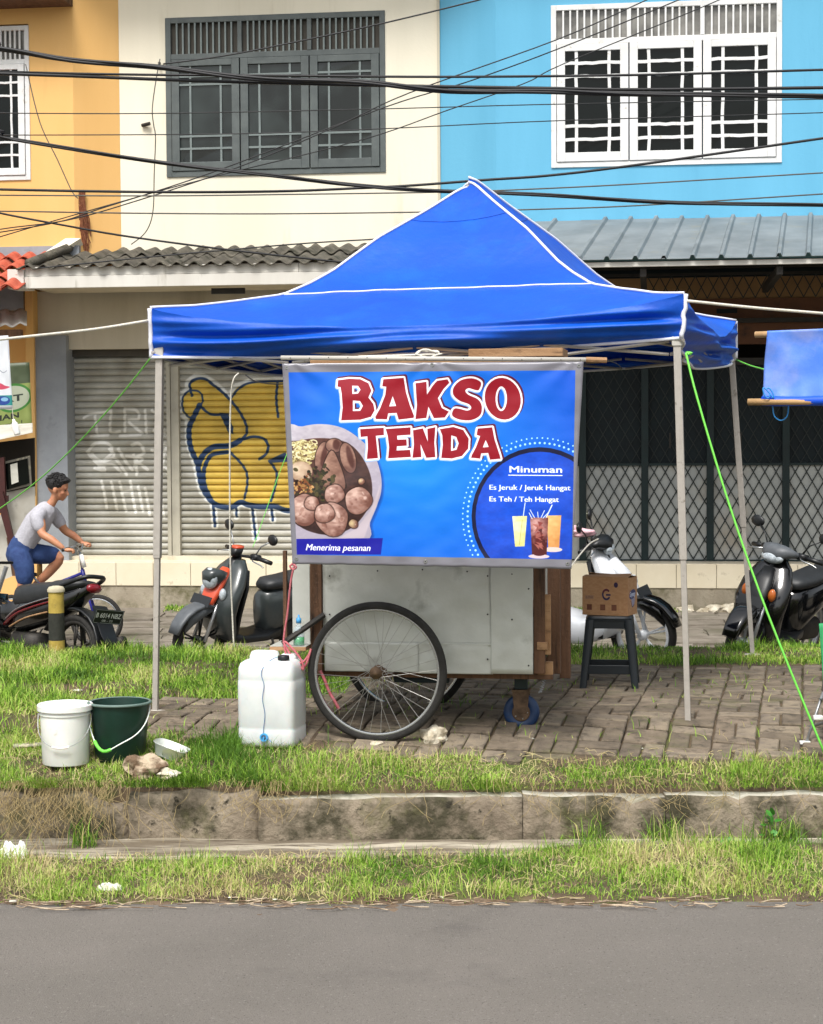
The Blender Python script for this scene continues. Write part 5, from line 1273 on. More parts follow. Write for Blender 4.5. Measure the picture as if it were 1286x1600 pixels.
# buckets
def bucket(name, p, label, prof, mat, lid, hand, rimmat, h, r):
    B_ = empty(name, at(p), label, 'bucket')
    m = MB(); m.lathe(prof, 40, cap=False); m.add([(prof[0][0] * math.cos(k * PI / 20), prof[0][0] * math.sin(k * PI / 20), prof[0][1]) for k in range(40)], [tuple(range(40))]); m.build('bucket_body', M[mat], B_, smooth=True, autos=35)
    return B_
k_ = gp(103, 1192); sc_w = k_.y / FPX
hW = 96 * sc_w; rW = 40.5 * sc_w
B1 = bucket('white_bucket', k_, 'white plastic paint bucket with its lid on, beside the green bucket', [(rW * .88, 0), (rW * .9, .004), (rW * .955, hW * .80), (rW * 1.0, hW * .81), (rW * 1.0, hW * .835), (rW * .965, hW * .84), (rW * .97, hW * .9)], 'wplast', 1, 1, 'wplast', hW, rW)
m = MB(); m.lathe([(rW * 1.03, hW * .875), (rW * 1.07, hW * .88), (rW * 1.075, hW * .965), (rW * 1.04, hW * .98), (rW * .99, hW * .975), (rW * .97, hW * .95), (.001, hW * .95)], 40, cap=False); m.build('lid', M['wplast'], B1, smooth=True, autos=40)
hp = [(rW * 1.04 * math.cos(a), -rW * 1.08 * abs(math.sin(a)) - .004, hW * .82 - hW * .50 * abs(math.sin(a)) ** .7) for a in np.linspace(PI, 2 * PI, 21)]
hd = MB().tube(hp, .0018, 6).build('handle', M['wire'], B1); MB().tube([hp[8], hp[9], hp[10], hp[11], hp[12]], .006, 8).build('grip', M['wplast'], hd)
k_ = gp(188, 1186); sc_g = k_.y / FPX; hG = 92 * sc_g; rG = 48 * sc_g
B2 = bucket('green_bucket', k_, 'dark green open plastic bucket with white handle beside the white bucket', [(rG * .78, .0), (rG * .8, .004), (rG * .97, hG * .96), (rG * 1.02, hG * .962), (rG * 1.03, hG * .975), (rG * 1.0, hG * .985), (rG * .95, hG * .98), (rG * .94, hG * .95), (rG * .76, .012), (.001, .012)], 'gplast', 0, 1, 'rimg', hG, rG)
m = MB(); m.lathe([(rG * 1.0, hG * .955), (rG * 1.045, hG * .96), (rG * 1.05, hG * .99), (rG * 1.0, hG * 1.003), (rG * .95, hG * .99)], 40, cap=False); m.build('rim', M['rimg'], B2, smooth=True)
hp = [(rG * 1.0 * math.cos(a), -rG * 1.03 * abs(math.sin(a)) - .005, hG * .93 - hG * .55 * abs(math.sin(a)) ** .8 - .06 * math.exp(-((a - 1.35 * PI) / .5) ** 2)) for a in np.linspace(PI, 2 * PI, 25)]
hd = MB().tube(hp, .0035, 6).build('handle', M['wplast'], B2, smooth=True); MB().tube(hp[6:12], .009, 8).build('grip', M['grope'], hd, smooth=True)
# clear tub tipped on its side
tp = gp(262, 1188); T_ = at(tp + Vector((0, .03, .012)), -15, Matrix.Rotation(rad(18), 4, 'Y'))
tb = empty('food_tub', T_, 'clear plastic food tub with leftovers tipped beside the brown stone', 'tub')
m = MB(); m.loft([rsec(0, .065, .045, 4), rsec(.004, .068, .048, 4), rsec(.06, .085, .06, 4), rsec(.062, .092, .067, 4), rsec(.066, .092, .067, 4)], 28, cap=False); m.add([(.065 * math.cos(a) , .045 * math.sin(a), .001) for a in np.linspace(0, 2 * PI, 17)[:-1]], [tuple(range(16))]); m.build('tub_shell', M['clearp'], tb, smooth=True).modifiers.new('t', 'SOLIDIFY').thickness = .0015
m = MB(); m.ball((.01, 0, .02), .05, (1, .7, .42), 3, .5, 4); m.build('leftovers', M['food'], tb, smooth=True)
def rock(px, py, r, mat, sc, label, seed, name='stone', dz=.35, nzv=.6):
    p = gp(px, py); p.z += r * dz
    m = MB(); m.ball((0, 0, 0), r, sc, 3, nzv, seed); return tag(m.build(name, M[mat], M=Matrix.Translation(p)), label, 'stone')
rock(228, 1212, .085, 'rockb', (1.15, .9, .85), 'brown and cream broken stone in the grass in front of the green bucket', 3)
rock(262, 1216, .05, 'rock', (1.3, .9, .6), 'small pale stone lying beside the brown broken stone in the grass', 9)
rock(680, 1160, .065, 'rock', (1.0, .8, .95), 'cream stone chock wedged against the front cart wheel', 12, nzv=.75)
rock(590, 1166, .03, 'rock', (1.4, .9, .5), 'flat pale stone under the bottom of the big cart wheel', 15)
for i, (x, y, r_) in enumerate([(122, 1080, .02), (430, 1406, .007), (360, 1403, .007), (830, 1155, .01), (20, 1409, .010), (690, 1402, .009), (1000, 1170, .01)]):
    p = gp(x, y); p.z += r_ * .3 - (.018 if p.y < 7.8 else 0); tag(MB().ball((0, 0, 0), r_, (1.5, 1, .4), 2, .7, 20 + i).build('litter_scrap', M['bag'], M=Matrix.Translation(p)), ['white scrap of litter lying in the lawn behind the white bucket', 'tiny pale crumb of litter at the road edge below the jerrycan', 'tiny pale crumb of litter at the road edge right of the plastic bag', 'tiny white scrap on the paving right of the castor', 'flat white scrap at the road edge in the left corner', 'small pale chip on the soil at the middle of the road edge', 'tiny white scrap on the paving left of the front right tent leg'][i], 'litter')
def crumple(px, py, w, hh, name, label, seed, mat='bag', dz=.02):
    p = gp(px, py); p.z += dz - .012
    m = MB(); m.grid(lambda s, t: ((s - .5 + .1 * mnoise.noise(Vector((t * 4, seed, 1)))) * w * (1 - .3 * abs(t - .5)), (t - .5) * w * .5, hh * (.45 + .5 * mnoise.noise(Vector((s * 3, t * 3, seed))) + .22 * mnoise.noise(Vector((s * 9, t * 9, seed)))) * math.sin(PI * s) ** .5 * math.sin(PI * t) ** .5), 22, 16)
    o = m.build(name, M[mat], M=Matrix.Translation(p)); return tag(o, label, 'litter')
crumple(172, 1392, .12, .05, 'plastic_bag', 'crumpled pale plastic bag lying in the front grass strip', 3)
crumple(18, 1345, .16, .13, 'paper_sheet', 'white sheet of litter at the left end of the gutter', 8, 'wplast', .03)
# stray cardboard in the left grass
p = gp(50, 1168); tag(MB().box(-.1, .08, -.04, .04, 0, .008).build('cardboard_scrap', M['greybare'], M=Matrix.Translation(p + Vector((0, 0, .012))) @ Matrix.Rotation(.3, 4, 'Z')), 'flat grey board scrap in the grass left of the white bucket', 'litter')

# stool and the carton on it
sp = gp(953, 1074); st_h = .452; S_ = at(sp, -8)
so = empty('plastic_stool', S_, 'dark navy plastic stool standing on the paving right of the cart', 'stool')
sw = .135
m = MB(); m.loft([rsec(st_h - .03, sw + .006, sw + .006, 8), rsec(st_h - .012, sw + .008, sw + .008, 8), rsec(st_h, sw, sw, 8)], 32); m.build('seat', M['stool'], so, smooth=True, autos=40)
for sx in (-1, 1):
    for sy in (-1, 1):
        m = MB(); a, e = Vector((sx * (sw - .02), sy * (sw - .02), st_h - .02)), Vector((sx * (sw + .025), sy * (sw + .025), 0))
        m.loft([((a.x, a.y, a.z), (.028, 0, 0), (0, .028, 0), 6), ((e.x, e.y, .0), (.021, 0, 0), (0, .021, 0), 6)], 16); lg = m.build('leg', M['stool'], so, smooth=True, autos=40)
for (x0a, x1a, y0a, y1a) in ((-sw, sw, -sw - .012, -sw + .006), (-sw, sw, sw - .006, sw + .012), (-sw - .012, -sw + .006, -sw, sw), (sw - .006, sw + .012, -sw, sw)):
    MB().box(x0a, x1a, y0a, y1a, .10, .155, .003).build('stretcher', M['stool'], so)
    MB().box(x0a * .93, x1a * .93, y0a * .93, y1a * .93, st_h - .075, st_h - .02, .003).build('apron', M['stool'], so)
def cartonart():
    A = Art(560, 240, h3('#a17a56')); r = np.random.default_rng(9)
    A.a += vn(560, 240, 30, 8)[..., None] * .06 - .03
    # front face 0..380, side face 380..560
    dk, nv_, lb = h3('#4a2320'), h3('#231d44'), h3('#b9c0d6')
    A.line([(202 + 30 * math.cos(t_), 108 + 30 * math.sin(t_)) for t_ in np.linspace(-.9, -5.6, 20)][::1], 13, nv_, spline=False)
    A.line([(202 + 30 * math.cos(t_), 108 + 30 * math.sin(t_)) for t_ in np.linspace(-.9, -2.6, 9)], 13, h3('#4d1a2c'), spline=False)
    A.line([(204, 110), (233, 110)], 11, nv_, spline=False)
    A.ell((282, 46), 17, 17, h3('#2a1c3c'))
    for x in (38, 150, 245): A.poly([[(x, 172), (x + 42, 172), (x + 42, 208), (x, 208)]], h3('#5d3324'))
    for x in (150, 245): 
        for q in range(4): A.line([(x + 6 + q * 9, 178), (x + 6 + q * 9, 202)], 2.5, h3('#8a6044'), spline=False)
    A.poly([[(24, 116), (96, 114), (96, 138), (24, 140)]], h3('#8a6c5a'), op=.8, soft=4)
    A.text('G. STAR', 30, 134, 60, 14, h3('#6e5040'))
    A.ell((470, 110), 62, 30, h3('#3b3f63'), -8); A.text('Goyang', 418, 122, 104, 30, lb, bold=.03, shear=.3)
    A.poly([[(450, 140), (520, 134), (505, 180), (470, 186)]], h3('#7d86ad'), op=.8); A.line([(440, 150), (470, 190), (500, 178)], 6, h3('#2c2d55'))
    A.line([(425, 80), (418, 110), (424, 132)], 6, h3('#5a2430'))
    return A.image('carton_print')
M['cartonp'] = imgmat('printed_carton', cartonart(), rough=.85)
cxp = S_ @ Vector((0, 0, st_h + .002)); CB = Matrix.Translation(cxp) @ Matrix.Rotation(rad(-24), 4, 'Z')
cb = empty('cardboard_box', CB, 'brown cardboard carton with printed logos sitting on the dark stool', 'box')
bw, bd, bh = .145, .095, .232
m = MB(); m.add([(-bw, -bd, 0), (bw, -bd, 0), (bw, bd, 0), (-bw, bd, 0), (-bw, -bd, bh), (bw, -bd, bh), (bw, bd, bh - .004), (-bw, bd, bh)], [(0, 1, 5, 4), (1, 2, 6, 5), (2, 3, 7, 6), (3, 0, 4, 7), (0, 1, 2, 3)])
o = m.build('carton_body', M['cartonp'], cb); uvl = o.data.uv_layers.new(name='UVMap')
for p in o.data.polygons:
    for li in p.loop_indices:
        c = o.data.vertices[o.data.loops[li].vertex_index].co; v_ = c.z / bh
        if p.normal.y < -.5: uvl.data[li].uv = ((c.x + bw) / (2 * bw) * .68, v_)
        elif p.normal.x > .5: uvl.data[li].uv = (.68 + (c.y + bd) / (2 * bd) * .32, v_)
        else: uvl.data[li].uv = (.02 + .0 * c.x, .97)
o.modifiers.new('t', 'SOLIDIFY').thickness = .004
for (q, lab) in ((((-bw, -bd, bh), (bw, -bd, bh), (bw, -.01, bh + .018), (-bw, -.03, bh + .006)), 'f'), (((-bw, bd, bh), (bw, bd, bh), (bw, .0, bh + .01), (-bw, .02, bh + .02)), 'b')):
    m = MB(); m.add(list(q), [(0, 1, 2, 3)]); m.build('flap', M['card'], cb).modifiers.new('t', 'SOLIDIFY').thickness = .004

# bollard
bp = W(89, 1022, 13.25); bp.z = 0; bl = empty('bollard', Matrix.Translation(bp), 'yellow and black banded round bollard standing in the grass by the parked motorcycle', 'bollard')
k = bp.y / FPX; rb = 12.3 * k; zt_ = 107 * k
m = MB(); m.lathe([(rb * 1.03, -.05), (rb, 23 * k), ], 24); m.build('lower_band', M['yellow'], bl, smooth=True, autos=40)
m = MB(); m.lathe([(rb * 1.0, 23 * k + .001), (rb * .99, 66 * k)], 24); m.build('black_band', M['blackp'], bl, smooth=True, autos=40)
m = MB(); m.lathe([(rb * .99, 66 * k + .001), (rb * .97, zt_ - 6 * k)], 24); m.build('upper_band', M['yellow'], bl, smooth=True, autos=40)
m = MB(); m.lathe([(rb * 1.1, zt_ - 8 * k), (rb * 1.12, zt_ - 4 * k), (rb * .9, zt_), (rb * .4, zt_ + 1.5 * k)], 24); m.build('cap', M['capc'], bl, smooth=True, autos=50)

# ------------------------------------------------------------------ scooters
def wheelset(par, x, z, r, rimm, w=.045, nsp=5, name='wheel', spm=None):
    m = MB(); m.lathe([(r - .052, -w * .6), (r - .03, -w), (r - .008, -w * .8), (r, 0), (r - .008, w * .8), (r - .03, w), (r - .052, w * .6)], 40, (x, 0, z), 'Y', cap=False); wt = m.build(name, M['rubber'], par, smooth=True)
    m = MB(); m.lathe([(r - .075, -w * .5), (r - .05, -w * .66), (r - .05, w * .66), (r - .075, w * .5), (r - .082, 0), (r - .075, -w * .5)], 40, (x, 0, z), 'Y', cap=False)
    m.lathe([(0, -.05), (.035, -.05), (.04, -.03), (.04, .03), (.035, .05), (0, .05)], 16, (x, 0, z), 'Y', cap=False)
    if nsp:
        for q in range(nsp):
            a = 2 * PI * q / nsp + .3
            for o_ in (-.09, .09): m.tube([(x + .03 * math.cos(a), 0, z + .03 * math.sin(a)), (x + (r - .07) * math.cos(a + o_), 0, z + (r - .07) * math.sin(a + o_))], .009, 6)
    m.build('rim', rimm, wt, smooth=True)
    if spm:
        for q in range(28):
            a = 2 * PI * q / 28; MB().tube([(x + .03 * math.cos(a + .8 * (-1) ** q), .02 * (-1) ** q, z + .03 * math.sin(a + .8 * (-1) ** q)), (x + (r - .07) * math.cos(a), 0, z + (r - .07) * math.sin(a))], .0017, 4).build('spoke', spm, wt)
    return wt
def xz(x, z, w, tx, tz, e=2.6, y=0): return ((x, y, z), (0, w, 0), (tx, 0, tz), e)    # section wide in y, thickness vector (tx,tz)
def pod(par, name, mat, secs, n=20): m = MB(); m.loft(secs, n); return m.build(name, mat, par, smooth=True)
def scooter(name, Mx, label, body, shield, accent, fender, seatm, rimm, cowl='std', hb=0, parts=True, r=.275, lamp=True, mirrors=True, plate=True, leverm=None, gauge=None):
    s = empty(name, Mx, label, 'scooter'); leverm = leverm or M['chrome']
    wheelset(s, .62, r, r, rimm); wheelset(s, -.62, r, r, rimm)
    # fender
    m = MB(); secs = []
    for q in range(9):
        a = rad(15 + q * 17); rr_ = r + .028; c = (.62 + rr_ * math.cos(a), 0, r + rr_ * math.sin(a)); wv = .06 + .018 * math.sin(q / 8 * PI)
        secs.append((c, (0, wv, 0), (math.cos(a) * .022, 0, math.sin(a) * .022), 3))
    pod(s, 'front_fender', fender, secs)
    pod(s, 'fender_nose', fender, [xz(.82, r + .10, .04, .01, .03), xz(.76, r + .19, .065, .03, .05), xz(.66, r + .25, .08, .02, .05), xz(.56, r + .27, .07, .01, .03)])
    for y in (-.07, .07): MB().tube([(.62, y, r), (.50, y, r + .36)], .016, 8).build('fork_leg', M['silver'] if rimm is not M['scwhite'] else M['scwhite'], s, smooth=True)
    # front apron
    ap = pod(s, 'leg_shield', shield, [xz(.36, .26, .15, .05, .02), xz(.40, .36, .19, .07, .0), xz(.45, .50, .21, .085, .0), xz(.44, .62, .225, .09, .0), xz(.37, .76, .21, .08, .0), xz(.30, .88, .15, .065, .0), xz(.27, .95, .08, .05, .0)])
    pod(ap, 'nose_panel', accent, [xz(.60, .50, .02, .02, .02), xz(.575, .58, .07, .025, .02), xz(.53, .68, .09, .03, .02), xz(.46, .78, .08, .03, .02), xz(.38, .87, .05, .025, .02)])
    for y in (-1, 1):
        m = MB(); m.ball((.51, y * .115, .68), .06, (.5, .55, .9), 2); m.build('turn_light', M['lamp'] if accent is not M['bpl'] else M['amber'], ap, smooth=True)
    pod(s, 'steering_column', M['bpl'], [((.36, 0, .80), (0, .05, 0), (.05, 0, 0), 2.2), ((.27, 0, .98), (0, .04, 0), (.04, 0, 0), 2.2)])
    # floor and body
    pod(s, 'floorboard', M['bpl'], [xz(.40, .30, .12, 0, .05, 4), xz(.20, .27, .15, 0, .035, 5), xz(-.05, .27, .15, 0, .035, 5), xz(-.22, .30, .13, 0, .05, 4)])
    pod(s, 'inner_shield', M['bpl'], [xz(.30, .28, .12, .02, .02, 4), xz(.31, .5, .16, .02, .0, 4), xz(.27, .72, .17, .02, 0, 4), xz(.22, .86, .10, .03, 0, 4)])
    bd_ = pod(s, 'rear_body', body, [((-.06, 0, .46), (0, .08, 0), (.03, 0, .17), 3), ((-.14, 0, .47), (0, .13, 0), (.02, 0, .21), 3), ((-.35, 0, .55), (0, .155, 0), (0, 0, .16), 3), ((-.6, 0, .62), (0, .15, 0), (0, 0, .13), 3), ((-.82, 0, .70), (0, .10, 0), (0, 0, .08), 3), ((-.93, 0, .74), (0, .05, 0), (0, 0, .03), 3)])
    pod(s, 'seat', seatm, [((-.05, 0, .70), (0, .07, 0), (0, 0, .035), 2.6), ((-.12, 0, .715), (0, .115, 0), (0, 0, .05), 2.8), ((-.3, 0, .725), (0, .13, 0), (0, 0, .05), 3), ((-.45, 0, .745), (0, .13, 0), (0, 0, .05), 3), ((-.62, 0, .775), (0, .12, 0), (0, 0, .045), 3), ((-.78, 0, .785), (0, .09, 0), (0, 0, .03), 2.6), ((-.84, 0, .785), (0, .04, 0), (0, 0, .012), 2.4)])
    MB().tube([(-.62, .12, .74), (-.9, .12, .82), (-.98, 0, .84), (-.9, -.12, .82), (-.62, -.12, .74)], .012, 8).build('grab_rail', M['dkmetal'], s, smooth=True)
    m = MB(); m.ball((-.92, 0, .71), .07, (.6, 1.2, .6), 2); m.build('tail_light', M['darkred'], s, smooth=True)
    m = MB(); m.loft([((-.2, 0, .3), (0, .09, 0), (0, 0, .09), 3), ((-.62, 0, .3), (0, .10, 0), (0, 0, .1), 3)], 16); m.build('engine', M['dkmetal'], s, smooth=True)
    m = MB(); m.tube([(-.25, -.13, .22), (-.5, -.15, .24), (-.6, -.16, .28), (-.95, -.17, .36)], [.02, .02, .05, .05], 12); m.build('exhaust', M['bpl'], s, smooth=True)
    m = MB(); m.add([(-.80, -.05, .55), (-.80, .05, .55), (-.98, .05, .30), (-.98, -.05, .30)], [(0, 1, 2, 3)]); m.build('rear_mudguard', M['bpl'], s).modifiers.new('t', 'SOLIDIFY').thickness = .01
    MB().tube([(-.1, .14, .26), (-.14, .26, .0)], .011, 6).build('side_stand', M['dkmetal'], s)
    # handlebar group turned by hb degrees
    h = bpy.data.objects.new('handlebar', None); 
    HM = Matrix.Translation((.30, 0, 0)) @ Matrix.Rotation(rad(hb), 4, 'Z') @ Matrix.Translation((-.30, 0, 0))
    m = MB(); m.tube([(.18, -.33, .99), (.22, -.2, 1.0), (.27, -.07, .99), (.27, .07, .99), (.22, .2, 1.0), (.18, .33, .99)], .012, 8); hbr = m.build('handlebar', M['bpl'], s, smooth=True, M=HM)
    for y in (-1, 1):
        MB().tube([(.215, y * .215, 1.0), (.165, y * .36, .985)], .019, 10).build('grip', M['bpl'], hbr, smooth=True)
        m = MB(); m.loft([((.225, y * .16, 1.0), (.03, 0, 0), (0, 0, .028), 3), ((.205, y * .225, 1.0), (.028, 0, 0), (0, 0, .025), 3)], 12); m.build('switch_box', M['bpl'], hbr, smooth=True)
        MB().tube(smooth_pts([(.235, y * .18, .99), (.275, y * .24, .98), (.255, y * .33, .965), (.25, y * .37, .95)], 3), .006, 6).build('brake_lever', leverm, hbr, smooth=True)
        if mirrors:
            mp_ = [(.21, y * .17, 1.01), (.20, y * .23, 1.10), (.18, y * .31, 1.15)]
            MB().tube(mp_, .006, 6).build('mirror_stem', M['wire'] if cowl == 'naked' else M['bpl'], hbr, smooth=True)
            m = MB(); m.ball((.17, y * .35, 1.18), .06, (.32, 1.2, .8), 2); mr = m.build('mirror', M['bpl'], hbr, smooth=True)
            m = MB(); m.ball((.155, y * .35, 1.18), .052, (.2, 1.1, .7), 2); m.build('mirror_glass', M['mirror'], mr, smooth=True)
    if cowl == 'naked':
        m = MB(); m.loft([((.30, 0, .98), (0, .045, 0), (.045, 0, 0), 3), ((.285, 0, 1.045), (0, .05, 0), (.05, 0, 0), 3)], 16); m.build('meter_case', M['bpl'], hbr, smooth=True)
        m = MB(); m.loft([((.285, 0, 1.046), (0, .05, 0), (.05, 0, 0), 3), ((.275, 0, 1.066), (0, .045, 0), (.045, 0, 0), 3)], 16); m.build('meter_cap', gauge or accent, hbr, smooth=True)
        pod(ap, 'headlight_cowl', body, [xz(.44, .86, .06, .05, .02), xz(.50, .84, .085, .07, .05), xz(.56, .80, .08, .06, .06), xz(.59, .76, .05, .03, .04)])
        m = MB(); m.ball((.565, 0, .80), .088, (.55, .95, 1.05), 3); m.build('headlight', M['lamp'], ap, smooth=True)
    else:
        cw = M['matgrey'] if cowl == 'grey' else M['bpl']
        pod(hbr, 'handlebar_cowl', cw, [((.23, 0, 1.0), (0, .19, 0), (0, 0, .035), 2.5), ((.29, 0, 1.01), (0, .16, 0), (0, 0, .055), 2.5), ((.345, 0, 1.0), (0, .12, 0), (0, 0, .06), 2.5), ((.385, 0, .985), (0, .07, 0), (0, 0, .04), 2.5)])
        m = MB(); m.ball((.35, 0, .955), .08, (.6, 1.35, .62), 3); m.build('headlight', M['lamp'], hbr, smooth=True)
    if plate:
        m = MB(); m.add([(.66, -.11, .58), (.66, .11, .58), (.62, .11, .66), (.62, -.11, .66)], [(0, 1, 2, 3)]); pz = m.build('licence_plate', M['plate'], s); pz.modifiers.new('t', 'SOLIDIFY').thickness = .004
        MB().box(.655, .658, -.09, .09, .585, .589).build('plate_frame', M['platew'], pz)
    return s
def place(px, py, Y, heading, lean=6):      # heading: degrees anticlockwise from +X
    p = W(px, py, Y); p.z = ALLEYZ
    return Matrix.Translation(p) @ Matrix.Rotation(rad(heading), 4, 'Z') @ Matrix.Rotation(rad(lean), 4, 'X')
scooter('red_nosed_scooter', place(389, 1000, 15.0, 229, -9) @ Matrix.Scale(.94, 4), 'grey scooter with orange red nose panel parked left of the cart', M['dgreyp'], M['dgreyp'], M['scred'], M['matgrey'], M['seat'], M['bpl'], cowl='naked', hb=-12, gauge=M['scred'])
scooter('black_scooter', place(1205, 1000, 14.6, 234, -11) @ Matrix.Scale(.96, 4), 'black scooter with grey handlebar cowl parked behind the right tent leg', M['gloss_black'], M['gloss_black'], M['bpl'], M['gloss_black'], M['seat'], M['silver'], cowl='grey', hb=-14)
wsc = scooter('white_scooter', place(896, 1000, 14.9, -30, 6), 'white scooter with white front wheel parked behind the cart and stool', M['scwhite'], M['scwhite'], M['scwhite'], M['gloss_black'], M['seat'], M['scwhite'], cowl='std', hb=18)
pod(wsc, 'side_cover', M['scwhite'], [((.40, 0, .36), (0, .12, 0), (0, 0, .10), 3), ((.15, 0, .30), (0, .19, 0), (0, 0, .11), 3.5), ((-.2, 0, .34), (0, .2, 0), (0, 0, .15), 3.5), ((-.4, 0, .45), (0, .17, 0), (0, 0, .15), 3)])
scooter('edge_scooter', place(1400, 1000, 14.8, 240, -8), 'dark scooter only just showing at the right edge of the picture', M['gloss_black'], M['gloss_black'], M['bpl'], M['gloss_black'], M['seat'], M['silver'], cowl='std', hb=-10)
p = W(908, 832, 14.6); m = MB(); m.ball((0, 0, 0), .075, (1.5, .8, .5), 3, .35, 6); m.ball((-.06, 0, .03), .05, (1.2, .8, .6), 2, .35, 2)
tag(m.build('pink_cap', M['pink'], smooth=True, M=Matrix.Translation(p)), 'pink cloth cap hung on the handlebar behind the banner edge', 'cap')
# underbone motorcycle at the left
p = W(37, 1000, 14.1); p.z = ALLEYZ
MM_ = Matrix.Translation(p) @ Matrix.Rotation(rad(180 - 38), 4, 'Z') @ Matrix.Diagonal((.96, .96, .96, 1)) @ Matrix.Rotation(rad(8), 4, 'X')
mc = empty('black_motorcycle', MM_, 'black and dark red motorcycle with silver stripes parked behind the banded bollard', 'motorcycle')
# the photo shows its rear; x forward points to the left of the picture
wheelset(mc, .63, .28, .28, M['chrome'], .035, 0, spm=M['spoke']); wheelset(mc, -.55, .28, .28, M['dkmetal'], .045, 5)  # rear rim takes a dark colour to imitate the shade over it
pod(mc, 'tank_tunnel', M['gloss_black'], [((.5, 0, .62), (0, .05, 0), (0, 0, .06), 3), ((.25, 0, .52), (0, .09, 0), (0, 0, .09), 3), ((.0, 0, .56), (0, .11, 0), (0, 0, .11), 3)])
bd_ = pod(mc, 'side_fairing', M['gloss_black'], [((.22, 0, .44), (0, .07, 0), (0, 0, .07), 3), ((.0, 0, .53), (0, .125, 0), (0, 0, .13), 3), ((-.3, 0, .59), (0, .135, 0), (0, 0, .115), 3), ((-.5, 0, .67), (0, .11, 0), (0, 0, .085), 3), ((-.68, 0, .76), (0, .05, 0), (0, 0, .035), 3)])
for y in (-1, 1):
    q = [(.20, y * .085, .47), (.02, y * .132, .56), (-.2, y * .141, .63), (-.4, y * .137, .68)]
    MB().tube(smooth_pts(q, 4), .014, 8, flat=.4).build('silver_stripe', M['silver'], bd_, smooth=True)
    MB().tube(smooth_pts([(a_, b_ * 1.0, c_ - .035) for a_, b_, c_ in q], 4), .018, 8, flat=.4).build('red_stripe', M['darkred'], bd_, smooth=True)
    MB().tube(smooth_pts([(.1, y * .12, .42), (-.1, y * .138, .50), (-.35, y * .135, .56)], 4), .007, 8).build('gold_stripe', M['woodl'], bd_, smooth=True)
pod(mc, 'seat', M['seat'], [((.16, 0, .635), (0, .06, 0), (0, 0, .05), 2.6), ((.08, 0, .665), (0, .12, 0), (0, 0, .095), 2.8), ((-.1, 0, .69), (0, .14, 0), (0, 0, .095), 3), ((-.32, 0, .72), (0, .14, 0), (0, 0, .085), 3), ((-.36, 0, .755), (0, .13, 0), (0, 0, .062), 3), ((-.5, 0, .78), (0, .115, 0), (0, 0, .055), 3), ((-.66, 0, .80), (0, .07, 0), (0, 0, .025), 2.6)])
MB().tube(smooth_pts([(-.4, .15, .74), (-.55, .15, .79), (-.70, .10, .85), (-.73, 0, .86), (-.70, -.10, .85), (-.55, -.15, .79), (-.4, -.15, .74)], 4), .018, 8).build('grab_rail', M['bpl'], mc, smooth=True)
m = MB(); m.ball((-.71, 0, .77), .06, (.6, 1.3, .7), 2); m.build('tail_light', M['darkred'], mc, smooth=True)
m = MB(); m.loft([((.1, 0, .30), (0, .1, 0), (0, 0, .1), 3), ((-.2, 0, .30), (0, .12, 0), (0, 0, .09), 3)], 14); m.build('engine', M['dkmetal'], mc, smooth=True)
m = MB(); 
for k in range(9):
    a = rad(40 + k * 15); 
fs_ = []
for k in range(10):
    a = rad(25 + k * 17); fs_.append(((-.55 + .325 * math.cos(a), 0, .28 + .325 * math.sin(a)), (0, .07, 0), (.014 * math.cos(a), 0, .014 * math.sin(a)), 3))
pod(mc, 'rear_fender', M['bpl'], fs_)
pod(mc, 'mud_flap', M['bpl'], [((-.80, 0, .62), (0, .08, 0), (.01, 0, .02), 4), ((-.92, 0, .42), (0, .08, 0), (.01, 0, .01), 4), ((-1.02, 0, .30), (0, .07, 0), (.01, 0, .004), 4)])
m = MB(); m.tube([(.1, -.12, .2), (-.2, -.15, .2), (-.4, -.17, .26), (-.9, -.18, .38)], [.018, .02, .045, .045], 12); m.build('exhaust', M['dkmetal'], mc, smooth=True)
for y in (-.1, .1): MB().tube([(-.55, y, .28), (-.45, y * 1.2, .62)], .022, 8).build('shock_absorber', M['dkmetal'], mc, smooth=True)
MB().tube([(-.55, .09, .28), (-.05, .09, .30)], .022, 8).build('swing_arm', M['dkmetal'], mc, smooth=True); MB().tube([(-.55, -.09, .28), (-.05, -.09, .30)], .022, 8).build('swing_arm', M['dkmetal'], mc, smooth=True)  # swing arms coloured dark like the rim, shade put into the colour
def plateart():
    A = Art(260, 130, h3('#16191d')); A.line([(6, 6), (254, 6), (254, 124), (6, 124), (6, 6)], 4, h3('#9fa3a5'), spline=False)
    A.text('B 6014 NBZ', 16, 76, 228, 44, h3('#dfe1e1'), bold=.02); A.text('08 - 25', 80, 112, 100, 20, h3('#cfd1d1'), bold=.01); return A.image('plate_print')
M['platep'] = imgmat('plate_paint', plateart(), rough=.4)
m = MB(); m.add([(0, .125, -.06), (0, -.125, -.06), (0, -.125, .06), (0, .125, .06)], [(0, 1, 2, 3)])
pzo = m.build('licence_plate', M['platep'], mc, M=Matrix.Translation((-.90, 0, .56)) @ Matrix.Rotation(rad(-12), 4, 'Z') @ Matrix.Rotation(rad(-24), 4, 'Y')); uvset(pzo, lambda c: ((.125 - c.y) / .25, (c.z + .06) / .12))
pzo.modifiers.new('t', 'SOLIDIFY').thickness = .002
MB().tube([(.56, -.24, .94), (.6, 0, .92), (.56, .24, .94)], .012, 8).build('handlebar', M['bpl'], mc, smooth=True)
MB().tube([(.63, -.06, .28), (.42, -.06, .9)], .018, 8).build('fork_leg', M['silver'], mc); MB().tube([(.63, .06, .28), (.42, .06, .9)], .018, 8).build('fork_leg', M['silver'], mc)
pod(mc, 'leg_shield', M['gloss_black'], [xz(.38, .30, .15, .03, 0, 4), xz(.46, .45, .18, .04, 0, 4), xz(.48, .58, .16, .05, 0, 4), xz(.46, .68, .12, .05, 0, 4)])

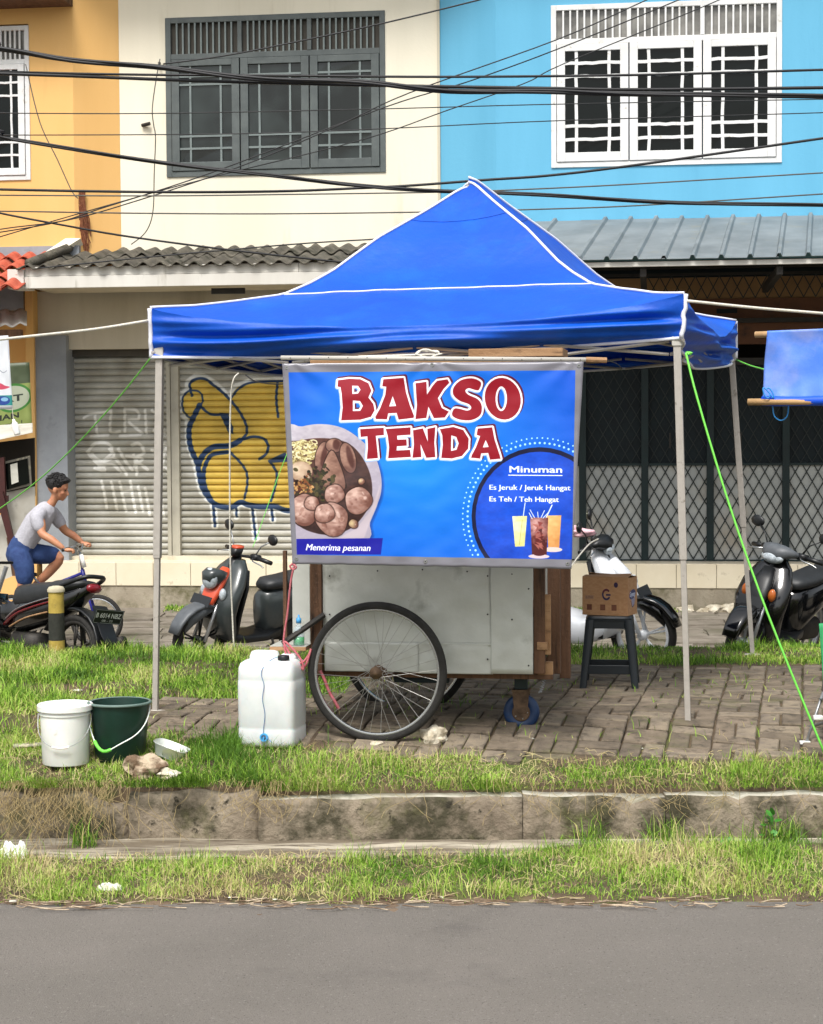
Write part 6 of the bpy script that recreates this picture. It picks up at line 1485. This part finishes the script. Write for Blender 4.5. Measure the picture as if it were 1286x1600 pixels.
# ------------------------------------------------------------------ bicycle and boy
BP = W(92, 960, 16.3); BP.z = ALLEYZ
BK = Matrix.Translation(BP) @ Matrix.Rotation(rad(-3), 4, 'Z')
bk = empty('bicycle', BK, 'small violet blue bicycle ridden by the boy in the grey shirt', 'bicycle')
bx = lambda px: (px - 92) / FPX * 16.3
bzz = lambda py: W(92, py, 16.3).z - ALLEYZ
rw = .235
for x in (bx(152), bx(18)):
    m = MB(); m.lathe([(rw - .03, -.018), (rw - .012, -.022), (rw, 0), (rw - .012, .022), (rw - .03, .018)], 40, (x, 0, rw), 'Y', cap=False); wt = m.build('wheel', M['rubber'], bk, smooth=True)
    m = MB(); m.lathe([(rw - .045, -.012), (rw - .03, -.014), (rw - .03, .014), (rw - .045, .012)], 40, (x, 0, rw), 'Y', cap=False); m.lathe([(0, -.03), (.018, -.03), (.018, .03), (0, .03)], 12, (x, 0, rw), 'Y', cap=False); m.build('rim', M['chrome'], wt, smooth=True)
    for q in range(20):
        a = 2 * PI * q / 20; MB().tube([(x, .015 * (-1) ** q, rw), (x + (rw - .04) * math.cos(a), 0, rw + (rw - .04) * math.sin(a))], .0014, 4).build('spoke', M['spoke'], wt)
hx, hz = bx(130), bzz(890)
def ft(a, b_, r=.014, mat='bikeblue', nm='frame_tube'): return MB().tube([a, b_], r, 8).build(nm, M[mat], bk, smooth=True)
ft((hx, 0, hz), (hx + .03, 0, hz - .13), .019); ft((hx + .005, 0, hz - .03), (bx(62), 0, bzz(922))); ft((hx + .03, 0, hz - .12), (bx(78), 0, .26)); ft((bx(60), 0, bzz(910)), (bx(78), 0, .26))
ft((bx(60), 0, bzz(910)), (bx(50), 0, bzz(898)), .012, 'chrome', 'seat_post')
for y in (-.045, .045):
    ft((bx(78), y * .5, .26), (bx(18), y, rw), .009); ft((bx(62), y * .5, bzz(918)), (bx(18), y, rw), .009); ft((hx + .03, y, hz - .13), (bx(152), y, rw), .011)
ft((hx + .03, -.05, hz - .13), (hx + .03, .05, hz - .13), .011)
ft((hx, 0, hz), (hx - .02, 0, bzz(862)), .013, 'chrome', 'stem')
MB().tube(smooth_pts([(hx - .09, -.22, bzz(856)), (hx - .02, -.12, bzz(852)), (hx - .02, 0, bzz(862)), (hx - .02, .12, bzz(852)), (hx - .09, .22, bzz(856))], 4), .011, 8).build('handlebar', M['chrome'], bk, smooth=True)
for y in (-.22, .22): MB().tube([(hx - .12, y * 1.08, bzz(857)), (hx - .06, y * .88, bzz(855))], .016, 8).build('grip', M['bpl'], bk, smooth=True)
MB().tube([(hx - .0, -.05, bzz(866)), (hx + .03, -.045, bzz(886))], .02, 8).build('handlebar_pad', M['wplast'], bk, smooth=True)
pod(bk, 'saddle', M['bpl'], [((bx(34), 0, bzz(897)), (0, .07, 0), (0, 0, .022), 2.5), ((bx(42), 0, bzz(896)), (0, .075, 0), (0, 0, .025), 2.5), ((bx(58), 0, bzz(898)), (0, .02, 0), (0, 0, .015), 2.5)])
m = MB(); m.lathe([(.02, -.052), (.08, -.052), (.08, -.046), (.02, -.046)], 24, (bx(78), 0, .26), 'Y'); m.build('chainring', M['dkmetal'], bk)
MB().tube([(bx(78), -.07, .26), (bx(78) - .08, -.07, .13)], .009, 6).build('crank', M['dkmetal'], bk); MB().tube([(bx(78), .07, .26), (bx(78) + .10, .07, .36)], .009, 6).build('crank', M['dkmetal'], bk)
MB().box(bx(78) - .12, bx(78) - .03, -.15, -.07, .12, .14, .004).build('pedal', M['bpl'], bk); MB().box(bx(78) + .05, bx(78) + .14, .07, .15, .35, .37, .004).build('pedal', M['bpl'], bk)
# boy: x forward, near side is -y
boy = empty('person', BK, 'boy in grey T-shirt and blue shorts leaning over bicycle handlebar', 'person')
Pz = lambda px, py, y=0: Vector((bx(px), y, bzz(py)))
def limb(m, pts, rs, n=14, capball=True):
    m.tube(smooth_pts([tuple(p) for p in pts], 4) if len(pts) > 2 else pts, list(np.interp(np.linspace(0, 1, (len(pts) - 1) * 4 + 1 if len(pts) > 2 else 2), np.linspace(0, 1, len(rs)), rs)), n)
    for p, r_ in ((pts[0], rs[0]), (pts[-1], rs[-1])): m.ball(p, r_ * .98, sub=2)
def remesh(o, vox, it=6):
    r_ = o.modifiers.new('r', 'REMESH'); r_.mode = 'VOXEL'; r_.voxel_size = vox; r_.use_smooth_shade = True
    s_ = o.modifiers.new('s', 'SMOOTH'); s_.iterations = it; s_.factor = .5
hip = Pz(33, 862); chest = Pz(62, 815); neckb = Pz(78, 792); head = Pz(93, 764)
m = MB()
limb(m, [hip, Pz(45, 842), chest, Pz(72, 800)], [.075, .08, .105, .08])
limb(m, [neckb, Pz(86, 782), head + Vector((-.01, 0, -.03))], [.045, .036, .04])
HR = Matrix.Rotation(rad(18), 3, 'Y')
def hd_(p): return head + HR @ Vector(p)
m.ball(hd_((-.008, 0, .03)), .092, (1.0, .80, .96), 3)
m.ball(hd_((.028, 0, -.028)), .062, (1.0, .82, 1.05), 3)           # jaw and face
m.ball(hd_((.066, 0, -.072)), .022, (1, 1.2, .8), 2)                # chin
m.tube([hd_((.082, 0, .012)), hd_((.100, 0, -.020))], [.009, .014], 8); m.ball(hd_((.099, 0, -.021)), .014, (1, 1, .8), 2)   # nose
m.ball(hd_((.083, 0, -.046)), .014, (1, 1.7, .55), 2); m.ball(hd_((.082, 0, -.057)), .013, (1, 1.5, .6), 2)               # lips
m.ball(hd_((.072, 0, .030)), .022, (.6, 2.0, .5), 2)                # brow
for y in (-1, 1):
    m.ball(hd_((-.005, y * .076, -.012)), .027, (.75, .35, 1.1), 2)  # ears
    m.ball(hd_((.058, y * .036, -.018)), .024, (.8, .8, .8), 2)      # cheeks
# arms (near: -y)
for sy, sh, el, wr, hd in ((-1, (67, 806), (76, 832), (108, 853), (118, 857)), (1, (78, 802), (96, 831), (119, 848), (126, 852))):
    y0, y1 = sy * .125, sy * .22
    limb(m, [Pz(*sh, y0), Pz((sh[0] + el[0]) / 2 + 1, (sh[1] + el[1]) / 2, y0 * 1.2), Pz(*el, sy * .19), Pz((el[0] + wr[0]) / 2, (el[1] + wr[1]) / 2 - 1, sy * .21), Pz(*wr, y1)], [.050, .044, .036, .034, .024])
    hc_ = Pz(hd[0], hd[1], y1); m.ball(hc_, .033, (1.25, 1.2, .62), 2)
    for k in range(4):
        yy = y1 + (k - 1.5) * .020; a0 = hc_ + Vector((.02, (k - 1.5) * .02, .004)); L = [.9, 1, .95, .8][k]
        m.tube([a0, a0 + Vector((.026 * L, 0, -.004)), a0 + Vector((.034 * L, 0, -.022)), a0 + Vector((.020 * L, 0, -.036))], [.0095, .009, .0085, .007], 8)
    m.tube([hc_ + Vector((-.005, -sy * .032, -.004)), hc_ + Vector((.02, -sy * .045, -.016)), hc_ + Vector((.028, -sy * .036, -.028))], [.011, .010, .008], 8)
# near leg straight down to the low pedal, far leg bent
limb(m, [Pz(34, 866, -.075), Pz(42, 895, -.085), Pz(40, 915, -.09), Pz(33, 945, -.10), Pz(30, 962, -.105)], [.07, .066, .052, .046, .03])
limb(m, [Pz(40, 862, .075), Pz(66, 867, .09), Pz(89, 873, .09), Pz(72, 896, .09), Pz(50, 916, .10)], [.07, .066, .052, .044, .029])
for (x, y, yy) in ((30, 966, -.105), (48, 919, .10)):
    c_ = Pz(x, y, yy); m.loft([((c_.x - .05, c_.y, c_.z - .005), (0, .026, 0), (0, 0, .025), 2.4), ((c_.x, c_.y, c_.z + .0), (0, .032, 0), (0, 0, .035), 2.4), ((c_.x + .07, c_.y, c_.z - .012), (0, .040, 0), (0, 0, .022), 2.4), ((c_.x + .12, c_.y, c_.z - .02), (0, .034, 0), (0, 0, .013), 2.4)], 14)
bo = m.build('body', M['skin'], boy, smooth=True); remesh(bo, .0065, 5)
m = MB()
limb(m, [Pz(30, 864), Pz(43, 841), Pz(60, 817), Pz(73, 799)], [.106, .104, .120, .095]); m.ball(Pz(66, 806), .1, (1.0, 1.45, .8), 3)
limb(m, [Pz(70, 801, -.10), Pz(66, 809, -.145), Pz(70, 822, -.165)], [.06, .062, .056]); limb(m, [Pz(78, 800, .10), Pz(82, 808, .145), Pz(89, 819, .165)], [.06, .062, .056])
m.tube([Pz(77, 796), Pz(81, 790)], [.06, .046], 14)
o = m.build('t_shirt', M['shirt'], boy, smooth=True); remesh(o, .011, 5)
m = MB(); limb(m, [Pz(29, 866), Pz(37, 850)], [.115, .112])
limb(m, [Pz(34, 868, -.06), Pz(42, 885, -.085), Pz(43, 902, -.09)], [.098, .09, .08]); limb(m, [Pz(38, 864, .06), Pz(62, 867, .085), Pz(79, 868, .09)], [.098, .09, .078])
o = m.build('shorts', M['shorts'], boy, smooth=True); remesh(o, .011, 4)
m = MB(); m.ball(hd_((-.022, 0, .05)), .098, (1.0, .90, .86), 3, .12, 3); m.ball(hd_((.03, 0, .088)), .06, (1.0, 1.15, .5), 3, .2, 5)
rr = random.Random(2)
for _ in range(160):
    a = rr.uniform(-PI, PI); e_ = rr.uniform(-.1, 1.4); d = Vector((math.cos(a) * math.cos(e_), math.sin(a) * math.cos(e_) * .9, math.sin(e_) * .9))
    if d.x > .55 and d.z < .35: continue
    p = hd_((-.02, 0, .052)) + HR @ (d * .092); m.tube([p, p + HR @ (d * .008) + Vector((rr.uniform(-.012, .014), rr.uniform(-.012, .012), rr.uniform(-.004, .003)))], [.012, .004], 5)
m.build('hair', M['hair'], boy, smooth=True)
for y in (-1, 1):
    m = MB(); m.ball(hd_((.078, y * .032, .010)), .010, (.5, 1.2, .55), 2); m.build('eye', M['hair'], boy, smooth=True)
# ------------------------------------------------------------------ stall and signs at the left edge
sy_ = 17.6
def Wp(x, y, Y=sy_): return W(x, y, Y)
st = empty('market_stall', (-4.1, sy_, ALLEYZ), 'dark red wooden stall with slanted counter roof at the left edge', 'stall'); SI = Matrix.Translation((4.1, -sy_, -ALLEYZ))
def quad3(name, mat, pts, par, th=.02, M_=SI, depth=None):
    m = MB(); P = [Wp(*q) if len(q) == 3 else Wp(q[0], q[1]) for q in pts]; n = len(P)
    D = Vector((0, depth or th, 0)); m.add(P + [p + D for p in P], [tuple(range(n)), tuple(reversed(range(n, 2 * n)))] + [(i, i + n, (i + 1) % n + n, (i + 1) % n) for i in range(n)])
    return m.build(name, M[mat], par, M=M_)
quad3('stall_roof', 'whitep', [(-60, 700, 17.2), (50, 676, 17.2), (50, 661, 17.9), (-60, 668, 17.9)], st, depth=.03)
quad3('gap_shade_sheet', 'inter', [(-60, 698, 17.9), (53, 684, 17.9), (54, 775, 17.9), (-60, 790, 17.9)], st, depth=.05)  # dark sheet painted in for the shade in the gap below the roof
quad3('post', 'redwood', [(-4, 716, 17.3), (6, 714, 17.3), (9, 800, 17.3), (-1, 802, 17.3)], st, depth=.06)
quad3('post', 'redwood', [(-8, 770, 17.25), (4, 768, 17.25), (22, 845, 17.25), (14, 850, 17.25)], st, depth=.05)
g = quad3('window_frame', 'greybare', [(4, 722, 17.4), (46, 712, 17.4), (49, 758, 17.4), (9, 768, 17.4)], st, depth=.03)
quad3('window_pane', 'glassd', [(7, 725, 17.38), (43, 716, 17.38), (46, 755, 17.38), (11, 765, 17.38)], st, depth=.01)
quad3('paper_note', 'tapew', [(16, 726, 17.36), (27, 723, 17.36), (29, 753, 17.36), (18, 757, 17.36)], st, depth=.004)
quad3('counter_panel', 'whitep', [(7, 770, 17.45), (54, 760, 17.45), (56, 842, 17.45), (20, 880, 17.45), (12, 830, 17.45)], st, depth=.02)
quad3('counter_panel', 'whitep', [(-40, 800, 17.5), (12, 806, 17.5), (20, 900, 17.5), (-40, 925, 17.5)], st, depth=.03)
quad3('stall_beam', 'redwood', [(-60, 792, 17.3), (12, 774, 17.3), (12, 784, 17.3), (-60, 806, 17.3)], st, depth=.05)
quad3('prop_stick', 'wood', [(10, 840, 17.3), (18, 842, 17.3), (26, 900, 17.3), (19, 900, 17.3)], st, depth=.04)
def greenart():
    A = Art(300, 340, h3('#5f6a3f')); A.a[:130] = h3('#3f4a31'); A.a[110:] = np.array(h3('#7d8a48'))
    A.a += vn(300, 340, 12, 4)[..., None] * .05 - .025
    A.ell((210, 180), 96, 74, h3('#2f6b24')); A.ell((210, 180), 84, 62, h3('#9aa08c')); A.text('RT', 160, 198, 100, 34, h3('#16201a'), bold=.03)
    A.text('ASIMAN', 10, 285, 225, 28, h3('#141a14'), bold=.03); A.text('Bumbu 1', 120, 318, 130, 16, h3('#20281c'), bold=.015); return A.image('green_sign_print')
M['gsign'] = imgmat('printed_green_sheet', greenart(), rough=.5)
def sheetq(name, mat, pts, label, cat, nu=12, nv=16, amp=.01):
    P = [Wp(*q) for q in pts]; c = sum(P, Vector()) / 4
    m = MB(); m.grid(lambda s, t: P[0].lerp(P[1], s).lerp(P[3].lerp(P[2], s), t) - c + Vector((0, amp * mnoise.noise(Vector((s * 3, t * 3, c.x))), 0)), nu, nv)
    o = m.build(name, M[mat], smooth=True, M=Matrix.Translation(c)); uvl = o.data.uv_layers.new(name='UVMap')
    for l in o.data.loops:
        i = l.vertex_index; uvl.data[l.index].uv = ((i % (nu + 1)) / nu, 1 - (i // (nu + 1)) / nv)
    o.modifiers.new('t', 'SOLIDIFY').thickness = .002; return tag(o, label, cat)
sheetq('shop_sign', 'gsign', [(-42, 570, 18.2), (46, 566, 18.2), (50, 664, 18.2), (-40, 684, 18.2)], 'faded green shop sign sheet with a round logo at the left edge', 'sign')
def flagart():
    A = Art(200, 360, h3('#d7dbe0')); A.a += vn(200, 360, 8, 6)[..., None] * .06 - .03
    A.poly([smooth_pts([(90, 225), (130, 232), (160, 245), (190, 252), (150, 262), (100, 262), (60, 256)], 4, True)], h3('#c2455e'), soft=3)
    A.a[292:342] = h3('#2c8a86'); A.ell((140, 318), 46, 22, h3('#1c3f8c')); A.ell((150, 312), 24, 10, h3('#7fb0d0')); A.ell((110, 90), 30, 8, h3('#a9b3a0'), 40, soft=4); A.line([(120, 160), (150, 180), (176, 172)], 4, h3('#8d93a0')); return A.image('flag_print')
M['flag'] = imgmat('printed_white_flag', flagart(), rough=.5)
sheetq('white_banner', 'flag', [(-34, 528, 16.6), (13, 524, 16.6), (20, 639, 16.6), (-28, 640, 16.6)], 'narrow white printed banner with a red swoosh hanging at the left edge', 'banner')
m = MB(); p0 = Wp(21, 655, 16.6)
bt = empty('hanging_bottle', Matrix.Translation(p0), 'white plastic bottle tied below the corner of the narrow white banner', 'bottle')
m = MB(); m.lathe([(.012, .0), (.014, -.02), (.028, -.04), (.030, -.13), (.026, -.145)], 16); m.build('bottle_body', M['wplast'], bt, smooth=True, M=Matrix.Rotation(rad(-14), 4, 'Y'))
MB().tube([(0, 0, 0), (-.01, 0, .1)], .003, 5).build('string', M['wrope'], bt)

# ------------------------------------------------------------------ blue tarp with poles at the right edge
tq = [W(1199, 517, 11.0), W(1420, 508, 10.6), W(1416, 622, 10.6), W(1192, 622, 11.0)]
ta = empty('blue_tarp', tq[0], 'faded blue tarpaulin rolled on timber poles at the right edge', 'tarpaulin'); TT = Matrix.Translation(-tq[0])
m = MB(); m.grid(lambda s, t: tq[0].lerp(tq[1], s).lerp(tq[3].lerp(tq[2], s), t) + Vector((0, .02 * math.sin(PI * t) + .014 * mnoise.noise(Vector((s * 5, t * 3, 2))) + .006 * math.sin(s * 40) * t ** 4, -.012 * math.sin(PI * s * 4) * (1 - t) * 0)), 60, 30)
m.build('tarp_sheet', M['tarp'], ta, smooth=True, M=TT).modifiers.new('t', 'SOLIDIFY').thickness = .002
MB().tube([W(1180, 523, 11.05), W(1430, 515, 10.65)], .019, 12).build('pole', M['bamboo'], ta, smooth=True, M=TT)
MB().tube([W(1169, 628, 11.02), W(1430, 627, 10.6)], .020, 12).build('pole', M['bamboo'], ta, smooth=True, M=TT)
pts = [W(1191 + 24 * k, 626.5 + .6 * math.sin(k), 11.0 - .042 * k) for k in range(11)]
MB().tube(pts, [.029 + .002 * math.sin(k * 2) for k in range(11)], 14).build('rolled_edge', M['tarpd'], ta, smooth=True, M=TT)
pts = [W(1196 + 7 * math.cos(a) + a, 614 + 8 * math.sin(a * 1.3), 10.94) for a in np.linspace(0, 9, 30)]
MB().tube(pts, .004, 5).build('knot', M['bluerope'], ta, smooth=True, M=TT)
MB().tube(smooth_pts([tuple(W(x, y, 10.99)) for x, y in ((1207, 634), (1210, 650), (1220, 657), (1230, 650), (1232, 634))], 4), .004, 5).build('rope_loop', M['bluerope'], ta, smooth=True, M=TT)

# ------------------------------------------------------------------ ropes
def rope(name, pts, r, mat, label, cat='rope', sub=5, n=6):
    P = smooth_pts([tuple(p) for p in pts], sub) if len(pts) > 2 else pts
    return tag(MB().tube(P, r, n).build(name, M[mat], smooth=True), label, cat)
rope('guy_rope', [W(-90, 540, 9.8), W(60, 524, 10.15), W(150, 514, 10.35), W(231, 501, 10.48)], .0085, 'wrope', 'white rope tied to the front left corner of the blue tent')
rope('guy_rope', [W(1073, 470, 10.04), W(1180, 481, 10.2), W(1300, 491, 10.4), W(1380, 500, 10.5)], .0085, 'wrope', 'white rope running right from the front corner of the blue tent')
rope('guy_string', [W(238, 556, 10.5), W(175, 634, 11.2), W(108, 706, 12), W(40, 766, 13), W(-60, 835, 14)], .0042, 'grope', 'lime green string from the left tent leg down to the left')
rope('guy_string', [W(1072, 552, 10.0), W(1090, 624, 9.9), W(1140, 790, 9.75), W(1200, 960, 9.6), W(1292, 1186, 9.45)], .0062, 'grope', 'bright lime string slanting down from the front right tent leg')
tag(MB().ball(W(1077, 552, 10.0), .014, (1.3, .8, .7), 2, .6, 3).build('string_knot', M['grope']), 'small lime green knot on the front right tent leg top', 'knot')
rope('guy_string', [W(1150, 562, 13.05), W(1172, 571, 12.4), W(1197, 578, 11.1)], .005, 'grope', 'short lime string between the rear tent corner and the blue tarp')
rope('hanging_rope', [W(373, 583, 13.3), W(364, 596, 13.3), W(360, 640, 13.35), W(359, 760, 13.4), W(360, 880, 13.45), W(363, 960, 13.5), W(366, 1022, 13.5)], .0065, 'wrope', 'thin white rope hanging down behind the tent in front of the graffiti')
rope('sagging_string', [W(395, 855, 13.6), W(408, 820, 13.7), W(440, 730, 13.9), W(470, 660, 14)], .003, 'grope', 'thin green string in front of the graffiti shutter')
rope('sagging_wire', [W(384, 586, 13.4), W(400, 596, 13.3), W(430, 600, 13.0), W(470, 598, 12.8)], .005, 'cable', 'short black wire hanging behind the upper left banner corner')
# pink raffia on the left side of the cart
def rf(pts, r=.0045): return [CF.M @ CF.pt(x, y, v) for x, y, v in pts]
rope('raffia_string', rf([(460, 882, -.02), (455, 905, -.02), (452, 930, -.015), (449, 960, -.01), (445, 985, -.01), (443, 1003, -.01)]), .0055, 'prope', 'pink raffia string hanging from the banner corner to the cart handle', 'string')
rope('raffia_loops', rf([(443, 1003, -.02), (452, 1020, -.03), (468, 1040, -.04), (474, 1046, -.04), (470, 1030, -.04), (452, 1008, -.03), (444, 1004, -.02), (450, 1028, -.03), (470, 1036, -.04), (482, 1024, -.03), (486, 1014, -.02), (480, 1034, -.04), (476, 1042, -.03)]), .0060, 'prope', 'looped pink raffia tied round the cart handle above the jerrycan', 'string', sub=6)
rope('raffia_tail', rf([(500, 1048, .06), (507, 1062, .05), (514, 1080, .05), (522, 1094, .05), (530, 1108, .06)]), .009, 'prope', 'red raffia tail hanging behind the spokes of the big wheel', 'string')
rope('raffia_knot', rf([(456, 880, -.1), (463, 886, -.11), (458, 890, -.1), (453, 884, -.1), (464, 880, -.1)]), .005, 'prope', 'pink raffia knot at the lower left banner corner', 'string')
rope('corner_string', [W(893, 884, 9.27), W(905, 868, 9.4), W(921, 850, 9.6), W(935, 842, 9.9)], .004, 'wrope', 'thin string at the lower right corner of the banner', 'string')
rope('frayed_string', [W(945, 563, 9.31), W(958, 566, 9.31), W(966, 570, 9.31), W(972, 576, 9.31)], .002, 'cable', 'frayed dark string at the right end of the banner pole', 'string')

# ------------------------------------------------------------------ overhead cables
CB_ = [
 ([(-150, 66), (0, 76), (110, 94), (240, 104), (400, 123), (560, 128), (700, 142), (860, 143), (1000, 147), (1286, 150), (1430, 152)], 4.6, 'cable', 'thickest black cable bundle dipping across all three upstairs fronts', 15.6),
 ([(-150, 108), (0, 112), (120, 115), (250, 117), (420, 118), (690, 120), (1000, 117), (1286, 109), (1430, 106)], 2.2, 'cable', 'upper straight black cable crossing just above the thickest bundle', 15.7),
 ([(-150, 110), (0, 115), (120, 119), (300, 126), (450, 130), (620, 134), (860, 138), (1000, 140), (1286, 137), (1430, 134)], 3.0, 'cable', 'black cable running just below the upper straight cable', 15.65),
 ([(-150, 196), (0, 215), (40, 221), (260, 255), (450, 277), (560, 290), (680, 298), (860, 305), (1060, 317), (1286, 320), (1430, 324)], 3.6, 'cable', 'thick black cable sloping from the yellow wall behind the tent peak', 15.2),
 ([(-150, 291), (0, 296), (240, 300), (430, 299), (560, 294), (640, 290), (760, 281), (860, 274), (1000, 257), (1286, 216), (1430, 196)], 2.4, 'cable', 'black cable rising to the right below the white window', 15.3),
 ([(-150, 304), (0, 305), (240, 306), (430, 304), (700, 300), (840, 295), (1000, 287), (1286, 270), (1430, 262)], 1.3, 'cableg', 'thin grey cable just under the rising black cable', 15.5),
 ([(-150, 330), (0, 330), (200, 333), (430, 334), (680, 331), (840, 327), (1000, 321), (1286, 303), (1430, 294)], 1.3, 'cableg', 'lowest thin grey cable above the awnings', 15.55),
 ([(-150, 300), (0, 333), (100, 352), (190, 368), (330, 387), (480, 404), (640, 420)], 1.9, 'cable', 'thin black cable sinking across the mossy awning to the right', 16.5),
 ([(60, 419), (130, 412), (250, 400), (350, 391), (480, 380), (620, 372)], 1.3, 'cable', 'thin black cable lying along the mossy awning', 18.2),
 ([(-150, 176), (40, 177), (260, 177), (600, 170), (860, 163), (1286, 155), (1430, 152)], .95, 'cable', 'thin wire crossing the middle of the upstairs windows', 16.8),
 ([(-150, 210), (40, 211), (370, 209), (600, 201), (860, 189), (1286, 176), (1430, 170)], .95, 'cable', 'thin wire crossing the lower panes of the upstairs windows', 16.8),
 ([(-150, 400), (-20, 362), (100, 345), (200, 318), (370, 262), (520, 200), (640, 145), (870, 62), (1010, 0), (1100, -40)], 1.1, 'cable', 'uppermost of the diagonal thin wires rising to the white window', 16.4),
 ([(-150, 385), (-20, 366), (90, 347), (160, 325), (330, 270), (600, 168), (730, 128), (868, 78), (1060, 0), (1140, -35)], 1.1, 'cable', 'second of the diagonal thin wires rising to the white window', 16.45),
 ([(-150, 420), (0, 370), (280, 290), (560, 220), (700, 172), (820, 130), (880, 100), (1100, 10), (1200, -35)], 1.0, 'cable', 'lowest of the diagonal thin wires rising to the white window', 16.5),
 ([(255, 100), (345, 88), (440, 70), (600, 36), (760, -3), (900, -40)], 1.4, 'cable', 'black cable climbing over the top of the grey window', 17.5),
 ([(250, 92), (243, 130), (238, 170), (240, 195), (243, 215), (241, 270), (239, 330), (228, 362), (205, 382)], .95, 'cableg', 'thin wire hanging down the cream wall left of the grey window', 19.8),
 ([(40, 100), (62, 190), (90, 250), (112, 298), (122, 310)], .9, 'cableg', 'thin slack wire on the yellow wall beside the left window', 19.4),
]
for P, r_, mt, lab, Y in CB_:
    pts = [W(x, y, Y) for x, y in P]
    if P[0][0] <= -150: pts.insert(0, pts[0] + Vector((-7, 0, (pts[0] - pts[1]).z * 2)))
    if P[-1][0] >= 1286: pts.append(pts[-1] + Vector((7, 0, (pts[-1] - pts[-2]).z * 3)))
    pts = smooth_pts([tuple(p) for p in pts], 6); rr_ = r_ * Y / FPX * .92
    if r_ > 3:
        o = empty('overhead_cable', Matrix.Identity(4), lab, 'cable', 'overhead cables')
        for q in range(3 if r_ < 4 else 4):
            pp = [Vector(p) + Vector((0, math.cos(i * .22 + q * 2.1), math.sin(i * .22 + q * 2.1))) * rr_ * .45 for i, p in enumerate(pts)]
            MB().tube(pp, rr_ * .62, 6).build('strand', M[mt], o, smooth=True)
    else: tag(MB().tube(pts, rr_, 6).build('overhead_cable', M[mt], smooth=True), lab, 'cable', 'overhead cables')

# ------------------------------------------------------------------ green folding chair, just entering at the right
gpz = gp(1260, 1163); GC = Matrix.Translation(gpz) 
gc = empty('folding_chair', GC, 'green folding chair with steel legs at the right edge of the paving', 'chair')
k = gpz.y / FPX
m = MB(); m.grid(lambda s, t: (.07 + .50 * s + .03 * (1 - t) * (1 - s), .03 + .10 * s + .02 * math.sin(PI * s), .235 + .40 * t + .01 * math.sin(PI * s)), 12, 16); m.build('backrest', M['chairg'], gc, smooth=True).modifiers.new('t', 'SOLIDIFY').thickness = .006
m = MB(); m.grid(lambda s, t: (.08 + .48 * s, .0 - .35 * t + .08, .235 + .02 * t - .03 * math.sin(PI * s)), 12, 8); m.build('seat', M['dgreyp'], gc, smooth=True).modifiers.new('t', 'SOLIDIFY').thickness = .006
for a, e in (((.0, .0, .01), (.10, .05, .27)), ((.10, .05, .27), (.12, .1, .70)), ((.58, .0, .01), (.50, .1, .70)), ((.0, .35, .01), (.5, -.3, .30)), ((.55, .3, .01), (.1, -.25, .28))): MB().tube([a, e], .008, 8).build('leg', M['wire'], gc, smooth=True)
MB().box(-.035, .02, -.012, .018, .0, .018, .004).build('foot', M['wplast'], gc); MB().box(.035, .085, -.02, .01, .13, .155, .006).build('joint_cap', M['wplast'], gc)

# ------------------------------------------------------------------ climbing plant on the kerb
vp = empty('climbing_plant', W(1205, 1300, 8.95), 'small glossy green plant climbing the kerb at the right', 'plant'); VI = Matrix.Translation(-W(1205, 1300, 8.95))
stem = [(1208, 1325), (1206, 1312), (1207, 1298), (1203, 1286), (1200, 1276)]
MB().tube(smooth_pts([tuple(W(x, y, 8.93)) for x, y in stem], 4), .003, 5).build('stem', M['leaf'], vp, M=VI)
def leafm():
    m = MB(); out = [(0, 0), (.35, .28), (.48, .6), (.3, .9), (0, 1.1), (-.3, .9), (-.48, .6), (-.35, .28)]
    m.add([(0, 0, 0), (0, 1.1, .0)] + [(x, y, .12 * abs(x)) for x, y in out[1:4]] + [(x, y, .12 * abs(x)) for x, y in out[5:]], [(0, 2, 3, 1), (3, 4, 1), (0, 1, 6, 7), (6, 1, 5)]); return m.mesh('leaf', M['leaf'], True)
lm = leafm(); rr = random.Random(6)
for k in range(46):
    if k < 14: x, y = 1203 + rr.uniform(-10, 12), 1274 + rr.uniform(0, 40)
    else: x, y = 1165 + rr.uniform(-40, 75), 1322 + rr.uniform(-8, 18)
    s_ = rr.uniform(.028, .045) if k < 14 else rr.uniform(.016, .030)
    frommesh('leaf', lm, vp, VI @ Matrix.Translation(W(x, y, 8.90 + rr.uniform(-.04, .03))) @ Matrix.Rotation(rr.uniform(0, 6.28), 4, 'Z') @ Matrix.Rotation(rad(rr.uniform(-20, 80)), 4, 'X') @ Matrix.Scale(s_, 4))
